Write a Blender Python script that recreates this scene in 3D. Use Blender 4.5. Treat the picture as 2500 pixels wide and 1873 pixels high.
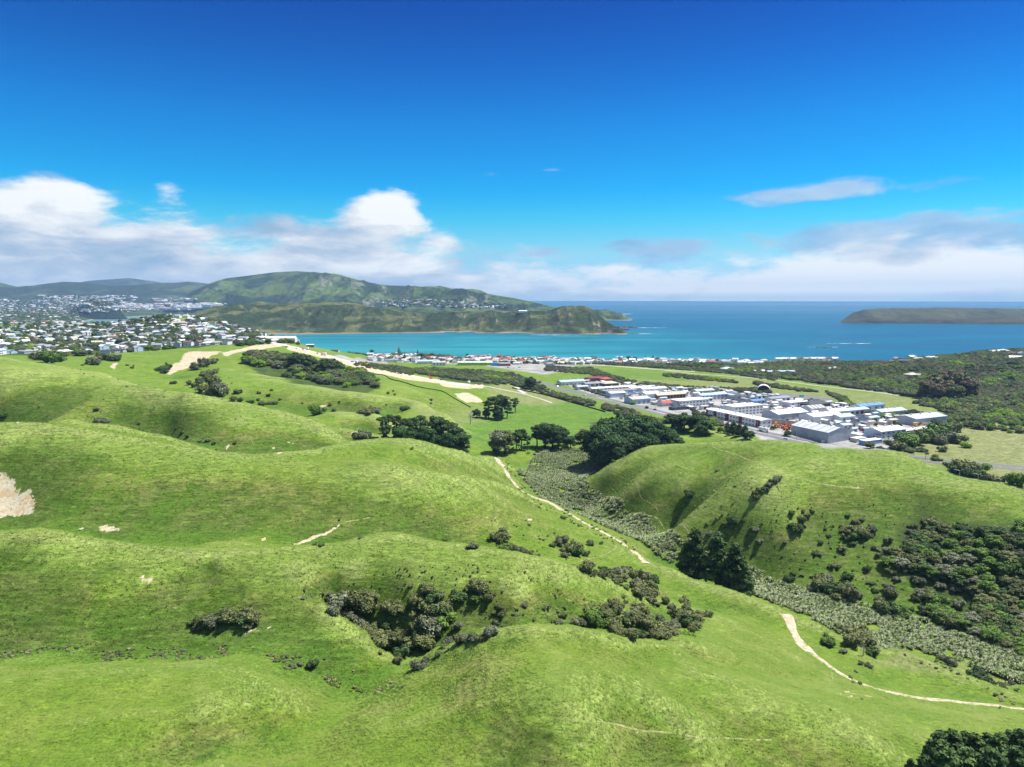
import bpy, math, random
import numpy as np
from mathutils import Vector, Matrix, Quaternion

for _o in list(bpy.data.objects):
    bpy.data.objects.remove(_o)
SC = bpy.context.scene
COL = SC.collection
rnd = random.Random(7)
RNG = np.random.default_rng(7)

# ------------------------------------------------------------------ camera
CAM_H = 150.0
FPX, CX, CY = 1733.0, 1250.0, 936.5            # focal length and centre in photograph pixels
PITCH = math.atan((CY - 729.0) / FPX)
cam_d = bpy.data.cameras.new('camera')
cam = bpy.data.objects.new('camera', cam_d)
COL.objects.link(cam)
cam.location = (0, 0, CAM_H)
cam.rotation_euler = (math.pi / 2 - PITCH, 0, 0)
cam_d.sensor_width = 36.0
cam_d.lens = 36.0 * FPX / 2500.0
cam_d.clip_start = 1.0
cam_d.clip_end = 90000.0
SC.camera = cam

# ------------------------------------------------------------------ light and exposure
SUN_EL = math.radians(62)
SUN_AZ = math.radians(76)                       # measured from +Y (view direction) towards +X (right)
sun_dir = Vector((math.sin(SUN_AZ) * math.cos(SUN_EL), math.cos(SUN_AZ) * math.cos(SUN_EL), math.sin(SUN_EL)))
sd = bpy.data.lights.new('sun', 'SUN')
sd.energy = 4.6
sd.angle = math.radians(0.55)
sd.color = (1.0, 0.965, 0.9)
sun = bpy.data.objects.new('sun', sd)
COL.objects.link(sun)
sun.location = (300, 100, 600)
sun.rotation_euler = (-sun_dir).to_track_quat('-Z', 'Y').to_euler()

SC.view_settings.view_transform = 'Standard'
SC.view_settings.look = 'None'
SC.view_settings.gamma = 1.0
SC.view_settings.use_curve_mapping = False
SC.view_settings.exposure = 0.8
SC.cycles.max_bounces = 4
SC.cycles.diffuse_bounces = 2
SC.cycles.glossy_bounces = 2
SC.cycles.transmission_bounces = 2
SC.cycles.volume_bounces = 0
SC.cycles.transparent_max_bounces = 4
SC.cycles.use_denoising = True


# ------------------------------------------------------------------ node helpers
class NT:
    def __init__(self, tree):
        self.t = tree
        self.n = tree.nodes
        self.l = tree.links

    def node(self, typ, **kw):
        nd = self.n.new(typ)
        for k, v in kw.items():
            setattr(nd, k, v)
        return nd

    def put(self, sock, v):
        if v is None:
            return
        if isinstance(v, bpy.types.NodeSocket):
            self.l.new(v, sock)
        else:
            sock.default_value = v

    def m(self, op, a, b=None, c=None, clamp=False):
        nd = self.node('ShaderNodeMath', operation=op)
        nd.use_clamp = clamp
        self.put(nd.inputs[0], a)
        self.put(nd.inputs[1], b)
        self.put(nd.inputs[2], c)
        return nd.outputs[0]

    def sstep(self, x, lo, hi):
        nd = self.node('ShaderNodeMapRange', interpolation_type='SMOOTHSTEP')
        self.put(nd.inputs['Value'], x)
        nd.inputs['From Min'].default_value = lo
        nd.inputs['From Max'].default_value = hi
        return nd.outputs[0]

    def maprange(self, x, lo, hi, a, b):
        nd = self.node('ShaderNodeMapRange')
        self.put(nd.inputs['Value'], x)
        for k, v in (('From Min', lo), ('From Max', hi), ('To Min', a), ('To Max', b)):
            nd.inputs[k].default_value = v
        return nd.outputs[0]

    def noise(self, vec, scale, detail=3.0, rough=0.55, dist=0.0):
        nd = self.node('ShaderNodeTexNoise')
        self.put(nd.inputs['Vector'], vec)
        nd.inputs['Scale'].default_value = scale
        nd.inputs['Detail'].default_value = detail
        nd.inputs['Roughness'].default_value = rough
        nd.inputs['Distortion'].default_value = dist
        return nd.outputs['Fac']

    def mix(self, f, a, b, blend='MIX'):
        nd = self.node('ShaderNodeMix', data_type='RGBA', blend_type=blend)
        self.put(nd.inputs[0], f)
        self.put(nd.inputs[6], c4(a))
        self.put(nd.inputs[7], c4(b))
        return nd.outputs[2]

    def ramp(self, x, stops):
        nd = self.node('ShaderNodeValToRGB')
        e = nd.color_ramp.elements
        while len(e) < len(stops):
            e.new(0.5)
        for i, (p, c) in enumerate(stops):
            e[i].position = p
            e[i].color = c4(c)
        self.put(nd.inputs[0], x)
        return nd.outputs[0]

    def curve(self, x, pts):
        nd = self.node('ShaderNodeFloatCurve')
        c = nd.mapping.curves[0]
        while len(c.points) < len(pts):
            c.points.new(0.5, 0.5)
        for p, (a, b) in zip(c.points, pts):
            p.location = (a, b)
            p.handle_type = 'AUTO_CLAMPED'
        nd.mapping.extend = 'HORIZONTAL'
        nd.mapping.update()
        self.put(nd.inputs['Value'], x)
        return nd.outputs[0]


def c4(c):
    if isinstance(c, bpy.types.NodeSocket):
        return c
    c = tuple(c)
    return c if len(c) == 4 else c + (1.0,)


# ------------------------------------------------------------------ the sky: Nishita with procedural clouds by direction
def pix_dir(u, v):
    """azimuth and elevation (radians) of the direction seen at photograph pixel (u, v)."""
    dx, dy = (u - CX) / FPX, -(v - CY) / FPX
    y = math.cos(PITCH) + dy * math.sin(PITCH)
    z = -math.sin(PITCH) + dy * math.cos(PITCH)
    return math.atan2(dx, y), math.atan2(z, math.hypot(dx, y))


world = bpy.data.worlds.new('World')
SC.world = world
world.use_nodes = True
SKYCAL = None
W = NT(world.node_tree)
for nd in list(W.n):
    W.n.remove(nd)
w_out = W.node('ShaderNodeOutputWorld')
w_bg = W.node('ShaderNodeBackground')
w_bg.inputs['Strength'].default_value = 0.12
W.l.new(w_bg.outputs[0], w_out.inputs['Surface'])
sky = W.node('ShaderNodeTexSky', sky_type='NISHITA')
sky.sun_disc = False
sky.sun_elevation = SUN_EL
sky.sun_rotation = SUN_AZ
sky.altitude = 150
sky.air_density = 1.0
sky.dust_density = 0.0
sky.ozone_density = 3.0
w_tc = W.node('ShaderNodeTexCoord')
w_sep = W.node('ShaderNodeSeparateXYZ')
W.l.new(w_tc.outputs['Generated'], w_sep.inputs[0])
wx, wy, wz = w_sep.outputs
az = W.m('ARCTAN2', wx, wy)
el = W.m('ARCSINE', wz)
hsv = W.node('ShaderNodeHueSaturation')
hsv.inputs['Hue'].default_value = 0.497
hsv.inputs['Saturation'].default_value = 1.45
hsv.inputs['Value'].default_value = 1.0
W.l.new(sky.outputs[0], hsv.inputs['Color'])
# deep polarised blue overhead, lighter towards the horizon
grad = W.ramp(W.maprange(el, 0.0, 0.5, 0, 1), [(0, (0.21, 0.41, 0.9)), (0.128, (0.33, 0.55, 0.65)), (0.216, (0.11, 0.6, 0.67)), (0.29, (0.01, 0.55, 0.71)), (0.45, (0.01, 0.47, 0.66)), (0.6, (0.01, 0.32, 0.56)), (0.73, (0.01, 0.22, 0.47))])
blue = W.mix(1.0, hsv.outputs[0], grad, 'MULTIPLY')

w_vec = W.node('ShaderNodeCombineXYZ')
W.put(w_vec.inputs[0], az)
W.put(w_vec.inputs[1], W.m('MULTIPLY', el, 2.3))
nbig = W.noise(w_vec.outputs[0], 7.5, 8.0, 0.58, 0.35)
w_vec2 = W.node('ShaderNodeCombineXYZ')
W.put(w_vec2.inputs[0], az)
W.put(w_vec2.inputs[1], W.m('MULTIPLY', el, 3.4))
w_vec2.inputs[2].default_value = 3.7
nstr = W.noise(w_vec2.outputs[0], 9.0, 6.0, 0.6, 0.2)
tops = [(-400, 430), (0, 445), (120, 440), (260, 468), (400, 500), (560, 528), (700, 505), (800, 512), (900, 530),
        (1000, 560), (1120, 590), (1250, 600), (1400, 612), (1600, 610), (1800, 590), (2000, 566), (2200, 550), (2400, 540), (2900, 540)]
cv = []
for u, v in tops:
    a, e = pix_dir(u, v)
    cv.append(((a + 1.0) / 2.0, e / 0.4))
top = W.m('MULTIPLY', W.curve(W.maprange(az, -1, 1, 0, 1), cv), 0.4)
bank = W.m('DIVIDE', W.m('SUBTRACT', top, el), 0.05)            # 0 at the cloud tops, grows downward
bank = W.m('MINIMUM', bank, 2.0)


def blob(u, v, su, sv, amp):
    a, e = pix_dir(u, v)
    da = W.m('DIVIDE', W.m('SUBTRACT', az, a), su / FPX)
    de = W.m('DIVIDE', W.m('SUBTRACT', el, e), sv / FPX)
    q = W.m('ADD', W.m('MULTIPLY', da, da), W.m('MULTIPLY', de, de))
    return W.m('MULTIPLY', W.m('EXPONENT', W.m('MULTIPLY', q, -1.0)), amp)


nedge = W.noise(w_vec2.outputs[0], 26.0, 6.0, 0.62, 0.3)
dens = W.m('ADD', bank, W.m('MULTIPLY', W.m('SUBTRACT', nbig, 0.5), 3.0))
dens = W.m('ADD', dens, W.m('MULTIPLY', W.m('SUBTRACT', nedge, 0.5), 1.1))
hump = blob(945, 518, 82, 54, 2.5)
for b in (hump, blob(70, 480, 130, 45, 0.9), blob(1080, 580, 60, 34, 0.8), blob(415, 470, 45, 40, 0.8)):
    dens = W.m('ADD', dens, b)
solid = W.sstep(dens, 0.1, 0.95)
thin = W.m('SUBTRACT', W.m('MULTIPLY', W.m('SUBTRACT', nstr, 0.5), 3.6), 0.98)
for b in (blob(1960, 470, 210, 26, 1.75), blob(2060, 450, 70, 30, 0.7), blob(1560, 610, 120, 46, 1.75), blob(1700, 595, 70, 22, 1.1), blob(1330, 615, 60, 18, 1.1),
          blob(1180, 620, 90, 30, 0.9), blob(2080, 585, 200, 36, 1.5), blob(2400, 560, 220, 70, 1.6), blob(1200, 425, 55, 9, 1.3), blob(1350, 415, 45, 8, 1.2),
          blob(1420, 650, 120, 12, 0.7)):
    thin = W.m('ADD', thin, b)
thin = W.m('MULTIPLY', W.sstep(thin, -0.15, 0.7), 0.8)
# colour inside the clouds: white billows over grey-lilac bases
shade_n = W.noise(w_vec2.outputs[0], 5.0, 5.0, 0.55, 0.35)
fine_n = W.noise(w_vec2.outputs[0], 22.0, 5.0, 0.6, 0.4)
lum = W.m('ADD', W.m('MULTIPLY', W.m('SUBTRACT', shade_n, 0.5), 3.4), 0.52)
lum = W.m('ADD', lum, W.m('MULTIPLY', W.m('SUBTRACT', fine_n, 0.5), 1.0))
lum = W.m('ADD', lum, W.m('MULTIPLY', hump, 0.28))
lum = W.m('ADD', lum, blob(90, 470, 150, 45, 0.35))
lum = W.m('ADD', lum, blob(1560, 672, 400, 34, 0.9))
lum = W.m('ADD', lum, blob(2200, 680, 520, 44, 0.85))
ccol = W.ramp(lum, [(0.0, (1.6, 2.4, 3.3)), (0.35, (2.5, 3.05, 3.75)), (0.7, (3.8, 4.1, 4.4)), (1.0, (4.8, 4.95, 4.95))])
thincol = W.ramp(nbig, [(0.3, (1.1, 2.0, 3.5)), (0.72, (3.2, 3.8, 4.4))])
s1 = W.mix(thin, blue, thincol)
s2 = W.mix(solid, s1, ccol)
# the same broken cloud goes on overhead, out of the picture
w_div = W.m('MAXIMUM', wz, 0.12)
w_up = W.node('ShaderNodeCombineXYZ')
W.put(w_up.inputs[0], W.m('DIVIDE', wx, w_div))
W.put(w_up.inputs[1], W.m('DIVIDE', wy, w_div))
n_up = W.noise(w_up.outputs[0], 1.1, 6.0, 0.58, 0.3)
over = W.m('MULTIPLY', W.m('MULTIPLY', W.sstep(n_up, 0.46, 0.6), 0.95), W.sstep(el, 0.42, 0.6))
s2 = W.mix(over, s2, (3.6, 3.8, 4.1))
# pale strip of clear air just over the sea
low = W.m('MULTIPLY', W.sstep(el, 0.011, 0.001), 0.6)
s3 = W.mix(low, s2, (1.5, 2.8, 3.9))
W.l.new(s3, w_bg.inputs['Color'])


# ------------------------------------------------------------------ numpy noise
def _hash(ix, iy, seed):
    h = (ix.astype(np.int64) * 374761393 + iy.astype(np.int64) * 668265263 + seed * 69069) & 0xffffffff
    h = ((h ^ (h >> 13)) * 1274126177) & 0xffffffff
    return ((h ^ (h >> 16)) & 0xffff) / 65535.0


def vnoise(x, y, seed=0):
    x, y = np.asarray(x, float), np.asarray(y, float)
    ix, iy = np.floor(x), np.floor(y)
    fx, fy = x - ix, y - iy
    fx = fx * fx * fx * (fx * (fx * 6 - 15) + 10)
    fy = fy * fy * fy * (fy * (fy * 6 - 15) + 10)
    a = _hash(ix, iy, seed)
    b = _hash(ix + 1, iy, seed)
    c = _hash(ix, iy + 1, seed)
    d = _hash(ix + 1, iy + 1, seed)
    return (a + (b - a) * fx) * (1 - fy) + (c + (d - c) * fx) * fy


def fbm(x, y, scale, octv=4, seed=0, gain=0.5):
    s, amp, tot = 0.0, 1.0, 0.0
    x, y = np.asarray(x, float) / scale, np.asarray(y, float) / scale
    for k in range(octv):
        s = s + amp * (vnoise(x, y, seed + k * 17) * 2 - 1)
        tot += amp
        amp *= gain
        x, y = x * 2.03 + 11.3, y * 2.03 - 7.1
    return s / tot


def ridged(x, y, scale, octv=4, seed=0):
    s, amp, tot = 0.0, 1.0, 0.0
    x, y = np.asarray(x, float) / scale, np.asarray(y, float) / scale
    for k in range(octv):
        s = s + amp * (1 - np.abs(vnoise(x, y, seed + k * 13) * 2 - 1) * 1.6)
        tot += amp
        amp *= 0.5
        x, y = x * 2.1 + 5.3, y * 2.1 - 3.1
    return s / tot


def smooth(t):
    t = np.clip(t, 0, 1)
    return t * t * (3 - 2 * t)


# ------------------------------------------------------------------ terrain from surveyed points
def ray(u, v):
    dx, dy = (np.asarray(u, float) - CX) / FPX, -(np.asarray(v, float) - CY) / FPX
    return dx, math.cos(PITCH) + dy * math.sin(PITCH), -math.sin(PITCH) + dy * math.cos(PITCH)


def pz(u, v, z):
    a, b, c = ray(u, v)
    t = (z - CAM_H) / c
    return float(a * t), float(b * t), float(z)


VIS = '''
-450 1873 60 0 1873 60 0 1750 60 0 1660 58.5 0 1620 55 0 1600 51 0 1450 60 0 1360 67.5 0 1290 72 -450 1290 72 -450 1600 52
250 1873 60.5 250 1750 60.5 250 1660 58.5 250 1625 56 250 1606 50.5 250 1450 60.5 250 1380 65.5 163 1298 70.5 233 1315 68.5 327 1326 67 397 1336 66 527 1341 65 700 1337 66 793 1333 66 827 1333 66 881 1319 67.5 931 1310 68.5
982 1309 68.5 1062 1326 68 1170 1340 67.5 1279 1354 66 1362 1374 62 1445 1404 55 1512 1430 49 1566 1460 44 1607 1487 40 1623 1511 39
500 1873 57 500 1750 58.5 500 1680 58.5 500 1620 56 500 1608 50 500 1450 58.5 500 1390 62.5 750 1640 49 750 1500 56.5 750 1410 62.5
850 1662 47.5 788 1473 58.5 850 1520 54.5 900 1555 51.5 960 1605 48.8 850 1503 51.5 900 1543 49 850 1420 60.5 1000 1562 49 1050 1580 48.5 980 1632 47.5 1000 1430 61 1000 1370 66 1000 1500 54.6
900 1700 49 800 1760 51.5 650 1830 53 480 1873 54 400 1700 57.5 700 1700 54.5 600 1640 55.5
1060 1585 58 1180 1548 65 1300 1529 69 1400 1530 69 1500 1550 65 1600 1564 58 1660 1560 52.5 1000 1665 56 900 1790 58 520 1868 57
1400 1640 70.5 1400 1750 69 1400 1873 65 1100 1700 62 1100 1873 62 1250 1873 63.5 800 1873 57 1200 1620 66
1650 1605 58 1800 1665 55.5 1850 1720 54.5 1950 1745 52 2100 1795 49 1850 1873 50 2100 1873 46 1600 1873 57 1650 1740 62 1600 1660 62
1700 1605 50 1900 1640 42 2100 1720 40 2300 1760 38 2500 1790 36 2300 1873 40 2500 1873 38 2900 1800 36
1100 1430 62 1250 1440 61.8 1200 1540 53 1350 1518 52 1500 1530 50 1600 1545 48 1690 1550 45 1400 1450 56 1500 1480 51
1535 1378 31 1607 1379 31 1647 1389 31 1702 1417 31 1800 1447 31 1904 1495 31 1990 1524 29 2044 1556 27 2142 1587 25 2211 1594 25 2275 1619 24 2370 1654 23 2500 1701 22 2900 1800 20
1620 1470 38 1560 1440 37.5 1480 1392 36.5 1700 1530 40.5 1750 1500 37 1850 1560 36 1950 1600 33 2050 1640 30 2180 1690 27 2300 1705 25 2500 1728 23 2100 1600 26.5
244 1052 77 98 1034 80 0 1034 80 -450 1034 82 366 1077 73 488 1101 70 610 1112 68 723 1106 68 790 1089 67 862 1075 66 930 1069 65 1006 1071 64 1060 1084 60 1137 1102 52 1190 1116 42 1200 1130 32
1141 1160 56 1208 1176 47 1276 1203 38 1317 1230 33 1371 1264 31 1450 1310 30 1050 1154 62 960 1160 65 1000 1118 60 1100 1130 54
1195 1113 34 1233 1149 28 1268 1195 25.5 1341 1225 24 1390 1253 24 1475 1300 25 1555 1350 29
1000 1305 47 1000 1230 56 1250 1345 40 1250 1270 44 1400 1380 37 1400 1315 33 1480 1345 32 750 1330 50 750 1220 59 750 1150 65.5
500 1335 51 500 1200 61 500 1135 67.5 250 1310 52 250 1180 64 250 1095 73 0 1283 52 0 1150 66 0 1075 76.5 -450 1283 54 -450 1150 66
163 1024 75 102 1031 77 285 1040 71 407 1064 65 545 1106 57 163 1016 66 285 1030 61.5 407 1052 56 545 1098 51 640 1108 48 780 1096 46 850 1081 45
200 960 75 400 1000 68 570 1040 61 700 1060 55 260 913 83 346 943 78.5 447 961 75 570 979 70 692 1004 64 773 1029 58 854 1074 47 0 872 93 130 893 88.5 -450 870 95 0 1028 60 0 960 76 -450 960 77 -450 1026 62
570 970 52 645 990 46 700 1001 43 771 1012 48 825 1005 50 920 1012 47 843 999 42 970 1004 38 850 1050 45 950 1060 39
560 900 66 640 915 62 717 936 58 843 954 55 970 968 50 1042 990 44 1093 1016 36 450 900 62 430 925 56 292 864 71 380 851 73 456 852 72 300 890 68 520 862 71 600 851 71 695 842 70
420 960 56 500 950 58 350 920 62
700 890 62 800 895 57 780 870 62 900 900 50 1000 918 40 1079 932 32 1180 945 25 1140 965 24 1100 978 27 1050 962 34 900 935 49 1000 950 42
1150 1010 17 1150 1060 15 1300 1000 12 1450 1000 8.5 1300 1060 13 1200 1090 18 1350 1090 14 1100 1050 21 1230 960 13 1230 920 12
1450 950 7 1600 1000 7 1800 1030 7 2000 1000 7 2200 1050 7 2400 1080 7 2500 1150 7 1500 900 6 1700 930 6 1900 950 6 1300 920 8 1200 900 10 1350 890 6 2000 1055 7 1900 1050 7 1800 960 6 2150 1000 6 2600 1050 7 2900 1050 8
1000 875 6 1100 880 7 1000 868 2.5 1200 874 2 1400 876 2 1600 878 2 1800 882 2.5 950 880 9 900 868 8
2000 895 8 2100 900 14 2400 862 27 2500 851 37 2400 930 12 2300 905 18 2500 900 27 2500 960 11 2200 915 11 2300 880 20 2150 885 11 2500 1000 8 2000 910 7 2900 850 40 2900 950 15
1469 1206 12 1534 1255 12 1656 1306 12 1864 1404 12 1966 1441 12 2088 1469 12 2210 1498 12 2454 1579 12 2600 1640 12
1263 1152 13 1311 1209 14 1425 1264 13 1507 1302 13 1615 1366 12.5 1400 1180 12 1300 1130 12 1600 1310 11.5 1750 1390 11.5 2000 1480 11.5 2250 1560 11.5 1350 1100 13 1800 1430 12 1990 1515 12 2300 1610 12 2500 1670 12
1423 1176 14 1488 1136 26 1561 1100 36 1604 1088 40 1700 1081 46 1742 1083 48 1885 1078 54 2007 1083 56 2170 1096 56 2292 1140 50.5 2353 1168 48.5 2500 1188 46.5 2900 1200 44
1750 1148 41.3 1670 1190 33 1600 1230 22.7 1600 1160 33.5 1540 1205 22 1500 1218 15 1800 1160 46 1740 1215 36 1680 1262 25 
2000 1200 42.5 2000 1300 28 2000 1380 18.5 2250 1250 36.5 2250 1380 23 1900 1300 28.5 1850 1200 43.5 2450 1270 38.5 2500 1300 38 2500 1400 27 2500 1500 17.5 2350 1450 17.5 2000 1130 52.5 2250 1170 48.5
1637 1041 26 1675 1040 27.5 1738 1051 30 1833 1069 36 1650 1068 28 1480 1150 12 1560 1040 9 2900 1300 36 2900 1450 20
'''
HID = '''
500 262 57 0 262 60 -450 262 60 1000 262 52 1250 262 44 1400 265 42 1500 262 40
0 430 70 250 415 66 500 400 59 0 450 62 -450 440 64 750 420 56 1000 480 42 1100 500 32 1150 540 22 900 600 36 1000 620 26
570 590 56 447 620 64 300 700 66 692 580 52 0 780 80 200 760 72 0 1000 68 -450 800 80 -450 1000 72
843 800 48 970 780 42 717 840 55 1042 740 34 650 900 58 780 860 50
1250 190 57 1400 190 58 1180 187 60 1500 190 55
1750 570 22 2000 550 16 2250 515 14 2500 480 14 2300 480 20 1604 560 20 1885 560 20 1700 700 9 1850 640 12 2900 520 12
0 1153 68 250 1150 70 400 1150 71 500 1180 72 600 1230 72 700 1280 70
0 1400 72 250 1400 71 430 1500 84 500 1450 82 600 1450 74 700 1500 62 -450 1400 72
430 1850 108 330 1750 79 530 1750 85 620 1700 66
700 1700 50 100 1600 73 0 1900 72 -450 1900 72 200 1800 73 100 2350 66 740 1900 25 780 1600 30 800 1450 44 850 1600 12 700 2200 -2 600 2200 20 500 2250 40 400 2250 60 300 2300 58 -450 2500 66 430 2050 80
900 1500 14 850 1300 38 950 1300 22 820 2400 -4 760 2600 -4 950 1900 -3 1000 1790 -1 1100 1800 -3 1300 1800 -3 1500 1790 -3 1800 1800 -3 2050 1720 -2 2200 1720 -2 2400 1720 -3 2900 1750 -4
1000 2500 -5 1300 2500 -6 1800 2500 -6 2300 2500 -6 2900 2500 -6
2400 1600 26 2500 1600 36
1250 40 62 1250 75 62 400 75 60 2100 75 50 -800 75 60 3300 75 44 1250 100 63 600 100 59 1900 100 54
'''
ctl = []


def pz2(u, v, z):
    """surveyed height with the relief of the big ridges drawn out"""
    if u < 1400 and 1030 <= v < 1284 and z > 50:
        z = 50 + (z - 50) * 1.25
    elif u < 900 and 868 <= v < 1110 and z > 50 and not (z < 72 and v < 925):
        z = 50 + (z - 50) * 1.22
    elif u > 1420 and 1075 < v < 1600 and 14 < z < 60 and v < 1200 + (u - 1423) * 0.42:
        z = 12 + (z - 12) * 1.13
    elif 1285 < v < 1350 and z > 62:
        z = z + 2.4 * float(np.interp(u, [0, 650, 830], [1, 1, 0]))
    elif 1350 <= v < 1470 and 55 < z < 68:
        z = z + 1.6 * float(np.interp(u, [0, 650, 830], [1, 1, 0]))
    return pz(u, v, z)


a = [float(q) for q in VIS.split()]
for i in range(0, len(a), 3):
    ctl.append(pz2(*a[i:i + 3]))
a = [float(q) for q in HID.split()]
for i in range(0, len(a), 3):
    u, y, z = a[i:i + 3]
    ctl.append(((u - CX) / FPX * y * 1.005, y, z))
# skylines of the spurs: the ground falls away behind every one of them
CREST = [
    (0.06, 0.16, '-450 1290 72 0 1290 72 93 1289 72 163 1298 70.5 233 1315 68.5 327 1326 67 397 1336 66 527 1341 65 700 1337 66 793 1333 66 827 1333 66 881 1319 67.5 931 1310 68.5 982 1309 68.5 1062 1326 68 1170 1340 67.5 1279 1354 66 1362 1374 62 1445 1404 55 1512 1430 49 1566 1460 44 1607 1487 40'),
    (0.05, 0.12, '1060 1585 58 1180 1548 65 1300 1529 69 1400 1530 69 1500 1550 65 1600 1564 58'),
    (0.035, 0.16, '788 1473 58.5 850 1520 54.5 900 1555 51.5 950 1595 49.3'),
    (0.05, 0.14, '1607 1379 31 1647 1389 31 1702 1417 31 1800 1447 31 1904 1495 31 1990 1524 29 2040 1553 27'),
    (0.04, 0.12, '2142 1587 25 2211 1594 25 2275 1619 24 2370 1654 23 2500 1701 22'),
    (0.06, 0.14, '-450 1034 82 0 1034 80 98 1034 80 244 1052 77 366 1077 73 488 1101 70 610 1112 68 723 1106 68 790 1089 67 862 1075 66 930 1069 65 1006 1071 64 1060 1084 60 1137 1102 52 1180 1114 44'),
    (0.04, 0.1, '1090 1156 60 1141 1160 56 1208 1176 47 1276 1203 38 1317 1230 33'),
    (0.05, 0.16, '102 1031 77 163 1024 75 285 1040 71 407 1064 65 520 1100 58.5'),
    (0.06, 0.12, '-450 870 95 0 872 93 130 893 88.5 260 913 83 346 943 78.5 447 961 75 570 979 70 692 1004 64 773 1029 58 854 1074 47'),
    (0.05, 0.1, '771 1012 48 825 1005 50 920 1012 47'),
    (0.05, 0.1, '640 915 62 717 936 58 843 954 55 970 968 50 1042 990 44 1093 1016 36'),
    (0.05, 0.12, '1488 1136 26 1561 1100 36 1604 1088 40 1700 1081 46 1742 1083 48 1885 1078 54 2007 1083 56 2170 1096 56 2292 1140 50.5 2353 1168 48.5 2500 1188 46.5 2900 1200 44'),
    (0.06, 0.1, '1637 1041 26 1675 1040 27.5 1738 1051 30 1833 1069 36'),
    (0.05, 0.06, '292 864 71 380 851 73 456 852 72'),
]
CREST_W = []
for gap, drop, txt in CREST:
    q = np.array([float(w) for w in txt.split()]).reshape(-1, 3)
    seg = []
    for i in range(len(q) - 1):
        m_ = max(1, int(round(math.hypot(*(q[i + 1, :2] - q[i, :2])) / 45.0)))
        for j in range(m_):
            seg.append(q[i] + (q[i + 1] - q[i]) * j / m_)
    seg.append(q[-1])
    line = []
    for (u, v, z) in seg:
        x, y, z = pz2(u, v, z)
        line.append((x, y, z))
        ctl.append((x, y, z))
        kq = (CAM_H - z) / y
        for g_, dr in ((gap, drop), (-gap * 0.55, None)):
            y2 = y * (1 + g_)
            z2 = z - (kq + dr) * (y2 - y) if dr is not None else z - 0.1 * (y - y2)
            ctl.append((x * (1 + g_), y2, max(z2, 12.0)))
    CREST_W.append(np.array(line))
keep = []
for c_ in ctl:                                   # drop survey points that fall on top of each other
    tc_ = (math.atan2(c_[0], c_[1]), math.log(math.hypot(c_[0], c_[1])))
    if all((tc_[0] - k_[0]) ** 2 + (tc_[1] - k_[1]) ** 2 > 0.007 ** 2 for k_, _ in keep):
        keep.append((tc_, c_))
ctl = np.array([c_ for _, c_ in keep])
T0, T1, R0, R1 = -0.98, 0.98, math.log(55.0), math.log(2750.0)


def _warp(x, y):
    return np.arctan2(x, y), np.log(np.maximum(np.hypot(x, y), 1e-3))


def _tps(r2):
    return 0.5 * r2 * np.log(r2 + 1e-12)


ct, cr = _warp(ctl[:, 0], ctl[:, 1])
P = np.stack([ct, cr], 1)
K = _tps(((P[:, None] - P[None]) ** 2).sum(2))
n = len(P)
K[np.arange(n), np.arange(n)] += 6e-6
Q = np.concatenate([np.ones((n, 1)), P], 1)
A = np.block([[K, Q], [Q.T, np.zeros((3, 3))]])
sol = np.linalg.solve(A, np.concatenate([ctl[:, 2], np.zeros(3)]))


def tps_eval(t, r):
    out = np.zeros(t.shape)
    tf, rf, of = t.ravel(), r.ravel(), out.ravel()
    for k in range(0, len(tf), 20000):
        pp = np.stack([tf[k:k + 20000], rf[k:k + 20000]], 1)
        d = (pp[:, 0:1] - P[None, :, 0]) ** 2 + (pp[:, 1:2] - P[None, :, 1]) ** 2
        of[k:k + 20000] = _tps(d) @ sol[:n] + sol[n] + pp @ sol[n + 1:]
    return of.reshape(t.shape)


NGT, NGR = 300, 420
gt, gr = np.linspace(T0, T1, NGT), np.linspace(R0, R1, NGR)
GR, GT = np.meshgrid(gr, gt, indexing='ij')
GZ = tps_eval(GT, GR)


def upsample(Z, k):
    """Catmull-Rom upsampling of a regular grid by an integer factor along both axes."""
    def up(Z):
        m = Z.shape[0]
        t = np.linspace(0, m - 1, (m - 1) * k + 1)
        i = np.minimum(np.floor(t).astype(int), m - 2)
        f = (t - i)[:, None]
        p0, p1, p2, p3 = Z[np.maximum(i - 1, 0)], Z[i], Z[i + 1], Z[np.minimum(i + 2, m - 1)]
        return 0.5 * (2 * p1 + (p2 - p0) * f + (2 * p0 - 5 * p1 + 4 * p2 - p3) * f * f + (3 * p1 - p0 - 3 * p2 + p3) * f ** 3)
    return up(up(Z).T).T


UPK = 4
GZ = upsample(GZ, UPK)
NR, NTH = GZ.shape
gt, gr = np.linspace(T0, T1, NTH), np.linspace(R0, R1, NR)
GR, GT = np.meshgrid(gr, gt, indexing='ij')
GX, GY = np.exp(GR) * np.sin(GT), np.exp(GR) * np.cos(GT)
rr = np.exp(GR)
# keep the flats and the sea bed calm, roughen the hills with real relief
_hill = smooth((GZ - 9) / 14.0)
_near = smooth((900 - rr) / 700.0)
GZ = GZ + _hill * (fbm(GX, GY, 42, 3, 3) * 1.3 + fbm(GX, GY, 14, 3, 9) * 0.42 * (0.4 + 0.6 * _near))
_dzr = np.gradient(GZ, axis=0) / (rr * (gr[1] - gr[0]))
_dzt = np.gradient(GZ, axis=1) / (rr * (gt[1] - gt[0]))
GSL = np.hypot(_dzr, _dzt)
# sheep terracettes: little steps that run along the contours of the steep faces
_st = smooth((GSL - 0.2) / 0.25) * _near * smooth((fbm(GX, GY, 25, 2, 31) + 0.45) / 0.6)
_ph = (GZ + fbm(GX, GY, 11, 2, 41) * 1.1) * 2 * np.pi / 1.15
GZ = GZ + _st * 0.085 * np.sin(_ph)
GZ = GZ + _hill * fbm(GX, GY, 3.2, 2, 77) * 0.10 * _near


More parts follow.
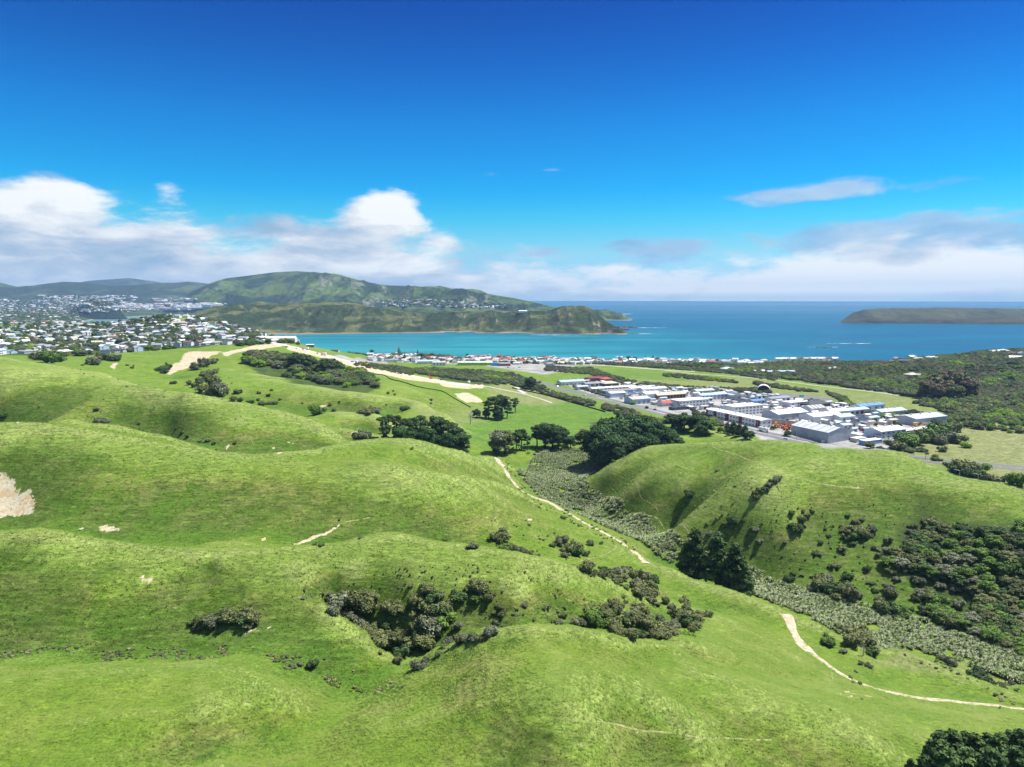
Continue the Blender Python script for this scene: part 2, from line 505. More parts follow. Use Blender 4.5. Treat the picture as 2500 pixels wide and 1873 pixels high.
def hz(x, y):
    """ground height of the near land at world x, y"""
    t, r = _warp(x, y)
    ft = np.clip((t - T0) / (T1 - T0) * (NTH - 1), 0, NTH - 1.001)
    fr = np.clip((r - R0) / (R1 - R0) * (NR - 1), 0, NR - 1.001)
    i, j = np.floor(fr).astype(int), np.floor(ft).astype(int)
    a, b = fr - i, ft - j
    return (GZ[i, j] * (1 - a) * (1 - b) + GZ[i + 1, j] * a * (1 - b) + GZ[i, j + 1] * (1 - a) * b + GZ[i + 1, j + 1] * a * b)


_ts = np.exp(np.linspace(math.log(70), math.log(4000), 2600))


def hit(u, v, default_y=None):
    """the point of the land seen at photograph pixel (u, v)"""
    a, b, c = ray(u, v)
    xs, ys, zs = a * _ts, b * _ts, CAM_H + c * _ts
    g = hz(xs, ys)
    below = np.nonzero((zs < g) & (np.hypot(xs, ys) < 2740))[0]
    if len(below) == 0:
        y = default_y or 1700.0
        x = (u - CX) / FPX * y
        return float(x), float(y), float(hz(x, y))
    k = max(below[0], 1)
    f = (zs[k - 1] - g[k - 1]) / ((zs[k - 1] - g[k - 1]) + (g[k] - zs[k]) + 1e-9)
    t = _ts[k - 1] + f * (_ts[k] - _ts[k - 1])
    return float(a * t), float(b * t), float(CAM_H + c * t)


def at_y(u, y):
    x = (u - CX) / FPX * y * 1.005
    return float(x), float(y), float(hz(x, y))


def poly_world(pts):
    return np.array([hit(u, v)[:2] for u, v in pts])


def inside(poly, x, y):
    x, y = np.asarray(x), np.asarray(y)
    r = np.zeros(x.shape, bool)
    m = len(poly)
    for i in range(m):
        x0, y0 = poly[i]
        x1, y1 = poly[(i + 1) % m]
        c = ((y0 > y) != (y1 > y)) & (x < (x1 - x0) * (y - y0) / (y1 - y0 + 1e-12) + x0)
        r ^= c
    return r


def dist_line(pts, x, y):
    """distance of points to a polyline"""
    d = np.full(np.shape(x), 1e9)
    for (x0, y0), (x1, y1) in zip(pts[:-1], pts[1:]):
        L = (x1 - x0) ** 2 + (y1 - y0) ** 2 + 1e-9
        t = np.clip(((x - x0) * (x1 - x0) + (y - y0) * (y1 - y0)) / L, 0, 1)
        d = np.minimum(d, np.hypot(x - x0 - t * (x1 - x0), y - y0 - t * (y1 - y0)))
    return d


# ------------------------------------------------------------------ object helpers
def tag(o, label=None, cat=None, group=None, kind=None):
    if label:
        o['label'] = label
    if cat:
        o['category'] = cat
    if group:
        o['group'] = group
    if kind:
        o['kind'] = kind
    return o


def link(name, data, mat=None, parent=None, loc=None):
    o = bpy.data.objects.new(name, data)
    COL.objects.link(o)
    if mat is not None and data is not None:
        for mm in (mat if isinstance(mat, (list, tuple)) else [mat]):
            data.materials.append(mm)
    if parent is not None:
        o.parent = parent
    if loc is not None:
        o.location = loc
    return o


def np_mesh(name, V, F, smooth_=True):
    """fast mesh from vertex array (n,3) and face array (m,3|4)"""
    me = bpy.data.meshes.new(name)
    V, F = np.asarray(V, np.float32), np.asarray(F, np.int32)
    k = F.shape[1]
    me.vertices.add(len(V))
    me.vertices.foreach_set('co', V.ravel())
    me.loops.add(F.size)
    me.loops.foreach_set('vertex_index', F.ravel())
    me.polygons.add(len(F))
    me.polygons.foreach_set('loop_start', np.arange(0, F.size, k, dtype=np.int32))
    me.polygons.foreach_set('use_smooth', np.full(len(F), smooth_, bool))
    me.update(calc_edges=True)
    return me


def grid_faces(nr, nc):
    i = np.arange(nr * nc).reshape(nr, nc)
    return np.stack([i[:-1, :-1].ravel(), i[:-1, 1:].ravel(), i[1:, 1:].ravel(), i[1:, :-1].ravel()], 1)


def mat(name):
    m_ = bpy.data.materials.new(name)
    m_.use_nodes = True
    N = NT(m_.node_tree)
    b = N.n.get('Principled BSDF')
    b.inputs['Specular IOR Level'].default_value = 0.2
    return m_, N, b


def simple(name, col, rough=0.8, var=0.12, scale=0.6, spec=0.25, metal=0.0):
    """a plain paint, metal or fabric with weathering noise"""
    m_, N, b = mat(name)
    tc = N.node('ShaderNodeTexCoord')
    nn = N.noise(tc.outputs['Object'], scale, 4.0, 0.6)
    k = N.maprange(nn, 0.3, 0.7, 1 - var, 1 + var * 0.6)
    cc = N.node('ShaderNodeVectorMath', operation='SCALE')
    cc.inputs[0].default_value = col
    N.put(cc.inputs['Scale'], k)
    N.l.new(cc.outputs[0], b.inputs['Base Color'])
    b.inputs['Roughness'].default_value = rough
    b.inputs['Specular IOR Level'].default_value = spec
    b.inputs['Metallic'].default_value = metal
    return m_

# ------------------------------------------------------------------ the near land
C_R, C_G, C_B, C_A, D_R, D_G, D_B = [np.zeros(GX.shape) for _ in range(7)]   # clay, yard, reeds, dry / lush, woodland floor, far tint
_step = 2
SX, SY = GX[::_step, ::_step], GY[::_step, ::_step]
SX, SY = GX, GY


def paint(target, pts, soft=2.0, rough=2.0, scale=8.0, val=1.0):
    """mark a patch of ground outlined by its corners"""
    pw = poly_world(pts)
    x0, y0 = pw.min(0) - soft * 3 - rough
    x1, y1 = pw.max(0) + soft * 3 + rough
    sel = (GX > x0) & (GX < x1) & (GY > y0) & (GY < y1)
    if not sel.any():
        return
    x, y = GX[sel], GY[sel]
    wx_ = x + fbm(x, y, scale, 3, 5) * rough
    wy_ = y + fbm(x, y, scale, 3, 15) * rough
    ins = inside(pw, wx_, wy_)
    d = dist_line(np.vstack([pw, pw[:1]]), wx_, wy_)
    val_ = np.where(ins, smooth(0.5 + d / (2 * soft)), smooth(0.5 - d / (2 * soft))) * val
    target[sel] = np.maximum(target[sel], val_)


# bare clay slips, building platforms, tracks
paint(C_R, [(-30, 1155), (12, 1160), (44, 1176), (76, 1208), (88, 1224), (84, 1252), (60, 1262), (20, 1258), (-30, 1264)], 1.6, 3.0, 4, 0.9)
paint(C_R, [(236, 1288), (262, 1282), (288, 1290), (300, 1296), (262, 1298), (240, 1296)], 0.5, 1.5, 3)
paint(C_R, [(190, 1288), (205, 1287), (206, 1291), (192, 1292)], 0.4, 1, 3)
paint(C_R, [(704, 1330), (760, 1310), (800, 1298), (826, 1280), (836, 1274), (826, 1286), (800, 1306), (765, 1316), (724, 1330)], 0.3, 0.6, 3)
paint(C_R, [(632, 1318), (650, 1311), (648, 1319), (636, 1322)], 0.3, 0.6, 3)
paint(C_R, [(334, 1404), (352, 1400), (372, 1416), (362, 1422), (345, 1412)], 0.4, 1.3, 2, 0.8)
paint(C_R, [(580, 1542), (618, 1532), (640, 1536), (600, 1550)], 0.4, 1.0, 2, 0.9)
paint(C_R, [(655, 1530), (700, 1520), (690, 1526), (660, 1534)], 0.4, 0.8, 2, 0.7)
paint(C_R, [(456, 858), (513, 858), (545, 858), (520, 868), (470, 896), (440, 905), (414, 918), (405, 912), (420, 895), (444, 880)], 3, 5, 20)
paint(C_R, [(540, 862), (600, 848), (680, 838), (700, 840), (690, 846), (610, 856), (555, 870), (545, 868)], 2, 3, 20)
paint(C_R, [(268, 896), (285, 884), (286, 894), (275, 904)], 2, 2, 10)
paint(C_R, [(1108, 960), (1130, 957), (1150, 960), (1182, 980), (1140, 984), (1118, 972)], 2.5, 4, 14)
paint(C_R, [(1060, 930), (1120, 935), (1180, 938), (1182, 948), (1140, 950), (1085, 944)], 2.5, 4, 14)
paint(C_R, [(700, 842), (790, 864), (900, 892), (1000, 915), (1090, 930), (1100, 938), (1000, 928), (900, 908), (790, 876), (700, 852)], 3, 5, 24, 0.9)
paint(C_G, [(790, 866), (870, 872), (950, 884), (945, 890), (860, 882), (795, 874)], 2, 3, 14, 0.85)
paint(C_G, [(1015, 900), (1060, 905), (1050, 910), (1020, 906)], 3, 3, 14, 0.7)
paint(C_R, [(675, 1106), (688, 1100), (690, 1106), (678, 1112)], 0.6, 1.4, 3)
paint(C_R, [(694, 1079), (720, 1077), (718, 1082), (698, 1083)], 0.6, 1.4, 3)
paint(C_R, [(662, 1089), (674, 1088), (672, 1093), (664, 1094)], 0.6, 1.2, 3)
paint(C_R, [(548, 1083), (565, 1088), (560, 1096), (552, 1092)], 0.6, 1.4, 3)
paint(C_R, [(855, 1058), (872, 1053), (876, 1058), (862, 1064)], 0.6, 1.4, 3)
paint(C_R, [(772, 990), (800, 992), (798, 996), (776, 995)], 1.2, 2, 5)
paint(C_R, [(36, 1030), (48, 1029), (46, 1034), (38, 1034)], 0.8, 1.2, 3)
paint(C_R, [(36, 912), (60, 911), (58, 914), (38, 915)], 1.0, 1.2, 4, 0.6)
for _u, _v in ((2052, 1694), (2068, 1690), (2084, 1695), (2076, 1701), (2112, 1699), (2124, 1702)):
    paint(C_R, [(_u - 7, _v - 2), (_u + 5, _v - 3), (_u + 9, _v + 1), (_u - 3, _v + 3)], 0.25, 0.8, 1.2, 0.9)
paint(C_R, [(1450, 1758), (1540, 1775), (1640, 1790), (1600, 1793), (1500, 1775)], 0.4, 1.4, 2.5, 0.55)
paint(C_R, [(2040, 1178), (2060, 1183), (2110, 1192), (2060, 1190)], 0.5, 1.0, 3, 0.75)
paint(C_R, [(1286, 1268), (1298, 1266), (1302, 1271), (1290, 1272)], 0.4, 0.5, 3, 0.9)
paint(C_R, [(2470, 1268), (2510, 1272), (2510, 1276), (2480, 1274)], 0.5, 0.8, 3, 0.8)
# yards of the industrial estate and the seaside settlement
EST = [(1360, 930), (1440, 925), (1560, 938), (1700, 955), (1880, 962), (2010, 982), (2080, 990), (2130, 1000), (2280, 1030), (2290, 1050), (2200, 1085), (2170, 1100), (2000, 1090), (1850, 1066), (1750, 1040), (1600, 1005), (1450, 968)]
paint(C_G, EST, 4, 5, 30)
paint(C_G, [(910, 868), (1000, 872), (1200, 879), (1420, 885), (1500, 887), (1480, 892), (1300, 892), (1100, 890), (960, 884)], 6, 8, 30, 0.55)
paint(C_G, [(1180, 880), (1300, 886), (1400, 893), (1405, 900), (1330, 915), (1260, 905), (1190, 895)], 8, 8, 30, 0.9)
# reeds and rough pasture
paint(C_B, [(2120, 1110), (2190, 1060), (2300, 1040), (2420, 1030), (2700, 1030), (2700, 1220), (2460, 1190), (2300, 1120)], 8, 10, 30)
paint(C_B, [(1215, 930), (1290, 935), (1400, 975), (1350, 990), (1230, 985), (1180, 960)], 8, 10, 30, 0.8)
paint(C_B, [(1420, 935), (1600, 950), (1880, 960), (2100, 990), (2300, 1020), (2320, 990), (2100, 965), (1900, 945), (1700, 932), (1560, 925), (1400, 925)], 8, 12, 30, 0.7)
paint(C_B, [(2120, 1630), (2300, 1640), (2500, 1680), (2700, 1740), (2700, 1690), (2500, 1640), (2340, 1610)], 3, 4, 10, 0.7)
paint(C_B, [(1020, 1015), (1120, 990), (1260, 985), (1140, 1035), (1040, 1060)], 8, 10, 20, 0.45)
# bright grass: improved paddocks, gully floors
paint(D_R, [(1140, 1000), (1260, 985), (1400, 980), (1490, 1002), (1500, 1030), (1440, 1080), (1300, 1100), (1180, 1095), (1120, 1050)], 8, 8, 30)
paint(D_R, [(1370, 905), (1480, 903), (1600, 910), (1700, 922), (1690, 934), (1560, 932), (1440, 920)], 8, 8, 30, 0.7)
paint(C_B, [(1680, 915), (1830, 925), (2000, 948), (2150, 962), (2280, 980), (2200, 990), (2000, 965), (1850, 945), (1700, 935)], 8, 12, 30, 0.7)
for pl in ([(-50, 1610), (250, 1610), (500, 1600), (800, 1650), (1000, 1670), (950, 1710), (800, 1700), (500, 1640), (-50, 1640)],
           [(400, 1560), (600, 1540), (760, 1520), (900, 1600), (860, 1640), (500, 1600)],
           [(860, 1500), (1040, 1470), (1090, 1530), (1060, 1590), (900, 1570)],
           [(1600, 1490), (1680, 1470), (1740, 1540), (1660, 1560)],
           [(1850, 1640), (2100, 1690), (2100, 1740), (1900, 1690)],
           [(1250, 1120), (1290, 1130), (1340, 1210), (1310, 1215), (1270, 1180)]):
    paint(D_R, pl, 3, 6, 12, 0.8)
# ground under the woods
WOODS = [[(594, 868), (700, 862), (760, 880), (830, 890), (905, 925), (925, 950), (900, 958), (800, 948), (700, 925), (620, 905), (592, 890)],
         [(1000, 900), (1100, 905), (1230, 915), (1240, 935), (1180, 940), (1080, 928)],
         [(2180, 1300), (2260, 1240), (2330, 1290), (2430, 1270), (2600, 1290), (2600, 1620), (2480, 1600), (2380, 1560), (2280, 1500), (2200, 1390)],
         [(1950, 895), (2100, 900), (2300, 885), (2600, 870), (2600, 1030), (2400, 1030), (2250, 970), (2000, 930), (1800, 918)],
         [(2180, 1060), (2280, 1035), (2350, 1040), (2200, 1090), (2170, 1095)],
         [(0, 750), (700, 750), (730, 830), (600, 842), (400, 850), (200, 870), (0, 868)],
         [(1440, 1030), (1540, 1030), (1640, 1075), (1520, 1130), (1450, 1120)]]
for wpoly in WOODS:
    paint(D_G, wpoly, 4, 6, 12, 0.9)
# the sandy strip at the sea edge
_beach = smooth((3.2 - GZ) / 2.0) * (rr > 1400)
C_R = np.maximum(C_R, _beach * 0.7)
sel = (GX > -1400) & (rr > 2300)

def _box(Z, k):
    for ax in (0, 1):
        Zp = np.pad(Z, [(k, k) if a_ == ax else (0, 0) for a_ in (0, 1)], mode='edge')
        c_ = np.cumsum(Zp, axis=ax)
        n_ = Z.shape[ax]
        hi = np.take(c_, np.arange(2 * k, 2 * k + n_), axis=ax)
        lo = np.take(c_, np.arange(0, n_), axis=ax)
        Z = (hi - lo) / (2 * k)
    return Z


# exposed spur tops carry pale wind-cropped grass, hollows stay lush; shading of the relief is painted in too
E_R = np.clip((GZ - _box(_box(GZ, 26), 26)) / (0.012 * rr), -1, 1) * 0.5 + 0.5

E_G = np.clip((GZ - _box(_box(GZ, 9), 9)) / (0.0022 * rr), -1, 1) * 0.5 + 0.5  # finer relief: straw on sharp crests, creases shaded darker in the colour
# dry, rank grass on spurs and steep faces; greener on the gentle crests
D_B = smooth((GSL - 0.2) / 0.26)


def terrain_material():
    m_, N, b = mat('pasture_ground')
    geo = N.node('ShaderNodeNewGeometry')
    pos = geo.outputs['Position']
    a1 = N.node('ShaderNodeAttribute', attribute_name='cover')
    a2 = N.node('ShaderNodeAttribute', attribute_name='cover2')
    s1_, s2_ = N.node('ShaderNodeSeparateColor'), N.node('ShaderNodeSeparateColor')
    N.l.new(a1.outputs['Color'], s1_.inputs[0])
    N.l.new(a2.outputs['Color'], s2_.inputs[0])
    clay, yard, reed = s1_.outputs
    lush, wood, steep = s2_.outputs
    # grass blades combed along the slope read as short streaks from the air
    n_big = N.noise(pos, 0.018, 4, 0.6, 0.4)
    n_mid = N.noise(pos, 0.085, 5, 0.62, 0.6)
    mp = N.node('ShaderNodeMapping')
    N.l.new(pos, mp.inputs[0])
    mp.inputs['Rotation'].default_value = (0, 0, 0.5)
    mp.inputs['Scale'].default_value = (0.42, 1.0, 0.6)
    n_str = N.noise(mp.outputs[0], 0.9, 5, 0.68, 0.8)
    n_fine = N.noise(pos, 2.2, 4, 0.7)
    g = N.ramp(n_big, [(0.28, (0.088, 0.172, 0.014)), (0.5, (0.132, 0.208, 0.021)), (0.72, (0.19, 0.242, 0.038))])
    g2 = N.ramp(n_mid, [(0.3, (0.074, 0.152, 0.012)), (0.5, (0.132, 0.208, 0.022)), (0.74, (0.22, 0.265, 0.06))])
    grass = N.mix(0.55, g, g2)
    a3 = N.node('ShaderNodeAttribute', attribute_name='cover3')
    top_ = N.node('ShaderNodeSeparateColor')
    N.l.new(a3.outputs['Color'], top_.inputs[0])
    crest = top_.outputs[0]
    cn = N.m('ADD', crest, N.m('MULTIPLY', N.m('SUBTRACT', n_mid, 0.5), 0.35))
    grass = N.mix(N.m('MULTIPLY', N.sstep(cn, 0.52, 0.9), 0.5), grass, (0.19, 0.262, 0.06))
    grass = N.mix(N.m('MULTIPLY', N.sstep(cn, 0.46, 0.12), 0.6), grass, (0.062, 0.15, 0.011))  # hollows: lush grass, with relief shading put into its colour
    # drier olive and straw where it is steep
    dry = N.mix(N.sstep(n_mid, 0.34, 0.72), (0.09, 0.108, 0.018), (0.2, 0.19, 0.066))
    sd_ = N.m('MULTIPLY', steep, N.sstep(N.m('ADD', n_mid, N.m('MULTIPLY', n_big, 0.5)), 0.42, 0.85), clamp=True)
    sd_ = N.m('MULTIPLY', sd_, N.sstep(cn, 0.78, 0.5))
    grass = N.mix(N.m('MULTIPLY', sd_, 0.68), grass, dry)
    lg = N.ramp(n_mid, [(0.3, (0.066, 0.148, 0.017)), (0.7, (0.13, 0.225, 0.032))])
    grass = N.mix(N.m('MULTIPLY', lush, 0.8), grass, lg)
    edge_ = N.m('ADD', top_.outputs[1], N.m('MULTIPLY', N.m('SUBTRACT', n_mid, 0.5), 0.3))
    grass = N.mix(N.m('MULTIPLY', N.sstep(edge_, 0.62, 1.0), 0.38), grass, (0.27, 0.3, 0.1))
    grass = N.mix(N.m('MULTIPLY', N.sstep(edge_, 0.4, 0.1), 0.5), grass, (0.05, 0.115, 0.012))  # creases painted darker so the relief reads, besides the lusher grass
    k = N.m('ADD', N.maprange(n_str, 0.25, 0.75, 0.5, 1.45), N.maprange(n_fine, 0.3, 0.7, -0.25, 0.25))
    mt = N.node('ShaderNodeMapping')
    N.l.new(pos, mt.inputs[0])
    mt.inputs['Scale'].default_value = (0.1, 0.1, 1.5)
    n_ter = N.noise(mt.outputs[0], 1.0, 4, 0.6, 0.5)
    k = N.m('MULTIPLY', k, N.m('ADD', 1.0, N.m('MULTIPLY', N.m('MULTIPLY', N.m('SUBTRACT', n_ter, 0.5), 1.5), N.m('ADD', steep, 0.15))))
    n_pt = N.noise(pos, 0.32, 5, 0.75, 0.3)
    k = N.m('MULTIPLY', k, N.maprange(n_pt, 0.3, 0.7, 0.86, 1.14))
    sc = N.node('ShaderNodeVectorMath', operation='SCALE')
    N.l.new(grass, sc.inputs[0])
    N.put(sc.inputs['Scale'], k)
    grass = sc.outputs[0]
    straw = N.m('MULTIPLY', N.sstep(n_str, 0.6, 0.74), N.m('ADD', N.m('MULTIPLY', steep, 0.5), 0.18))
    grass = N.mix(straw, grass, (0.33, 0.32, 0.14))
    n_re = N.noise(pos, 0.12, 6, 0.72, 1.2)
    rd = N.ramp(n_re, [(0.3, (0.09, 0.12, 0.035)), (0.5, (0.19, 0.21, 0.075)), (0.7, (0.31, 0.31, 0.15))])
    col = N.mix(reed, grass, rd)
    n_cl = N.noise(pos, 0.6, 7, 0.75, 0.8)
    cl = N.ramp(n_cl, [(0.3, (0.3, 0.22, 0.12)), (0.46, (0.47, 0.41, 0.28)), (0.7, (0.58, 0.55, 0.43))])
    cfac = N.sstep(N.m('ADD', clay, N.m('MULTIPLY', N.m('SUBTRACT', n_cl, 0.5), 2.2)), 0.5, 0.7)
    cfac = N.m('MULTIPLY', cfac, N.sstep(clay, 0.06, 0.2))
    cl = N.mix(N.m('MULTIPLY', N.sstep(N.noise(pos, 0.16, 4, 0.7, 0.6), 0.52, 0.4), 0.75), cl, (0.42, 0.28, 0.13))
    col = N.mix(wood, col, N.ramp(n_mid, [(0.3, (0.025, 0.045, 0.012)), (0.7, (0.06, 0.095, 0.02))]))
    n_y = N.noise(pos, 0.045, 6, 0.7, 0.3)
    yd = N.ramp(n_y, [(0.3, (0.18, 0.18, 0.18)), (0.5, (0.32, 0.315, 0.3)), (0.62, (0.42, 0.4, 0.36)), (0.8, (0.2, 0.22, 0.13))])
    col = N.mix(yard, col, yd)
    col = N.mix(cfac, col, cl)
    N.l.new(col, b.inputs['Base Color'])
    b.inputs['Roughness'].default_value = 0.9
    b.inputs['Specular IOR Level'].default_value = 0.15
    bu = N.node('ShaderNodeBump')
    bu.inputs['Strength'].default_value = 0.75
    bu.inputs['Distance'].default_value = 0.5
    hh = N.m('ADD', N.m('MULTIPLY', n_str, 0.9), N.m('MULTIPLY', n_fine, 0.35))
    N.l.new(N.m('ADD', hh, N.m('MULTIPLY', n_mid, 1.2)), bu.inputs['Height'])
    N.l.new(bu.outputs[0], b.inputs['Normal'])
    return m_


M_PASTURE = terrain_material()


def write_col(me, name, r, g, b):
    at = me.color_attributes.new(name, 'FLOAT_COLOR', 'POINT')
    arr = np.ones((len(me.vertices), 4), np.float32)
    arr[:, 0], arr[:, 1], arr[:, 2] = r, g, b
    at.data.foreach_set('color', arr.ravel())


# render mesh: every second ring/ray of the survey grid
ri, ti = np.arange(0, NR, 2), np.arange(0, NTH, 1)
ti = ti[(gt[ti] > -0.9) & (gt[ti] < 0.9)][::1]
if len(ti) * len(ri) > 820000:
    ti = ti[::2]
IX = np.ix_(ri, ti)
V = np.stack([GX[IX], GY[IX], GZ[IX]], 2).reshape(-1, 3)
me = np_mesh('land', V, grid_faces(len(ri), len(ti)))
write_col(me, 'cover', C_R[IX].ravel(), C_G[IX].ravel(), C_B[IX].ravel())
write_col(me, 'cover2', D_R[IX].ravel(), D_G[IX].ravel(), D_B[IX].ravel())
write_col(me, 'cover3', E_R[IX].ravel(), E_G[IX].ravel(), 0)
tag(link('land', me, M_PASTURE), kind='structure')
# the land continues around and behind the viewpoint
ang = np.linspace(0.9, 2 * math.pi - 0.9, 90)
rad = np.exp(np.linspace(math.log(55), math.log(2700), 50))
A2, R2 = np.meshgrid(ang, rad)
edge = hz(np.where(A2 < math.pi, 1, -1) * np.sin(0.9) * R2, np.cos(0.9) * R2)
k = smooth((np.minimum(A2 - 0.9, 2 * math.pi - 0.9 - A2)) / 0.8)
Z2 = edge * (1 - k) + k * (58 + fbm(R2 * np.sin(A2), R2 * np.cos(A2), 260, 4, 8) * 30)
V = np.stack([R2 * np.sin(A2), R2 * np.cos(A2), Z2], 2).reshape(-1, 3)
F = grid_faces(50, 90)
nb = len(V)
me = np_mesh('land', V, F)
write_col(me, 'cover', 0, 0, 0)
write_col(me, 'cover2', 0, 0, 0.2)
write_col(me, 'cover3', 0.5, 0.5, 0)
tag(link('land', me, M_PASTURE), kind='structure')
ang = np.linspace(0, 2 * math.pi, 97)
rad = np.linspace(0.0, 55.0, 8)
A2, R2 = np.meshgrid(ang, rad)
aa = np.where(A2 > math.pi, A2 - 2 * math.pi, A2)
ed = hz(np.sin(np.clip(aa, -0.97, 0.97)) * 55.2, np.cos(np.clip(aa, -0.97, 0.97)) * 55.2)
k2 = (R2 / 55.0) ** 2
V = np.stack([R2 * np.sin(A2), R2 * np.cos(A2), ed * k2 + 60.5 * (1 - k2) - 0.02], 2).reshape(-1, 3)
me = np_mesh('land', V, grid_faces(8, 97))
write_col(me, 'cover', 0, 0, 0)
write_col(me, 'cover2', 0, 0, 0.2)
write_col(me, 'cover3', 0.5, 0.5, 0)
tag(link('land', me, M_PASTURE), kind='structure')


# ------------------------------------------------------------------ the sea
def sea_material():
    m_, N, b = mat('sea_water')
    geo = N.node('ShaderNodeNewGeometry')
    pos = geo.outputs['Position']
    sp = N.node('ShaderNodeSeparateXYZ')
    N.l.new(pos, sp.inputs[0])
    x_, y_ = sp.outputs[0], sp.outputs[1]
    n1 = N.noise(pos, 0.0009, 5, 0.6, 0.6)
    mp = N.node('ShaderNodeMapping')
    N.l.new(pos, mp.inputs[0])
    mp.inputs['Scale'].default_value = (0.35, 1.0, 1.0)
    n2 = N.noise(mp.outputs[0], 0.0045, 6, 0.62, 0.5)
    # shallow sandy bay is turquoise, the strait is deep blue
    bay = N.m('ADD', N.m('DIVIDE', N.m('ADD', x_, -900.0), -1500.0), N.m('MULTIPLY', N.m('SUBTRACT', n1, 0.5), 1.2))
    near = N.m('DIVIDE', N.m('SUBTRACT', 3400.0, y_), 1900.0)
    bf = N.sstep(N.m('MINIMUM', bay, near), -0.35, 0.9)
    deep = N.mix(N.sstep(n2, 0.35, 0.7), (0.0, 0.062, 0.125), (0.001, 0.11, 0.18))
    shal = N.mix(N.sstep(n2, 0.3, 0.7), (0.008, 0.165, 0.19), (0.04, 0.27, 0.265))
    col = N.mix(bf, deep, shal)
    mp2 = N.node('ShaderNodeMapping')
    N.l.new(pos, mp2.inputs[0])
    mp2.inputs['Scale'].default_value = (0.02, 0.24, 1.0)
    n3 = N.noise(mp2.outputs[0], 0.0035, 3, 0.5)
    cloud_band = N.m('MULTIPLY', N.sstep(n3, 0.52, 0.66), N.sstep(y_, 3800.0, 6500.0))
    col = N.mix(N.m('MULTIPLY', cloud_band, 0.5), col, (0.1, 0.19, 0.23))  # pale far bands: cloud reflection painted into the water colour
    harb = N.m('MULTIPLY', N.sstep(x_, -1200.0, -1500.0), N.sstep(y_, 2900.0, 3300.0))
    col = N.mix(harb, col, (0.1, 0.2, 0.22))
    N.l.new(col, b.inputs['Base Color'])
    N.put(b.inputs['Roughness'], N.maprange(n2, 0.3, 0.7, 0.28, 0.42))
    b.inputs['Specular IOR Level'].default_value = 0.05
    bu = N.node('ShaderNodeBump')
    bu.inputs['Strength'].default_value = 0.5
    bu.inputs['Distance'].default_value = 1.2
    n4 = N.noise(pos, 0.05, 6, 0.7, 0.4)
    N.l.new(n4, bu.inputs['Height'])
    N.l.new(bu.outputs[0], b.inputs['Normal'])
    return m_


rad = np.concatenate([[0.0], np.exp(np.linspace(math.log(800), math.log(42000), 26))])
ang = np.linspace(0, 2 * math.pi, 145)
A2, R2 = np.meshgrid(ang, rad)
V = np.stack([R2 * np.sin(A2), R2 * np.cos(A2), np.zeros(A2.shape)], 2).reshape(-1, 3)
tag(link('sea', np_mesh('sea', V, grid_faces(len(rad), 145)), sea_material()), kind='structure')


# ------------------------------------------------------------------ far hills, headland, island
def far_material(name, dark, mid, light, rock, sc=1.0, thr=0.5):
    m_, N, b = mat(name)
    geo = N.node('ShaderNodeNewGeometry')
    pos = geo.outputs['Position']
    mp = N.node('ShaderNodeMapping')
    N.l.new(pos, mp.inputs[0])
    mp.inputs['Scale'].default_value = (1.0, 0.8, 2.2)
    n1 = N.noise(mp.outputs[0], 0.0024 * sc, 6, 0.62, 0.6)
    n2 = N.noise(mp.outputs[0], 0.012 * sc, 6, 0.7, 0.5)
    scrub = N.sstep(N.m('ADD', n1, N.m('MULTIPLY', N.m('SUBTRACT', n2, 0.5), 0.45)), thr - 0.05, thr + 0.06)
    past = N.mix(N.sstep(n2, 0.35, 0.65), mid, light)
    wood = N.mix(N.sstep(n2, 0.35, 0.7), dark, [c * 1.9 for c in dark])
    col = N.mix(scrub, past, wood)
    sn = N.node('ShaderNodeSeparateXYZ')
    N.l.new(geo.outputs['Normal'], sn.inputs[0])
    sp = N.node('ShaderNodeSeparateXYZ')
    N.l.new(pos, sp.inputs[0])
    cliff = N.m('MULTIPLY', N.sstep(sn.outputs[2], 0.78, 0.6), N.sstep(n2, 0.42, 0.6))
    shore = N.sstep(N.m('ADD', sp.outputs[2], N.m('MULTIPLY', n2, 6.0)), 9.0, 5.0)
    col = N.mix(N.m('MAXIMUM', cliff, shore), col, rock)
    N.l.new(col, b.inputs['Base Color'])
    b.inputs['Roughness'].default_value = 0.95
    b.inputs['Specular IOR Level'].default_value = 0.1
    bu = N.node('ShaderNodeBump')
    bu.inputs['Strength'].default_value = 0.9
    bu.inputs['Distance'].default_value = 14.0 / sc
    N.l.new(n2, bu.inputs['Height'])
    N.l.new(bu.outputs[0], b.inputs['Normal'])
    return m_


def interp(pts, u):
    p = np.array(pts, float)
    return np.interp(u, p[:, 0], p[:, 1])


def kk(v):
    return np.tan(PITCH + np.arctan((np.asarray(v, float) - CY) / FPX))


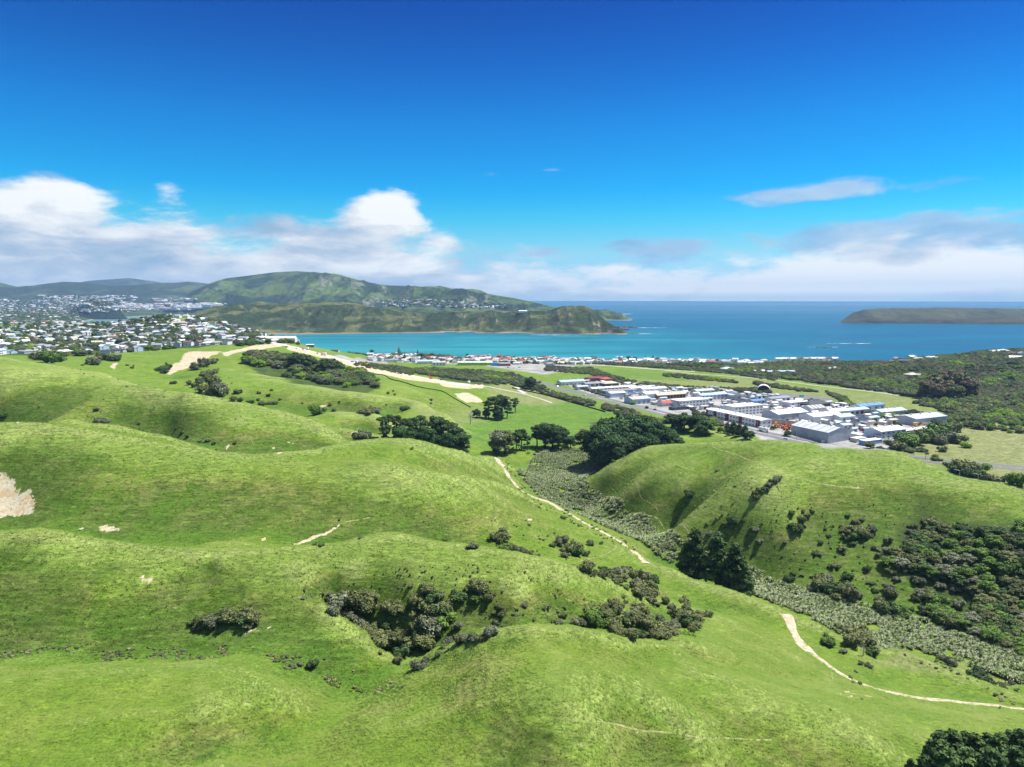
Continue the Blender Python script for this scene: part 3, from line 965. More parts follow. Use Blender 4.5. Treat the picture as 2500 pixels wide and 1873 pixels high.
def ridge_mesh(name, u0, u1, nu, crest, foot, ycrest, yback, nv, amp, nscale, material, back=0.25, prof=0.9, seed=0, lowest=-6.0, spur=0.25):
    """a range of hills: crest(u) gives its skyline row, foot(u)/ycrest(u)/yback(u) distances"""
    u = np.linspace(u0, u1, nu)
    yc = interp(ycrest, u)
    yf, yb = interp(foot, u), interp(yback, u)
    zc = CAM_H - kk(interp(crest, u)) * yc
    t = np.concatenate([np.linspace(0, 1, int(nv * 0.75)), np.linspace(1, 2, nv - int(nv * 0.75) + 1)[1:]])
    Tt, U = np.meshgrid(t, u, indexing='ij')
    Yf, Yc, Yb, Zc = [np.broadcast_to(q, Tt.shape) for q in (yf, yc, yb, zc)]
    Y = np.where(Tt <= 1, Yf + (Yc - Yf) * Tt, Yc + (Yb - Yc) * (Tt - 1))
    X = (U - CX) / FPX * Y * 1.005
    p = np.where(Tt <= 1, np.sin(np.clip(Tt, 0, 1) * math.pi / 2) ** prof * 0.62 + smooth(Tt) * 0.38, 1 - (1 - back) * smooth(Tt - 1))
    env = np.sin(np.clip(Tt, 0, 1) * math.pi) ** 0.7 * (Tt <= 1) + 0.3 * (Tt > 1) * (2 - Tt)
    rg = ridged(X, Y, nscale, 5, seed)
    # spurs running down toward the foot
    sp_ = ridged(X, Y * 0.35, nscale * 0.6, 3, seed + 5)
    Z = Zc * p + env * ((rg - 0.35) * amp + (sp_ - 0.4) * amp * spur)
    Z = np.where(Tt <= 1, np.minimum(Z, CAM_H - kk(interp(crest, U)) * Y - 0.2 + (Tt > 0.985) * 0.2), Z)
    Z = Z + fbm(X, Y, nscale * 0.16, 4, seed + 9) * amp * 0.14 * np.clip(Tt * 6, 0, 1) * np.where(np.abs(Tt - 1) < 0.12, np.abs(Tt - 1) / 0.12, 1)
    edge_ = np.minimum(smooth(Tt / 0.02), 1)
    Z = np.where(Tt < 0.02, np.minimum(Z, lowest + (Z - lowest) * edge_), Z)
    V = np.stack([X, Y, Z], 2).reshape(-1, 3)
    o = link(name, np_mesh(name, V, grid_faces(*Tt.shape)), material)
    tag(o, kind='structure')
    return X, Y, Z


M_HEAD = far_material('headland_scrub', (0.02, 0.032, 0.012), (0.06, 0.078, 0.025), (0.15, 0.155, 0.06), (0.22, 0.18, 0.13), 1.9, 0.47)
M_HILL = far_material('hill_cover', (0.013, 0.026, 0.012), (0.05, 0.085, 0.022), (0.105, 0.155, 0.035), (0.2, 0.2, 0.16), 1.1, 0.49)
M_FAR = far_material('far_hill_cover', (0.014, 0.024, 0.015), (0.035, 0.055, 0.025), (0.09, 0.12, 0.04), (0.2, 0.2, 0.16), 0.8, 0.45)
M_ISLE = far_material('island_cover', (0.03, 0.036, 0.026), (0.055, 0.062, 0.04), (0.08, 0.085, 0.055), (0.1, 0.09, 0.075), 1.2, 0.5)

HX = ridge_mesh('headland', 395, 1530, 760,
           [(395, 800), (430, 785), (480, 765), (530, 747), (600, 742), (700, 743), (820, 741), (870, 744), (950, 755), (1000, 762), (1045, 765), (1080, 762), (1150, 765), (1250, 762),
            (1300, 760), (1345, 762), (1370, 753), (1400, 747), (1425, 747), (1448, 757), (1462, 770), (1480, 785), (1500, 800), (1530, 812)],
           [(395, 2800), (700, 2960), (900, 3060), (1080, 3110), (1300, 3060), (1480, 2960), (1530, 2980)],
           [(395, 3600), (700, 3800), (900, 3650), (1100, 3900), (1300, 3500), (1400, 3300), (1530, 3050)],
           [(395, 4300), (700, 5000), (1000, 5200), (1300, 4500), (1400, 3600), (1530, 3100)], 230, 46, 300, M_HEAD, back=0.4, seed=4, spur=1.1)
ridge_mesh('hills', 400, 1570, 560,
           [(400, 755), (450, 735), (480, 712), (525, 691), (565, 679), (610, 674), (678, 665), (734, 662), (791, 666), (847, 675), (881, 688), (932, 696), (1017, 699), (1073, 702),
            (1158, 712), (1250, 727), (1300, 737), (1350, 750), (1400, 757), (1480, 766), (1570, 790)],
           [(400, 6300), (700, 5600), (1570, 4800)], [(400, 7900), (700, 7700), (1000, 7000), (1300, 6300), (1570, 5600)],
           [(400, 9500), (1570, 7000)], 190, 170, 900, M_HILL, seed=14, back=0.4, prof=1.15, spur=1.0)
ridge_mesh('hills', -500, 640, 420,
           [(-500, 660), (-200, 672), (0, 688), (40, 696), (60, 700), (100, 697), (170, 688), (230, 690), (280, 698), (350, 696), (400, 690), (430, 693), (470, 690), (525, 694), (640, 702)],
           [(-500, 6600), (640, 8700)], [(-500, 9000), (640, 10500)], [(-500, 11000), (640, 12500)], 120, 90, 1100, M_FAR, seed=24, back=0.5, prof=1.3, spur=0.7)
ridge_mesh('hills', 120, 620, 200,
           [(120, 712), (190, 693), (230, 686), (330, 679), (380, 686), (430, 694), (520, 700), (620, 712)],
           [(120, 12800), (620, 12800)], [(120, 14500), (620, 14500)], [(120, 17000), (620, 17000)], 60, 80, 1500, M_FAR, seed=34, back=0.5)
ridge_mesh('island', 2045, 3100, 360,
           [(2045, 786), (2056, 776), (2075, 764), (2100, 756), (2140, 753), (2300, 752), (2500, 755), (2900, 752), (3100, 780)],
           [(2045, 4380), (2080, 4350), (2500, 4150), (3100, 4200)], [(2045, 4420), (2080, 4600), (2500, 4500), (3100, 4400)],
           [(2045, 4450), (2080, 5200), (2500, 5400), (3100, 4600)], 60, 20, 260, M_ISLE, seed=44, back=0.7, prof=0.45)
# wooded knoll beside the harbour
ridge_mesh('hills', 172, 322, 110,
           [(172, 782), (192, 750), (215, 738), (240, 735), (270, 738), (295, 747), (322, 782)],
           [(180, 5150), (312, 5150)], [(180, 5350), (312, 5350)], [(180, 5700), (312, 5700)], 46, 14, 90,
           far_material('pine_wood', (0.012, 0.02, 0.012), (0.014, 0.026, 0.014), (0.02, 0.035, 0.018), (0.02, 0.03, 0.015), 3.0, 0.4), seed=54, back=0.0)


# the low plain of the town round the harbour
def plain_h(X, Y):
    U = X / Y / 1.005 * FPX + CX
    near_y = interp([(-600, 2300), (0, 2300), (180, 2300), (260, 2300), (700, 2300)], U)
    z = 20 + fbm(X, Y, 700, 4, 61) * 16 + smooth((Y - 3500) / 5000) * 60 * smooth((330 - U) / 500)
    # harbour basin
    left = interp([(4200, 215), (4700, 225), (5300, 330), (6200, 400), (7000, 470), (7600, 560), (9500, 560)], Y) if False else np.interp(Y, [3400, 4300, 4700, 5300, 5700, 6300, 6900, 7600], [180, 205, 232, 250, 330, 410, 480, 700])
    d = (left - U) / 60.0 + fbm(X, Y, 300, 3, 66) * 0.25
    return -7 + (z + 7) * smooth(d + 0.1)


uu, yy = np.linspace(-560, 720, 300), np.exp(np.linspace(math.log(2350), math.log(9200), 300))
YY, UU = np.meshgrid(yy, uu, indexing='ij')
XX = (UU - CX) / FPX * YY * 1.005
ZZ = plain_h(XX, YY)
M_PLAIN = far_material('town_ground', (0.025, 0.045, 0.018), (0.07, 0.1, 0.035), (0.14, 0.16, 0.07), (0.25, 0.22, 0.15), 2.4, 0.44)
tag(link('coastal_plain', np_mesh('coastal_plain', np.stack([XX, YY, ZZ], 2).reshape(-1, 3), grid_faces(300, 300)), M_PLAIN), kind='structure')

# ------------------------------------------------------------------ foliage
def leaf_material(name, cols, trans=0.0, rough=0.75, scale=0.35):
    """cols: dark, mid, light"""
    m_, N, b = mat(name)
    oi = N.node('ShaderNodeObjectInfo')
    geo = N.node('ShaderNodeNewGeometry')
    at = N.node('ShaderNodeAttribute', attribute_name='tone')
    tc = N.node('ShaderNodeTexCoord')
    n1 = N.noise(tc.outputs['Object'], scale, 3, 0.6)
    f = N.m('ADD', N.m('MULTIPLY', at.outputs['Fac'], 0.62), N.m('MULTIPLY', n1, 0.5))
    f = N.m('ADD', f, N.m('MULTIPLY', N.m('SUBTRACT', oi.outputs['Random'], 0.5), 0.3))
    col = N.ramp(f, [(0.18, cols[0]), (0.52, cols[1]), (0.95, cols[2])])
    N.l.new(col, b.inputs['Base Color'])
    b.inputs['Roughness'].default_value = rough
    b.inputs['Specular IOR Level'].default_value = 0.25
    return m_


L_DARK = leaf_material('leaves_pine', [(0.026, 0.048, 0.015), (0.055, 0.105, 0.026), (0.11, 0.18, 0.045)])
L_MACRO = leaf_material('leaves_cypress', [(0.014, 0.034, 0.01), (0.034, 0.082, 0.02), (0.07, 0.145, 0.035)])
L_OLIVE = leaf_material('leaves_olive', [(0.06, 0.075, 0.026), (0.13, 0.152, 0.05), (0.24, 0.26, 0.1)])
L_GREY = leaf_material('leaves_grey', [(0.062, 0.075, 0.04), (0.14, 0.16, 0.085), (0.28, 0.305, 0.18)])
L_GREEN = leaf_material('leaves_green', [(0.042, 0.085, 0.014), (0.1, 0.18, 0.028), (0.19, 0.29, 0.05)])
L_LIME = leaf_material('leaves_lime', [(0.085, 0.15, 0.012), (0.18, 0.3, 0.022), (0.3, 0.42, 0.04)])
L_RUST = leaf_material('leaves_rust', [(0.065, 0.05, 0.032), (0.13, 0.1, 0.06), (0.2, 0.17, 0.09)])
M_BARK = simple('bark', (0.10, 0.075, 0.055), 0.9, 0.3, 3.0)
M_PALEBARK = simple('pale_bark', (0.36, 0.33, 0.29), 0.9, 0.25, 3.0)


def leaves_on(centres, radii, count, size, r_, flat=0.85, tone_j=0.35, up=0.35, shell=0.35, drop=0.0):
    """many small leaf clusters spread through the lobes of a crown; returns V, F (tris), tone"""
    centres, radii = np.asarray(centres, float), np.asarray(radii, float)
    w = (radii[:, 0] * radii[:, 1] + radii[:, 1] * radii[:, 2]) ** 1.0
    idx = r_.choice(len(centres), count, p=w / w.sum())
    d = r_.normal(size=(count, 3))
    d /= np.linalg.norm(d, axis=1, keepdims=True)
    d[:, 2] = np.where(d[:, 2] < -0.45, -d[:, 2] * 0.6, d[:, 2])
    rad = (1 - shell * r_.random(count) ** 2.0)
    p = centres[idx] + d * radii[idx] * rad[:, None]
    nrm = d + r_.normal(size=(count, 3)) * 0.55 + np.array([0, 0, up])
    nrm /= np.linalg.norm(nrm, axis=1, keepdims=True)
    t1 = np.cross(nrm, r_.normal(size=(count, 3)))
    t1 /= np.linalg.norm(t1, axis=1, keepdims=True) + 1e-9
    t2 = np.cross(nrm, t1)
    s = size * (0.55 + 0.9 * r_.random(count))[:, None]
    a = p + t1 * s
    b = p - t1 * s * 0.6 + t2 * s * 0.85
    c = p - t1 * s * 0.6 - t2 * s * 0.85 + nrm * s * 0.35
    V = np.stack([a, b, c], 1).reshape(-1, 3)
    F = np.arange(count * 3).reshape(-1, 3)
    lobe = r_.random(len(centres))
    tone = np.clip(0.5 + (lobe[idx] - 0.5) * 0.5 + (r_.random(count) - 0.5) * tone_j * 2, 0, 1)
    return V, F, np.repeat(tone, 3)


def core_blobs(centres, radii, r_, k=0.78):
    """closed inner volumes that stop light passing straight through a crown"""
    Vs, Fs, o = [], [], 0
    seg, ring = 7, 4
    for c, rd in zip(centres, radii):
        vs = [(0, 0, 1)]
        for i in range(1, ring):
            th = math.pi * i / ring
            for j in range(seg):
                ph = 2 * math.pi * j / seg + i
                q = 0.85 + 0.3 * r_.random()
                vs.append((math.sin(th) * math.cos(ph) * q, math.sin(th) * math.sin(ph) * q, math.cos(th)))
        vs.append((0, 0, -1))
        vs = np.array(vs) * np.asarray(rd) * k + np.asarray(c)
        fs = []
        for j in range(seg):
            fs.append((0, 1 + j, 1 + (j + 1) % seg))
            for i in range(ring - 2):
                a_, b_ = 1 + i * seg + j, 1 + i * seg + (j + 1) % seg
                fs += [(a_, a_ + seg, b_ + seg), (a_, b_ + seg, b_)]
            a_, b_ = 1 + (ring - 2) * seg + j, 1 + (ring - 2) * seg + (j + 1) % seg
            fs.append((a_, len(vs) - 1, b_))
        Vs.append(vs)
        Fs.append(np.array(fs) + o)
        o += len(vs)
    return np.vstack(Vs), np.vstack(Fs)


def crown_mesh(name, centres, radii, count, size, seed, mat_, **kw):
    r_ = np.random.default_rng(seed)
    V, F, tone = leaves_on(centres, radii, count, size, r_, **kw)
    V2, F2 = core_blobs(centres, radii, r_)
    me = np_mesh(name, np.vstack([V, V2]), np.vstack([F, F2 + len(V)]), False)
    at = me.attributes.new('tone', 'FLOAT', 'POINT')
    at.data.foreach_set('value', np.concatenate([tone, np.full(len(V2), 0.25)]).astype(np.float32))
    me.materials.append(mat_)
    return me


def tube(pts, rad, seg=6):
    """tapered tube through points"""
    V, F = [], []
    pts = [Vector(p) for p in pts]
    for i, p in enumerate(pts):
        t = (pts[min(i + 1, len(pts) - 1)] - pts[max(i - 1, 0)]).normalized()
        s = t.cross(Vector((0.3, 1, 0.1))).normalized()
        q = t.cross(s)
        for j in range(seg):
            a_ = 2 * math.pi * j / seg
            V.append(p + (s * math.cos(a_) + q * math.sin(a_)) * rad[i])
    for i in range(len(pts) - 1):
        for j in range(seg):
            k_ = (j + 1) % seg
            F.append((i * seg + j, i * seg + k_, (i + 1) * seg + k_, (i + 1) * seg + j))
    return [tuple(v) for v in V], F


def tubes_mesh(name, specs, mat_):
    V, F = [], []
    for pts, rad, seg in specs:
        v, f = tube(pts, rad, seg)
        F += [tuple(i + len(V) for i in q) for q in f]
        V += v
    me = np_mesh(name, V, F)
    me.materials.append(mat_)
    return me


# --- shrubs: unit size about 1 m radius, several shapes and colours
def bush_shape(seed, n_l, flat=0.85, tall=1.0):
    r_ = np.random.default_rng(seed)
    cs, rs = [(0, 0, 0.42 * tall)], [(0.62, 0.62, 0.5 * tall)]
    for k in range(n_l):
        a_ = r_.random() * 6.28
        d_ = 0.35 + 0.4 * r_.random()
        q = 0.26 + 0.24 * r_.random()
        cs.append((d_ * math.cos(a_), d_ * math.sin(a_), (0.28 + 0.45 * r_.random()) * tall))
        rs.append((q, q, q * flat * tall))
    return cs, rs


BUSH = {}
for key, m_ in (('olive', L_OLIVE), ('grey', L_GREY), ('green', L_GREEN), ('dark', L_DARK), ('lime', L_LIME), ('rust', L_RUST)):
    BUSH[key] = []
    for s_ in range(3 if key in ('olive', 'green', 'grey') else 2):
        cs, rs = bush_shape(s_ * 7 + len(key), 9, 0.9, (0.85, 1.05, 1.25)[s_])
        BUSH[key].append(crown_mesh('foliage', cs, rs, 1200, 0.082, s_ + 3, m_, shell=0.5))
STEM = tubes_mesh('stem', [([(0, 0, -0.25), (0.02, 0, 0.1), (0.05, 0.03, 0.5)], [0.09, 0.07, 0.04], 5)], M_BARK)


def tree_shape(kind, seed):
    """returns crown lobes and the trunk tubes of a tree about 10 m tall"""
    r_ = np.random.default_rng(seed)
    cs, rs, tb = [], [], []
    if kind == 'broad':
        for k in range(15):
            a_ = k * 2.4
            d_ = 2.7 * math.sqrt((k + 0.5) / 15)
            q = 1.25 + 0.7 * r_.random()
            z_ = 7.6 - 0.42 * d_ * d_ * 0.5 + r_.normal() * 0.5
            cs.append((d_ * math.cos(a_), d_ * math.sin(a_), z_))
            rs.append((q, q, q * 0.72))
        for k in range(7):
            a_ = k * 0.9 + 0.4
            cs.append((2.7 * math.cos(a_), 2.7 * math.sin(a_), 2.6 + r_.random() * 2.2))
            rs.append((1.4, 1.4, 1.3))
        cs.append((0, 0, 5.0))
        rs.append((2.6, 2.6, 3.4))
        tb.append(([(0, 0, -1), (0.1, 0, 2), (0, 0.2, 5), (0.1, 0.1, 7)], [0.42, 0.34, 0.25, 0.1], 6))
        for k in range(5):
            a_ = k * 1.26
            tb.append(([(0, 0, 2.2), (1.0 * math.cos(a_), 1.0 * math.sin(a_), 4.2), (2.2 * math.cos(a_), 2.2 * math.sin(a_), 6.2)], [0.2, 0.14, 0.05], 5))
    elif kind == 'pine':
        # irregular layered pine, bare lower trunk
        for k in range(22):
            t = k / 21
            z_ = 1.3 + 8.3 * t
            w_ = (2.4 * (1 - t) ** 0.6 + 0.45) * (0.7 + 0.5 * r_.random())
            a_ = k * 2.4 + r_.random()
            q = 0.75 + 0.75 * (1 - t)
            cs.append((w_ * 0.62 * math.cos(a_), w_ * 0.62 * math.sin(a_), z_))
            rs.append((q * 1.1, q * 1.1, q * 0.62))
            tb.append(([(0, 0, z_ - 0.7), (w_ * 0.5 * math.cos(a_), w_ * 0.5 * math.sin(a_), z_ - 0.25)], [0.1, 0.04], 4))
        cs.append((0, 0, 6.4))
        rs.append((1.0, 1.0, 2.6))
        tb.append(([(0, 0, -1), (0.05, 0.1, 3), (0.1, 0, 6), (0, 0, 9.4)], [0.34, 0.28, 0.18, 0.05], 6))
    elif kind == 'tall_pine':
        # long bare stem, flat-topped head
        for k in range(11):
            a_ = k * 2.4
            d_ = 2.0 * math.sqrt((k + 0.3) / 11)
            z_ = 8.4 - d_ * 0.5 + r_.normal() * 0.45
            q = 0.85 + 0.5 * r_.random()
            cs.append((d_ * math.cos(a_), d_ * math.sin(a_), z_))
            rs.append((q, q, q * 0.55))
            tb.append(([(0, 0, 5.0 + r_.random()), (d_ * 0.6 * math.cos(a_), d_ * 0.6 * math.sin(a_), z_ - 0.7)], [0.1, 0.04], 4))
        for k in range(10):
            a_ = r_.random() * 6.28
            cs.append((1.5 * math.cos(a_), 1.5 * math.sin(a_), 3.0 + 0.42 * k + r_.random()))
            rs.append((0.85, 0.85, 0.5))
        tb.append(([(0, 0, -1), (0.12, 0.1, 3), (0.2, 0, 6), (0.1, 0.1, 8.4)], [0.3, 0.24, 0.17, 0.06], 6))
    elif kind == 'norfolk':
        for k in range(9):
            t = k / 8
            z_ = 1.6 + 7.6 * t
            w_ = 2.3 * (1 - t) + 0.35
            for j in range(5 if k < 7 else 2):
                a_ = j * 1.257 + k * 0.6
                cs.append((w_ * 0.55 * math.cos(a_), w_ * 0.55 * math.sin(a_), z_))
                rs.append((w_ * 0.45 + 0.15, w_ * 0.45 + 0.15, 0.33))
        tb.append(([(0, 0, -1), (0, 0, 5), (0, 0, 9.8)], [0.26, 0.18, 0.04], 6))
    elif kind == 'dead':
        tb.append(([(0, 0, -1), (0.1, 0, 2), (0.3, 0.1, 4.5)], [0.3, 0.22, 0.12], 6))
        for k in range(12):
            a_ = k * 2.4
            z_ = 1.8 + k * 0.3
            L_ = 2.6 - k * 0.1
            tb.append(([(0.1, 0, z_), (L_ * 0.5 * math.cos(a_), L_ * 0.5 * math.sin(a_), z_ + 1.1), (L_ * math.cos(a_), L_ * math.sin(a_), z_ + 2.3)], [0.12, 0.07, 0.02], 4))
            tb.append(([(L_ * 0.5 * math.cos(a_), L_ * 0.5 * math.sin(a_), z_ + 1.1), (L_ * 0.7 * math.cos(a_ + 0.6), L_ * 0.7 * math.sin(a_ + 0.6), z_ + 2.4)], [0.06, 0.02], 4))
    return cs, rs, tb


TREE = {}
for kind, key, m_, cnt, sz in (('broad', 'cypress', L_MACRO, 5200, 0.26), ('broad', 'broadleaf', L_GREEN, 2200, 0.3), ('broad', 'olive_tree', L_OLIVE, 2200, 0.3), ('pine', 'pine', L_DARK, 3400, 0.24),
                              ('tall_pine', 'tall_pine', L_DARK, 2200, 0.22), ('norfolk', 'norfolk', L_DARK, 1600, 0.24), ('broad', 'rust_tree', L_RUST, 2000, 0.3), ('broad', 'dark_tree', L_DARK, 2200, 0.3),
                              ('broad', 'grey_tree', L_GREY, 2000, 0.26), ('broad', 'lime_tree', L_LIME, 1800, 0.3)):
    TREE[key] = []
    for s_ in range(2):
        cs, rs, tb = tree_shape(kind, 11 + s_ * 5)
        TREE[key].append((crown_mesh('crown', cs, rs, cnt, sz, s_ + 21, m_), tubes_mesh('trunk', tb, M_BARK)))
_, _, tb = tree_shape('dead', 3)
DEAD = tubes_mesh('branches', tb, M_PALEBARK)

N_TREES = [0]


def add_tree(key, x, y, h, label, group=None, z=None, rz=None, wid=1.0, cat='tree', name=None):
    """one tree: an Empty at its foot, crown and trunk below it"""
    i = N_TREES[0]
    N_TREES[0] += 1
    crown, trunk = TREE[key][i % 2]
    s = h / 9.6
    e = link(name or {'cypress': 'cypress_tree', 'broadleaf': 'broadleaf_tree', 'olive_tree': 'broadleaf_tree', 'pine': 'pine_tree', 'tall_pine': 'pine_tree', 'norfolk': 'norfolk_pine',
                      'rust_tree': 'broadleaf_tree', 'dark_tree': 'evergreen_tree', 'grey_tree': 'broadleaf_tree', 'lime_tree': 'broadleaf_tree'}[key], None)
    e.location = (x, y, hz(x, y) if z is None else z)
    e.rotation_euler = (0, 0, rnd.random() * 6.28 if rz is None else rz)
    e.scale = (s * wid, s * wid, s)
    tag(e, label, cat, group)
    link('crown', crown, parent=e)
    link('trunk', trunk, parent=e)
    return e


def add_bush(key, x, y, r, label, group=None, tall=1.0, stem=False, z=None):
    """one shrub of radius r metres"""
    me = rnd.choice(BUSH[key])
    o = link('shrub', me)
    o.location = (x, y, (hz(x, y) if z is None else z) - 0.08 * r)
    o.rotation_euler = (rnd.uniform(-0.1, 0.1), rnd.uniform(-0.1, 0.1), rnd.random() * 6.28)
    o.scale = (r * rnd.uniform(0.9, 1.15), r * rnd.uniform(0.85, 1.1), r * tall)
    tag(o, label, 'shrub', group)
    return o


# --- masses that nobody could count: points carrying one of several meshes
def scatter_stuff(name, pts, rot, scl, idx, sources, label, cat, group=None):
    """one object whose points each show one of the source meshes (geometry nodes)"""
    V = np.asarray(pts, np.float32)
    me = bpy.data.meshes.new(name)
    me.vertices.add(len(V))
    me.vertices.foreach_set('co', V.ravel())
    for nm, typ, arr in (('rz', 'FLOAT', rot), ('sc', 'FLOAT_VECTOR', scl), ('ix', 'INT', idx)):
        at = me.attributes.new(nm, typ, 'POINT')
        if typ == 'FLOAT_VECTOR':
            at.data.foreach_set('vector', np.asarray(arr, np.float32).ravel())
        else:
            at.data.foreach_set('value', np.asarray(arr, np.float32 if typ == 'FLOAT' else np.int32))
    me.update()
    o = link(name, me)
    tag(o, label, cat, group, 'stuff')
    ng = bpy.data.node_groups.new(name + '_points', 'GeometryNodeTree')
    ng.interface.new_socket(name='Geometry', in_out='INPUT', socket_type='NodeSocketGeometry')
    ng.interface.new_socket(name='Geometry', in_out='OUTPUT', socket_type='NodeSocketGeometry')
    n_, l_ = ng.nodes, ng.links
    gi, go = n_.new('NodeGroupInput'), n_.new('NodeGroupOutput')
    join = n_.new('GeometryNodeJoinGeometry')

    def named(nm, typ):
        a_ = n_.new('GeometryNodeInputNamedAttribute')
        a_.data_type = typ
        a_.inputs['Name'].default_value = nm
        return a_.outputs['Attribute']

    rz, sc_, ix = named('rz', 'FLOAT'), named('sc', 'FLOAT_VECTOR'), named('ix', 'INT')
    cx = n_.new('ShaderNodeCombineXYZ')
    l_.new(rz, cx.inputs[2])
    for k, src in enumerate(sources):
        so = bpy.data.objects.get('src_' + src.name)
        if so is None or so.data is not src:
            so = bpy.data.objects.new('src_' + src.name, src)
        oi = n_.new('GeometryNodeObjectInfo')
        oi.inputs['Object'].default_value = so
        cmp_ = n_.new('FunctionNodeCompare')
        cmp_.data_type = 'INT'
        cmp_.operation = 'EQUAL'
        l_.new(ix, cmp_.inputs[2])
        cmp_.inputs[3].default_value = k
        ip = n_.new('GeometryNodeInstanceOnPoints')
        l_.new(gi.outputs[0], ip.inputs['Points'])
        l_.new(cmp_.outputs[0], ip.inputs['Selection'])
        l_.new(oi.outputs['Geometry'], ip.inputs['Instance'])
        l_.new(cx.outputs[0], ip.inputs['Rotation'])
        l_.new(sc_, ip.inputs['Scale'])
        l_.new(ip.outputs[0], join.inputs[0])
    l_.new(join.outputs[0], go.inputs[0])
    md = o.modifiers.new('points', 'NODES')
    md.node_group = ng
    return o


def random_in(pw, n_pts, r_, jitter=0.0):
    """n points spread evenly inside a world polygon"""
    lo, hi = pw.min(0), pw.max(0)
    out = np.zeros((0, 2))
    while len(out) < n_pts:
        q = lo + (hi - lo) * r_.random((n_pts * 3 + 50, 2))
        out = np.vstack([out, q[inside(pw, q[:, 0], q[:, 1])]])
    return out[:n_pts]

# ------------------------------------------------------------------ shrubs and trees where they stand
ORD = ['zeroth', 'first', 'second', 'third', 'fourth', 'fifth', 'sixth', 'seventh', 'eighth', 'ninth', 'tenth', 'eleventh', 'twelfth', 'thirteenth', 'fourteenth', 'fifteenth', 'sixteenth',
       'seventeenth', 'eighteenth', 'nineteenth']
TENS = {2: ('twenty', 'twentieth'), 3: ('thirty', 'thirtieth'), 4: ('forty', 'fortieth'), 5: ('fifty', 'fiftieth'), 6: ('sixty', 'sixtieth'), 7: ('seventy', 'seventieth'), 8: ('eighty', 'eightieth'), 9: ('ninety', 'ninetieth')}


def ordinal(k):
    if k < 20:
        return ORD[k]
    if k >= 100:
        return 'hundred and ' + ordinal(k - 100) if k > 100 else 'hundredth'
    t, r = divmod(k, 10)
    return TENS[t][1] if r == 0 else TENS[t][0] + '-' + ORD[r]


SITES = {}


def site_add(site, o, phrase, u):
    SITES.setdefault(site, []).append((u, o, phrase))


def name_sites():
    """every member of a site is told apart by its look and its place in the row from the left"""
    for site, rows in SITES.items():
        rows.sort(key=lambda q: q[0])
        by = {}
        for u, o, ph in rows:
            by.setdefault(ph, []).append(o)
        for ph, os_ in by.items():
            for k, o in enumerate(os_):
                if len(os_) == 1:
                    o['label'] = 'the only %s %s' % (ph, site)
                elif k == 0:
                    o['label'] = 'leftmost %s %s' % (ph, site)
                elif k == len(os_) - 1:
                    o['label'] = 'rightmost %s %s' % (ph, site)
                else:
                    o['label'] = '%s %s, %s from the left' % (ph, site, ordinal(k + 1))


COLWORD = {'olive': 'olive', 'grey': 'silvery grey', 'green': 'green', 'dark': 'dark', 'lime': 'yellow-green', 'rust': 'brownish'}
SMALL = []


def shrubs(site, group, txt, fx, fy, fs, colour='olive', minr=0.0, small_px=5.6):
    """txt: X Y R [colour] per shrub in the measuring frame; full = (fx + fs X, fy + fs Y)"""
    tok = txt.replace(',', ' ').split()
    i = 0
    while i < len(tok):
        X, Y, R_ = float(tok[i]), float(tok[i + 1]), float(tok[i + 2])
        i += 3
        c = colour
        if i < len(tok) and tok[i][0].isalpha():
            c = {'o': 'olive', 'g': 'grey', 'n': 'green', 'd': 'dark', 'l': 'lime', 'r': 'rust'}[tok[i]]
            i += 1
        elif rnd.random() < 0.22:
            c = rnd.choice(['grey', 'olive', 'dark'])
        u, v, r_ = fx + fs * X, fy + fs * Y, fs * R_
        x, y, z = hit(u, min(v + r_ * 0.55, 1870))
        d = math.sqrt(x * x + y * y + (CAM_H - z) ** 2)
        rm = r_ * d / FPX * 1.32
        if r_ < small_px:
            SMALL.append((x, y, z, rm, c))
            continue
        o = add_bush(c, x, y, rm, '', group, tall=rnd.uniform(0.9, 1.2))
        sz = 'small' if r_ < 7 else ('mid-sized' if r_ < 14 else 'large')
        site_add(site, o, '%s %s shrub' % (sz, COLWORD[c]), u)


shrubs('in the dark clump on the near left slope', 'shrubs clumped on the near left slope',
       '1025 890 26 n 1060 900 30 o 1040 925 22 g 1090 870 36 o 1120 895 34 g 1150 860 38 o 1190 880 36 o 1180 850 30 d 1220 860 36 o 1255 870 34 o 1285 885 36 d 1320 880 36 o 1300 905 26 o', 0, 1100, 0.4666)
Z2 = (700, 1200, 0.3617)
shrubs('in the near gully clump', 'shrubs filling the near gully', '''
370 740 60 g 330 790 50 g 380 820 60 g 430 850 45 g 480 760 60 o 540 745 50 o 560 800 55 o 595 705 30 o 500 900 40 g 560 930 45 o 620 960 50 o 670 895 35 d 660 790 35 o
730 800 50 o 780 800 30 o 690 780 35 o 650 1000 55 o 620 1030 45 o 700 1040 45 o 730 1000 40 g 780 1090 55 d 755 1150 25 o 770 960 65 o 850 1000 58 o 920 1010 55 o 960 1020 45 o
900 960 50 d 870 930 50 o 1000 940 50 g 960 900 55 g 900 850 50 o 960 800 60 o 1030 800 60 d 1080 780 40 o 1050 860 60 n 1020 900 40 o 940 740 50 o 1000 720 50 d 880 740 40 o 860 770 40 d
950 670 40 o 1030 690 30 g 835 635 18 865 690 20 760 880 15 800 850 15 1150 910 30 g 1155 700 50 d 1225 655 25 o 1280 630 45 o 1310 670 50 o 1290 710 40 n 1350 700 40 o
1210 990 30 g 1160 1010 35 o 1100 1020 30 g 1070 1035 25 o 1270 980 35 g 1320 980 35 o 1380 950 35 g 630 1090 14 685 1080 14''', *Z2)
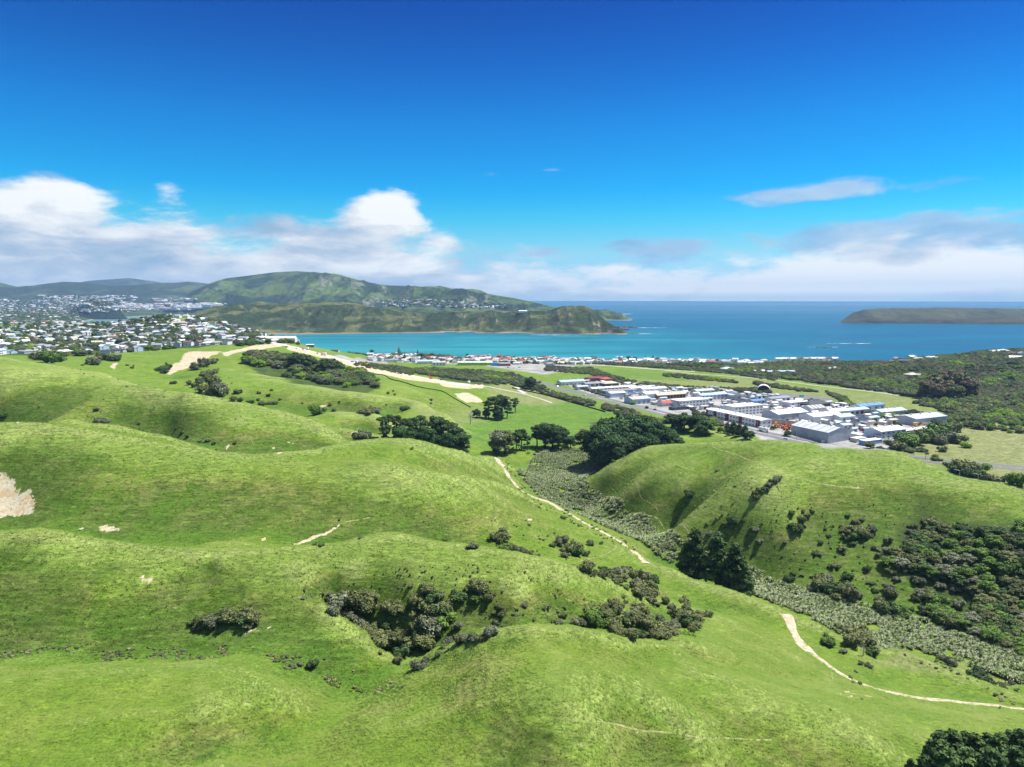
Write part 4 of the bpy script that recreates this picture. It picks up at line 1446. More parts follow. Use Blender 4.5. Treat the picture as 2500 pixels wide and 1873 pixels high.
shrubs('around the near left gully', 'lone shrubs around the near gully', '''
890 1170 45 g 940 1140 25 g 1025 1095 20 d 785 1318 10 180 1165 30 d 120 665 12 g 115 715 13 g 170 700 12 g 245 690 12 290 690 15 g 270 720 12 90 1160 16 g 40 1170 18 g''', *Z2)
shrubs('on the hillside behind the near ridge', 'shrubs on the hillside behind the near ridge', '''
1440 300 50 o 1260 365 30 g 1220 375 14 g 1520 380 30 o 1570 395 35 g 1640 410 22 o 1700 432 14 g 1480 375 40 n 1065 330 17 n 1640 225 12 1760 300 8 1735 330 8 1805 280 9 1710 320 9 1800 365 20 n 1845 345 35 g 1870 330 35 g
1920 380 60 o 1950 410 45 d 1880 430 25 o 2050 350 22 g 2120 350 12 2025 425 22 o 1885 128 15 d 1868 178 16 n 190 355 14 n 235 358 16 n 355 190 8 495 310 14 g''', *Z2)
Z3 = (1200, 1300, 0.2712)
shrubs('in the gully beside the end of the track', 'shrubs in the gully beside the track end', '''
745 295 20 o 800 320 30 o 860 330 55 o 900 360 40 o 1000 330 40 d 980 370 45 o 1050 380 45 o 1100 350 50 g 1160 350 50 g 1180 400 45 o 1130 430 45 o 1200 320 30 g 1205 480 35 n 1250 315 12
1310 400 55 o 1370 400 55 g 1430 400 55 d 1300 470 55 g 1370 480 60 o 1430 490 55 d 1320 540 55 o 1390 560 50 g 1440 580 55 o 1440 610 40 o 1490 650 22 g 1560 620 35 o''', *Z3)
shrubs('in the thicket behind the knoll', 'shrubs of the thicket behind the foreground knoll', '''
1730 620 45 o 1760 650 30 o 1625 670 25 g 1620 720 25 g 1700 740 60 o 1770 720 70 o 1830 760 60 o 1700 800 60 o 1780 810 70 d 1840 840 50 o 1800 880 40 o 1940 735 38 o
880 740 60 n 950 800 60 n 1020 820 50 n 820 800 45 g 760 800 35 g 640 745 25 o 600 800 30 g 540 800 20 g 920 700 35 g 1010 670 30 o 1045 660 28 o 1095 640 45 o 1150 700 50 o 1020 740 50 o 1080 740 40 n
1100 820 60 o 1110 870 55 o 1070 790 50 o 1190 580 20 g 1205 620 22 o 1150 640 20 g 1200 790 60 d 1250 800 60 o 1300 800 70 o 1360 820 70 o 1420 840 70 d 1480 860 70 o 1540 880 65 o 1600 850 55 g
1650 830 45 g 1560 920 50 o 1640 900 50 o 1200 900 60 o 1260 920 50 o 1330 920 45 d 1390 930 35 g 1470 930 50 o 1290 700 40 g 1340 690 60 o 1380 700 40 g 1240 740 45 g 1330 750 40 o 1520 780 35 g
1430 770 30 g 1750 910 35 l 1800 920 30 l 300 640 28 g 70 660 30 o 100 730 35 o 20 720 20 o 230 690 12 205 730 15 g 470 680 20 o 510 680 20 g 665 680 15 380 790 15 g 290 740 10 40 810 30 g 110 850 22 g''', *Z3)
Z5 = (1600, 1050, 0.4069)
shrubs('on the hill beyond the flax', 'shrubs dotted on the hill beyond the flax', '''
200 385 30 d 178 438 10 370 240 12 600 410 20 o 600 385 18 o 632 358 18 o 655 345 18 o 680 330 18 g 700 318 18 o 725 300 18 g 745 290 14 g 672 360 12 460 545 30 d 403 563 10 430 570 12 368 535 9 400 505 8 310 565 9
530 540 14 d 595 590 20 g 330 615 18 g 375 615 14 o 420 620 10 625 668 18 g 780 668 12 g 818 495 17 d 875 535 22 d 855 470 6 890 485 12 910 510 14 940 490 12 840 580 28 d 865 600 18 o 895 578 8 1025 548 6
1018 590 9 1070 575 8 1045 635 12 g 990 675 14 d 1052 706 7 960 738 16 o 985 748 11 g 1153 517 12 d 1245 535 14 g 1120 580 12 o 1205 560 18 o 1300 590 25 g 1150 600 28 o 1200 600 30 o 1240 620 32 o 1190 640 30 d
1150 640 22 o 1280 630 22 o 1120 710 20 o 1130 740 10 1190 680 14 n 1395 663 20 g 1390 725 20 g 1345 755 15 o 1310 710 12 g 1340 718 12 g 1275 830 20 d 1058 815 18 o 1095 825 13 g 825 860 15 d 805 890 24 d
880 868 10 g 1150 875 28 d 935 880 8 960 880 8 870 830 6 1230 795 6 1185 838 8 1005 865 8 975 930 45 o 1030 900 40 g 1060 950 50 d 1120 960 50 d 1160 990 45 o 1180 980 40 g 1080 990 40 o 1160 925 20 g 950 950 30 g
500 610 6 640 560 6 700 600 6 730 540 5 560 700 6 1080 760 6 1250 700 6 440 500 6 480 600 5 300 460 5 760 760 6 900 780 5 1130 860 6''', *Z5)
shrubs('edging the hillside wood', 'shrubs along the edge of the hillside wood', '''
1300 920 12 g 1280 915 10 1320 960 15 d 1350 1010 22 o 1395 950 28 g 1400 990 28 o 1440 990 15 g 1400 1080 45 d 1450 1090 40 d 1360 1070 30 o 1490 1110 28 n 1450 895 18 g 1580 900 25 g 1540 1080 14 1565 1010 20 o
1590 985 25 g 1650 1000 35 o 1690 1030 40 n 1640 980 25 o 1825 1050 28 g 1780 1080 10 1710 930 22 g 1415 850 20 o 1545 575 22 o 1610 545 10 1650 560 30 o 1640 540 25 o 1690 565 12 1820 555 8 1535 605 20 g 1525 660 20 g
1510 720 22 g 1840 1240 12 1870 950 20 g 1800 945 22 g 1640 1090 30 o 1690 1110 36 d 1760 1160 40 o''', *Z5)
Z6 = (1800, 1350, 0.3165)
shrubs('by the lower track', 'shrubs by the lower track', '''
695 680 45 n 860 620 70 o 920 640 75 o 980 680 60 o 820 590 50 o 1050 770 38 d 900 700 50 o 1840 930 55 d 915 915 12 1650 840 34 g 1590 815 28 g 950 850 18 g 1000 860 18 g 1030 880 16 g
870 960 13 900 1000 12 950 1010 14 820 760 22 g 960 1125 10 720 1210 10 2025 1195 9 2050 1030 20 o 2110 1000 18 g 1980 1010 14 g''', *Z6)
ZM = (500, 820, 0.3617)
shrubs('in the gully below the forest', 'shrubs in the gully below the forest', '''
1100 500 40 o 1150 505 32 g 1060 505 30 o 1350 490 25 d 740 515 38 n 780 512 26 n 870 500 14 o 1070 670 42 g 1030 668 28 g 60 350 58 o 100 370 45 g 50 325 45 o 222 372 24 o 190 430 22 o 240 435 20 d 310 440 20 n
380 460 20 o 440 450 20 o 480 455 12 360 430 12 365 385 12 430 400 16 d 450 365 10 508 430 9 660 455 6 910 445 7 850 465 12 180 320 5 1240 385 12 1270 370 9 1280 395 10 1530 430 12 1530 455 10 1225 465 6 1400 760 12 n''', *ZM)
ZL = (0, 800, 0.4069)
shrubs('on the hills below the suburb', 'shrubs on the far left hills', '''
970 245 25 d 1010 240 22 d 990 265 18 d 1000 215 8 790 240 10 765 225 8 800 230 6 1180 235 30 o 1220 220 30 o 1260 205 25 g 1290 205 15 1200 310 25 o 1230 290 28 o 1270 275 25 o 1300 265 15 1170 350 15 1195 325 20
1135 335 15 1040 330 15 d 560 205 30 g 575 185 25 o 640 175 35 o 680 185 30 d 710 190 20 o 495 225 8 515 215 8 280 190 38 n 330 185 38 n 240 180 30 o 200 175 20 n 380 170 20 n 578 490 14 d 20 525 16 n 238 475 5
600 560 25 g 640 565 15 g 1095 628 11 d 1125 650 15 d 1245 673 15 g 1190 682 8 1205 682 7 1285 693 11 d 1408 693 10 d 1300 732 6 835 575 6 1060 600 6 1080 640 7''', *ZL)
shrubs('along the reeds', 'shrubs along the reeds', '''
1740 895 50 d 1780 890 50 o 1830 905 50 o 1900 905 45 n 1850 930 40 d 1960 960 30 o 2010 970 24 o 2060 980 22 o 2140 980 36 n 2180 990 38 n 2210 960 30 d 1340 740 45 o 1400 720 50 n 1460 700 55 n 1520 690 50 o
1580 680 52 n 1640 640 50 n 1700 620 48 o 1620 700 45 g 1700 690 48 g 1760 700 40 o 1380 690 40 d 1900 610 34 o 1990 625 22 n 1660 770 22 o 1820 740 26 l''', 1700, 820, 0.3617)

# trees ---------------------------------------------------------------
def tree_px(key, u, v_base, v_top, phrase, site, group, y=None, wid=1.0):
    if y is None:
        x, y_, z = hit(u, v_base)
    else:
        x, y_, z = at_y(u, y)
    top = CAM_H - float(kk(v_top)) * y_
    h = max(top - z, 3.0)
    o = add_tree(key, x, y_, h, '', group, wid=wid)
    site_add(site, o, phrase, u)
    return o


G = 'in the grove beside the flax'
for u, vb, vt, w_ in ((1690, 1425, 1330, 1.0), (1712, 1430, 1296, 0.9), (1768, 1448, 1308, 1.05), (1812, 1462, 1330, 0.95), (1835, 1470, 1372, 0.9), (1700, 1400, 1352, 1.2), (1842, 1456, 1390, 1.1)):
    tree_px('pine', u, vb, vt, 'tall dark pine' if vt < 1335 else 'shorter dark pine', G, 'pines beside the flax valley', y=330 - (u - 1690) * 0.14, wid=w_ * 1.0)
G = 'in the row behind the grassy spur'
for X, vt, y in ((1195, 535, 560), (1235, 520, 575), (1290, 528, 565), (1345, 545, 580), (1400, 540, 560), (1450, 520, 590), (1480, 600, 550), (1215, 590, 545), (1310, 600, 545), (1375, 605, 545)):
    tree_px('tall_pine' if vt < 600 else 'cypress', 500 + .3617 * X, 0, 820 + .3617 * vt, 'flat-topped dark pine' if vt < 600 else 'low dark evergreen', G, 'pines behind the grassy spur', y=y, wid=0.85)
for X, vt, y in ((1548, 528, 585), (1590, 545, 575), (1640, 560, 570), (1690, 590, 560), (1740, 635, 545), (1600, 650, 555), (1560, 660, 560), (1700, 690, 545), (1650, 650, 540)):
    tree_px('tall_pine' if vt < 640 else 'cypress', 500 + .3617 * X, 0, 820 + .3617 * vt, 'spreading bare-stemmed pine' if vt < 640 else 'bushy low evergreen', 'at the right end of the pine row', 'pines at the end of the spur', y=y, wid=0.85)
G = 'in the tree belt above the flax'
for X, vb, vt, key in ((430, 400, 165, 'grey_tree'), (490, 400, 170, 'olive_tree'), (590, 390, 185, 'tall_pine'), (640, 370, 165, 'tall_pine'), (690, 370, 220, 'tall_pine'), (400, 400, 340, 'cypress'), (780, 350, 120, 'tall_pine'),
                       (850, 350, 110, 'cypress'), (920, 350, 115, 'cypress'), (970, 355, 145, 'cypress'), (1030, 320, 165, 'tall_pine'), (1080, 350, 230, 'cypress'), (1150, 300, 205, 'grey_tree'), (1200, 300, 170, 'olive_tree'), (1260, 295, 190, 'grey_tree')):
    tree_px(key, 1100 + .2712 * X, 1000 + .2712 * vb, 1000 + .2712 * vt, {'grey_tree': 'thin greyish tree', 'olive_tree': 'olive bushy tree', 'tall_pine': 'dark open-crowned pine', 'cypress': 'dense dark evergreen'}[key], G, 'tree belt above the flax', wid=1.0)
G = 'in the great dark grove'
for X, vt, y, w_ in ((1350, 115, 575, 1.3), (1400, 200, 555, 1.3), (1470, 45, 590, 1.25), (1560, 22, 600, 1.3), (1650, 22, 600, 1.3), (1740, 40, 595, 1.3), (1820, 65, 600, 1.3), (1900, 110, 590, 1.4), (1970, 165, 590, 1.5), (2040, 215, 585, 1.5),
                     (1480, 210, 545, 1.4), (1570, 190, 550, 1.4), (1670, 200, 552, 1.4), (1780, 190, 560, 1.4), (1530, 330, 532, 1.4), (1440, 330, 540, 1.3)):
    tree_px('cypress', 1100 + .2712 * X, 0, 1000 + .2712 * vt, 'huge dense dark evergreen', G, 'great evergreens beside the smooth hill', y=y, wid=w_ * 0.72)
G = 'in the brown grove on the coastal hill'
for u, vb, vt in ((2262, 972, 925), (2280, 968, 908), (2300, 966, 902), (2322, 968, 900), (2342, 970, 906), (2360, 974, 918), (2290, 978, 935), (2330, 980, 935), (2312, 975, 925)):
    tree_px('rust_tree' if u not in (2280, 2342, 2330) else 'olive_tree', u, vb, vt, 'big brownish rounded tree' if u not in (2280, 2342, 2330) else 'big olive rounded tree', G, 'brown grove on the coastal hill', wid=1.1)
G = 'in the stand below the earthworks'
for X, vb, vt, key in ((1835, 555, 490, 'cypress'), (1915, 560, 425, 'tall_pine'), (1960, 565, 395, 'tall_pine'), (2005, 565, 390, 'tall_pine'), (2040, 555, 430, 'tall_pine'), (2095, 520, 415, 'tall_pine'), (1980, 570, 480, 'cypress'), (1900, 560, 500, 'cypress')):
    tree_px(key, 500 + .3617 * X, 820 + .3617 * vb, 820 + .3617 * vt, 'dark spreading pine' if key == 'tall_pine' else 'low dense evergreen', G, 'stand of trees at the end of the earthworks', wid=1.1)


G = 'at the bottom right corner'
for u, vt, y in ((2255, 1850, 146), (2265, 1812, 156), (2285, 1797, 150), (2290, 1790, 158), (2318, 1788, 152), (2345, 1793, 160), (2370, 1800, 152), (2400, 1797, 158), (2430, 1802, 150), (2455, 1792, 160), (2480, 1790, 154), (2510, 1798, 156), (2540, 1792, 156), (2570, 1796, 152), (2220, 1858, 148), 
                 (2300, 1835, 138), (2360, 1838, 140), (2420, 1840, 138), (2480, 1835, 140)):
    tree_px('pine', CX + (u - CX) * 1.075, 0, vt - 4 + (int(u * 7) % 5) * 5, 'dense black-green pine top', G, 'pines at the bottom right corner', y=y, wid=1.1)


def dead_tree(u, vb, vt, label):
    x, y, z = hit(u, vb)
    s_ = max(CAM_H - float(kk(vt)) * y - z, 2.5) / 5.2
    e = link('dead_tree', None)
    e.location = (x, y, z)
    e.scale = (s_, s_, s_)
    tag(e, label, 'dead tree')
    link('branches', DEAD, parent=e)


dead_tree(1148, 1036, 1012, 'leafless grey tree alone in the paddock above the pine row')
dead_tree(2107, 1602, 1580, 'pale dead tree among the shrubs beside the lower track')
G = 'beside the main road by the estate'
for u, vb, vt, key in ((1640, 1045, 1008, 'dark_tree'), (1670, 1052, 1005, 'dark_tree'), (1700, 1056, 1010, 'cypress'), (1725, 1060, 1018, 'dark_tree'), (1655, 1050, 1020, 'cypress'), (1712, 1064, 1030, 'dark_tree'),
                       (1775, 1060, 1032, 'pine'), (1790, 1062, 1030, 'pine'), (1805, 1066, 1036, 'pine'), (1818, 1070, 1040, 'pine'), (1830, 1074, 1050, 'dark_tree'), (1760, 1058, 1040, 'broadleaf')):
    tree_px(key, u, vb, vt, {'dark_tree': 'dark rounded tree', 'cypress': 'dense evergreen', 'pine': 'small pointed pine', 'broadleaf': 'green broadleaf tree'}[key], G, 'trees beside the main road', wid=1.35)
G = 'by the beach houses'
for u, vb, vt, key in ((974, 868, 846, 'norfolk'), (988, 880, 861, 'norfolk'), (1020, 872, 853, 'norfolk'), (1055, 872, 861, 'dark_tree'), (1141, 872, 863, 'dark_tree'), (1218, 878, 868, 'rust_tree'), (908, 866, 853, 'dark_tree'), (1028, 872, 861, 'dark_tree'),
                       (1410, 878, 872, 'dark_tree'), (1535, 882, 868, 'dark_tree'), (1550, 884, 870, 'dark_tree'), (1594, 880, 866, 'norfolk'), (1576, 880, 868, 'norfolk'), (1605, 884, 872, 'olive_tree'), (1750, 888, 876, 'dark_tree'), (1295, 950, 918, 'cypress')):
    tree_px(key, u, vb, vt, {'norfolk': 'tall pointed conifer', 'dark_tree': 'dark round-headed tree', 'rust_tree': 'brown-green rounded tree', 'olive_tree': 'olive rounded tree', 'cypress': 'solid dark evergreen'}[key], G, 'trees by the beach houses', wid=1.1)


def wood(site, group, pts, n_t, rpx, keys, seed, hmul=1.5):
    """a wood whose crowns can be told apart"""
    pw = poly_world(pts)
    r_ = np.random.default_rng(seed)
    cand = random_in(pw, n_t * 6, r_)
    got = []
    for x, y in cand:
        d = math.hypot(x, y)
        rm = rpx * d / FPX
        if all((x - a_) ** 2 + (y - b_) ** 2 > (rm * 1.05) ** 2 for a_, b_ in got):
            got.append((x, y))
        if len(got) >= n_t:
            break
    for x, y in got:
        rm = rpx * math.hypot(x, y) / FPX * r_.uniform(0.85, 1.35)
        key = keys[int(r_.integers(len(keys)))]
        h = rm * 2.0 * hmul / 1.15
        o = add_tree(key, float(x), float(y), h, '', group, wid=1.45, z=float(hz(x, y)) - h * 0.3)
        site_add(site, o, {'broadleaf': 'mid-green', 'olive_tree': 'olive', 'dark_tree': 'dark', 'rust_tree': 'brownish', 'grey_tree': 'greyish', 'lime_tree': 'yellow-green', 'cypress': 'blackish green'}[key] + ' tree crown', CX + x / y * FPX)


z5 = lambda L: [(1600 + .4069 * a_, 1050 + .4069 * b_) for a_, b_ in L]
wood('in the wood on the smooth hill', 'trees of the wood on the smooth hill', z5([(1700, 640), (1850, 590), (1930, 630), (2040, 650), (2300, 600), (2300, 1380), (2130, 1330), (1980, 1260), (1860, 1200), (1720, 1160), (1660, 1110), (1700, 1060), (1850, 1160), (1930, 1100), (1990, 1010), (1900, 960), (1790, 910),
      (1660, 880), (1560, 850), (1480, 870), (1400, 810), (1410, 760), (1490, 740), (1560, 650), (1650, 600)]), 175, 16.5, ['broadleaf', 'olive_tree', 'dark_tree', 'broadleaf', 'grey_tree', 'olive_tree', 'broadleaf', 'dark_tree'], 5, 1.0)
zM = lambda L: [(500 + .3617 * a_, 820 + .3617 * b_) for a_, b_ in L]
wood('in the forest patch below the new road', 'trees of the forest patch below the new road', zM([(265, 135), (400, 130), (560, 150), (700, 175), (800, 200), (930, 235), (1050, 250), (1160, 300), (1170, 350), (1100, 372), (900, 350), (700, 320), (500, 265), (330, 215), (262, 185)]), 120, 10.5,
     ['olive_tree', 'broadleaf', 'dark_tree', 'olive_tree', 'lime_tree', 'grey_tree', 'broadleaf', 'dark_tree'], 6, 1.1)
for X, vb, vt in ((625, 215, 105), (665, 220, 120), (720, 215, 145), (820, 240, 145), (865, 245, 148), (905, 250, 175), (840, 250, 170)):
    tree_px('dark_tree', 500 + .3617 * X, 820 + .3617 * vb, 820 + .3617 * vt, 'tall black-green tree', 'standing above the forest patch', 'tall trees above the forest patch', wid=1.5)

# the rest of the growth, too much to count --------------------------------
def broad_sources():
    L = []
    for k_ in ('broadleaf', 'olive_tree', 'dark_tree', 'grey_tree', 'rust_tree', 'lime_tree'):
        L.append(TREE[k_][0][0])
    return L


def mass(name, polys, spacing, hgt, label, cat, seed, weights=(5, 5, 5, 2, 1.2, 0.6), sink=0.3, jitter=0.35, group=None, avoid=None):
    r_ = np.random.default_rng(seed)
    P_ = []
    for pl in polys:
        pw = poly_world(pl)
        ar = 0.5 * abs(np.dot(pw[:, 0], np.roll(pw[:, 1], 1)) - np.dot(pw[:, 1], np.roll(pw[:, 0], 1)))
        nn = int(min(ar / (spacing * spacing), 9000))
        if nn > 3:
            P_.append(random_in(pw, nn, r_))
    P_ = np.vstack(P_)
    if avoid is not None:
        P_ = P_[~avoid(P_[:, 0], P_[:, 1])]
    nn = len(P_)
    s_ = hgt / 9.6 * r_.uniform(1 - jitter, 1 + jitter, nn) * (1 + 0.55 * fbm(P_[:, 0], P_[:, 1], 60, 3, seed))
    z_ = hz(P_[:, 0], P_[:, 1]) - s_ * 9.6 * sink
    w_ = np.array(weights, float)
    zone = fbm(P_[:, 0], P_[:, 1], 45, 3, seed + 1)
    order = np.array([5, 0, 1, 3, 2, 4])
    cw = np.cumsum(w_[order] / w_.sum())
    pick = np.clip(0.5 + zone * 0.9 + r_.normal(size=nn) * 0.22, 0, 0.999)
    kinds_ = order[np.searchsorted(cw, pick).clip(0, 5)]
    return scatter_stuff(name, np.column_stack([P_, z_]), r_.random(nn) * 6.28, np.column_stack([s_ * 1.5, s_ * 1.5, s_]), kinds_, broad_sources(), label, cat, group)


mass('woodland', [[(1850, 886), (2000, 886), (2200, 882), (2300, 871), (2420, 860), (2620, 848), (2620, 872), (2400, 888), (2100, 906), (1860, 906)], [(1860, 893), (2000, 905), (2100, 906), (2200, 898), (2330, 888), (2420, 872), (2620, 858), (2620, 1045), (2450, 1040), (2340, 1020), (2230, 985), (2280, 978), (2180, 962), (2060, 945), (1960, 932), (1860, 918), (1780, 912), (1760, 900)],
                  [(2120, 1015), (2180, 1000), (2260, 1010), (2340, 1020), (2500, 1050), (2500, 1062), (2380, 1045), (2300, 1042), (2240, 1030), (2160, 1022)]], 7.0, 7.5, 'dense mixed woodland covering the low coastal hill below the far houses', 'woodland', 71)
mass('woodland', [[(1010, 903), (1060, 898), (1120, 905), (1180, 908), (1235, 915), (1250, 930), (1230, 942), (1180, 935), (1100, 925), (1040, 918), (985, 905)], [(1240, 925), (1290, 935), (1330, 950), (1300, 955), (1250, 942)]], 6.5, 8.0,
     'dark scrubby wood between the earthworks and the beach settlement', 'woodland', 72, (4, 4, 8, 2, 1, 0))
mass('woodland', [[(2590, 1290), (2980, 1300), (2980, 1640), (2590, 1620)]], 6.0, 6.0, 'scrubby wood running on over the smooth hill to the right', 'woodland', 79, (4, 6, 5, 3, 0, 0))
HEDGES = [[(1620, 912), (1700, 920), (1790, 930), (1800, 936), (1700, 928), (1620, 920)], [(1840, 935), (1960, 950), (2000, 958), (1950, 956), (1850, 942)], [(1310, 946), (1345, 952), (1450, 985), (1446, 995), (1400, 982), (1305, 953)], [(1475, 990), (1530, 998), (1640, 1035), (1600, 1040), (1540, 1022), (1470, 1000)], [(1335, 895), (1440, 900), (1560, 935), (1530, 940), (1440, 915), (1330, 905)],
          [(1560, 935), (1600, 938), (1700, 945), (1880, 952), (1880, 960), (1700, 957), (1560, 947)], [(1400, 940), (1430, 946), (1500, 968), (1490, 972), (1400, 946)], [(2010, 955), (2060, 968), (2080, 985), (2120, 1010), (2090, 1000), (2040, 975)],
          [(1430, 880), (1620, 892), (1780, 905), (1900, 925), (1890, 930), (1780, 913), (1620, 900), (1430, 888)], [(1190, 908), (1260, 915), (1320, 935), (1300, 945), (1230, 925)], [(1690, 1000), (1740, 1020), (1770, 1040), (1750, 1042), (1700, 1020)],
          [(860, 892), (930, 905), (1010, 918), (1000, 900), (930, 892)]]
mass('roadside_scrub', HEDGES, 5.5, 5.0, 'dense scrub and hedges lining the main road and the railway', 'scrub', 73, (4, 6, 4, 3, 2.5, 0.6))
SUBURB = [[(-40, 868), (60, 866), (200, 868), (330, 862), (420, 846), (560, 842), (690, 836), (760, 838), (790, 850), (700, 812), (600, 792), (520, 770), (430, 764), (330, 775), (200, 785), (60, 790), (-40, 790)]]
mass('garden_trees', [[(900, 862), (1000, 866), (1200, 874), (1400, 880), (1600, 884), (1800, 890), (1860, 893), (1780, 903), (1640, 893), (1500, 890), (1400, 890), (1200, 888), (1020, 884), (930, 880)]], 8.0, 6.5,
     'garden trees dotted among the beach settlement roofs', 'trees', 76, (4, 4, 6, 2, 1.5, 0.5), 0.25)
mass('estate_trees', [EST], 42.0, 5.0, 'small trees dotted between the sheds of the industrial estate', 'trees', 77, (5, 3, 5, 1, 0.5, 1.0), 0.1)
mass('dune_scrub', [[(780, 846), (830, 858), (900, 872), (890, 866), (820, 850), (780, 838)], [(2170, 1092), (2250, 1112), (2320, 1140), (2290, 1112), (2200, 1080)]], 6.0, 4.5, 'low dark scrub on the bank above the beach and behind the hill', 'scrub', 78)

# flax swamp on the valley floor: sword-leaved plants
def flax_mesh(seed):
    r_ = np.random.default_rng(seed)
    V, F, tone = [], [], []
    for k in range(30):
        a_ = r_.random() * 6.28
        lean = r_.random() ** 0.7 * 0.95
        L_ = 0.75 + 0.5 * r_.random()
        w_ = 0.075
        d = np.array([math.cos(a_), math.sin(a_), 0])
        q = np.array([-d[1], d[0], 0])
        b0 = d * 0.1 * r_.random()
        m_ = b0 + d * L_ * lean * 0.45 + np.array([0, 0, L_ * 0.62])
        t_ = b0 + d * L_ * lean * 0.95 + np.array([0, 0, L_ * (1.05 - lean * 0.55)])
        i = len(V)
        V += [b0 - q * w_ * 0.7, b0 + q * w_ * 0.7, m_ + q * w_, m_ - q * w_, t_]
        F += [(i, i + 1, i + 2), (i, i + 2, i + 3), (i + 3, i + 2, i + 4)]
        tone += [0.2, 0.2, 0.55, 0.55, 0.9 if r_.random() < 0.6 else 0.6]
    me = np_mesh('flax_leaves', np.array(V), np.array(F), False)
    at = me.attributes.new('tone', 'FLOAT', 'POINT')
    at.data.foreach_set('value', np.array(tone, np.float32))
    me.materials.append(M_FLAX[seed % 2])
    return me


M_FLAX = [leaf_material('flax_grey', [(0.05, 0.07, 0.028), (0.24, 0.28, 0.14), (0.55, 0.58, 0.38)]), leaf_material('flax_green', [(0.045, 0.08, 0.02), (0.2, 0.28, 0.09), (0.47, 0.54, 0.26)])]
FLAXP = [[(1262, 1152), (1300, 1120), (1330, 1100), (1420, 1095), (1470, 1110), (1485, 1125), (1470, 1145), (1425, 1176), (1445, 1190), (1469, 1207), (1534, 1256), (1600, 1285), (1656, 1308), (1700, 1340), (1864, 1404), (1966, 1441), (2088, 1469), (2210, 1500), (2330, 1545), (2454, 1582), (2620, 1640), (2900, 1760),
          (2900, 1860), (2620, 1740), (2500, 1672), (2400, 1640), (2300, 1606), (2200, 1582), (2100, 1575), (2050, 1552), (2000, 1520), (1900, 1478), (1800, 1436), (1700, 1404), (1615, 1364), (1507, 1300), (1425, 1264), (1370, 1238), (1311, 1210), (1285, 1180)]]
pw = poly_world(FLAXP[0])
r_ = np.random.default_rng(3)
ar = 0.5 * abs(np.dot(pw[:, 0], np.roll(pw[:, 1], 1)) - np.dot(pw[:, 1], np.roll(pw[:, 0], 1)))
q = random_in(pw, int(min(ar * 0.55, 30000)), r_)
q = q[(fbm(q[:, 0], q[:, 1], 9, 3, 4) > -0.42)]
sc_ = r_.uniform(1.3, 2.5, len(q)) * (1 + 0.3 * fbm(q[:, 0], q[:, 1], 20, 2, 6))
scatter_stuff('flax', np.column_stack([q, hz(q[:, 0], q[:, 1]) - 0.1]), r_.random(len(q)) * 6.28, np.column_stack([sc_, sc_, sc_ * 0.95]), r_.integers(0, 4, len(q)), [flax_mesh(k) for k in range(4)],
              'grey-green flax swamp filling the floor of the valley', 'flax')
FLAX_PW = pw

# small shrubs and rank tufts, more than one would count
tp = []
rr_ = np.random.default_rng(9)
for x, y, z, rm, c in SMALL:
    tp.append((x, y, z, rm, {'olive': 0, 'grey': 1, 'green': 2, 'dark': 3, 'lime': 4, 'rust': 0}[c]))


def tuft_zone(pl, nn, r0, r1, kinds):
    pw_ = poly_world(pl)
    for x, y in random_in(pw_, nn, rr_):
        if fbm(np.array([x]), np.array([y]), 8, 2, 12)[0] > -0.15:
            tp.append((x, y, float(hz(x, y)), rr_.uniform(r0, r1), int(rr_.choice(kinds))))


tuft_zone([(0, 1592), (240, 1588), (420, 1580), (560, 1566), (560, 1600), (420, 1612), (240, 1616), (0, 1610)], 330, 0.2, 0.55, [5, 5, 1, 2, 1])
tuft_zone([(780, 1640), (1000, 1650), (960, 1680), (880, 1690), (800, 1670)], 220, 0.25, 0.6, [4, 5, 2, 1])
tuft_zone([(640, 1600), (780, 1600), (900, 1650), (700, 1640)], 90, 0.25, 0.7, [1, 5, 0])
tuft_zone([(700, 1420), (900, 1400), (1180, 1380), (1350, 1430), (1500, 1480), (1380, 1500), (1200, 1520), (1000, 1600), (760, 1480)], 260, 0.2, 0.55, [0, 1, 1, 2])
tuft_zone([(1050, 1290), (1300, 1260), (1450, 1330), (1500, 1400), (1380, 1380), (1200, 1340)], 170, 0.2, 0.6, [0, 1, 1])
tuft_zone([(1650, 1180), (1900, 1180), (2200, 1230), (2450, 1500), (2250, 1480), (1900, 1390), (1650, 1290)], 420, 0.2, 0.6, [0, 1, 3, 3, 5])
tuft_zone([(1240, 1120), (1260, 1150), (1330, 1225), (1420, 1270), (1560, 1340), (1540, 1350), (1400, 1280), (1290, 1215), (1225, 1130)], 200, 0.4, 1.0, [2, 0, 2])
tuft_zone([(2100, 1560), (2300, 1610), (2500, 1680), (2500, 1740), (2420, 1690), (2250, 1620), (2120, 1590)], 240, 0.3, 0.9, [1, 5, 4, 5])
tuft_zone([(1400, 1078), (1480, 1085), (1500, 1130), (1440, 1150), (1380, 1110), (1280, 1110), (1240, 1090)], 240, 0.8, 2.0, [0, 2, 4, 0, 2])
tuft_zone([(150, 900), (700, 900), (900, 1060), (500, 1090), (0, 1000)], 160, 0.4, 0.9, [0, 1, 3])
tp = np.array(tp)
L_STRAW = leaf_material('leaves_straw', [(0.12, 0.11, 0.05), (0.28, 0.25, 0.13), (0.48, 0.43, 0.27)])
cs, rs = bush_shape(90, 7, 0.8, 0.8)
src = [crown_mesh('foliage', *bush_shape(100 + k, 6, 0.9, 1.0), 220, 0.17, 50 + k, m__) for k, m__ in enumerate((L_OLIVE, L_GREY, L_GREEN, L_DARK, L_LIME, L_STRAW))]
scatter_stuff('undergrowth', tp[:, :3], rr_.random(len(tp)) * 6.28, np.column_stack([tp[:, 3]] * 2 + [tp[:, 3] * rr_.uniform(0.7, 1.2, len(tp))]), tp[:, 4].astype(int), src,
              'small shrubs, seedlings and rank tufts speckling the grassy slopes', 'undergrowth')


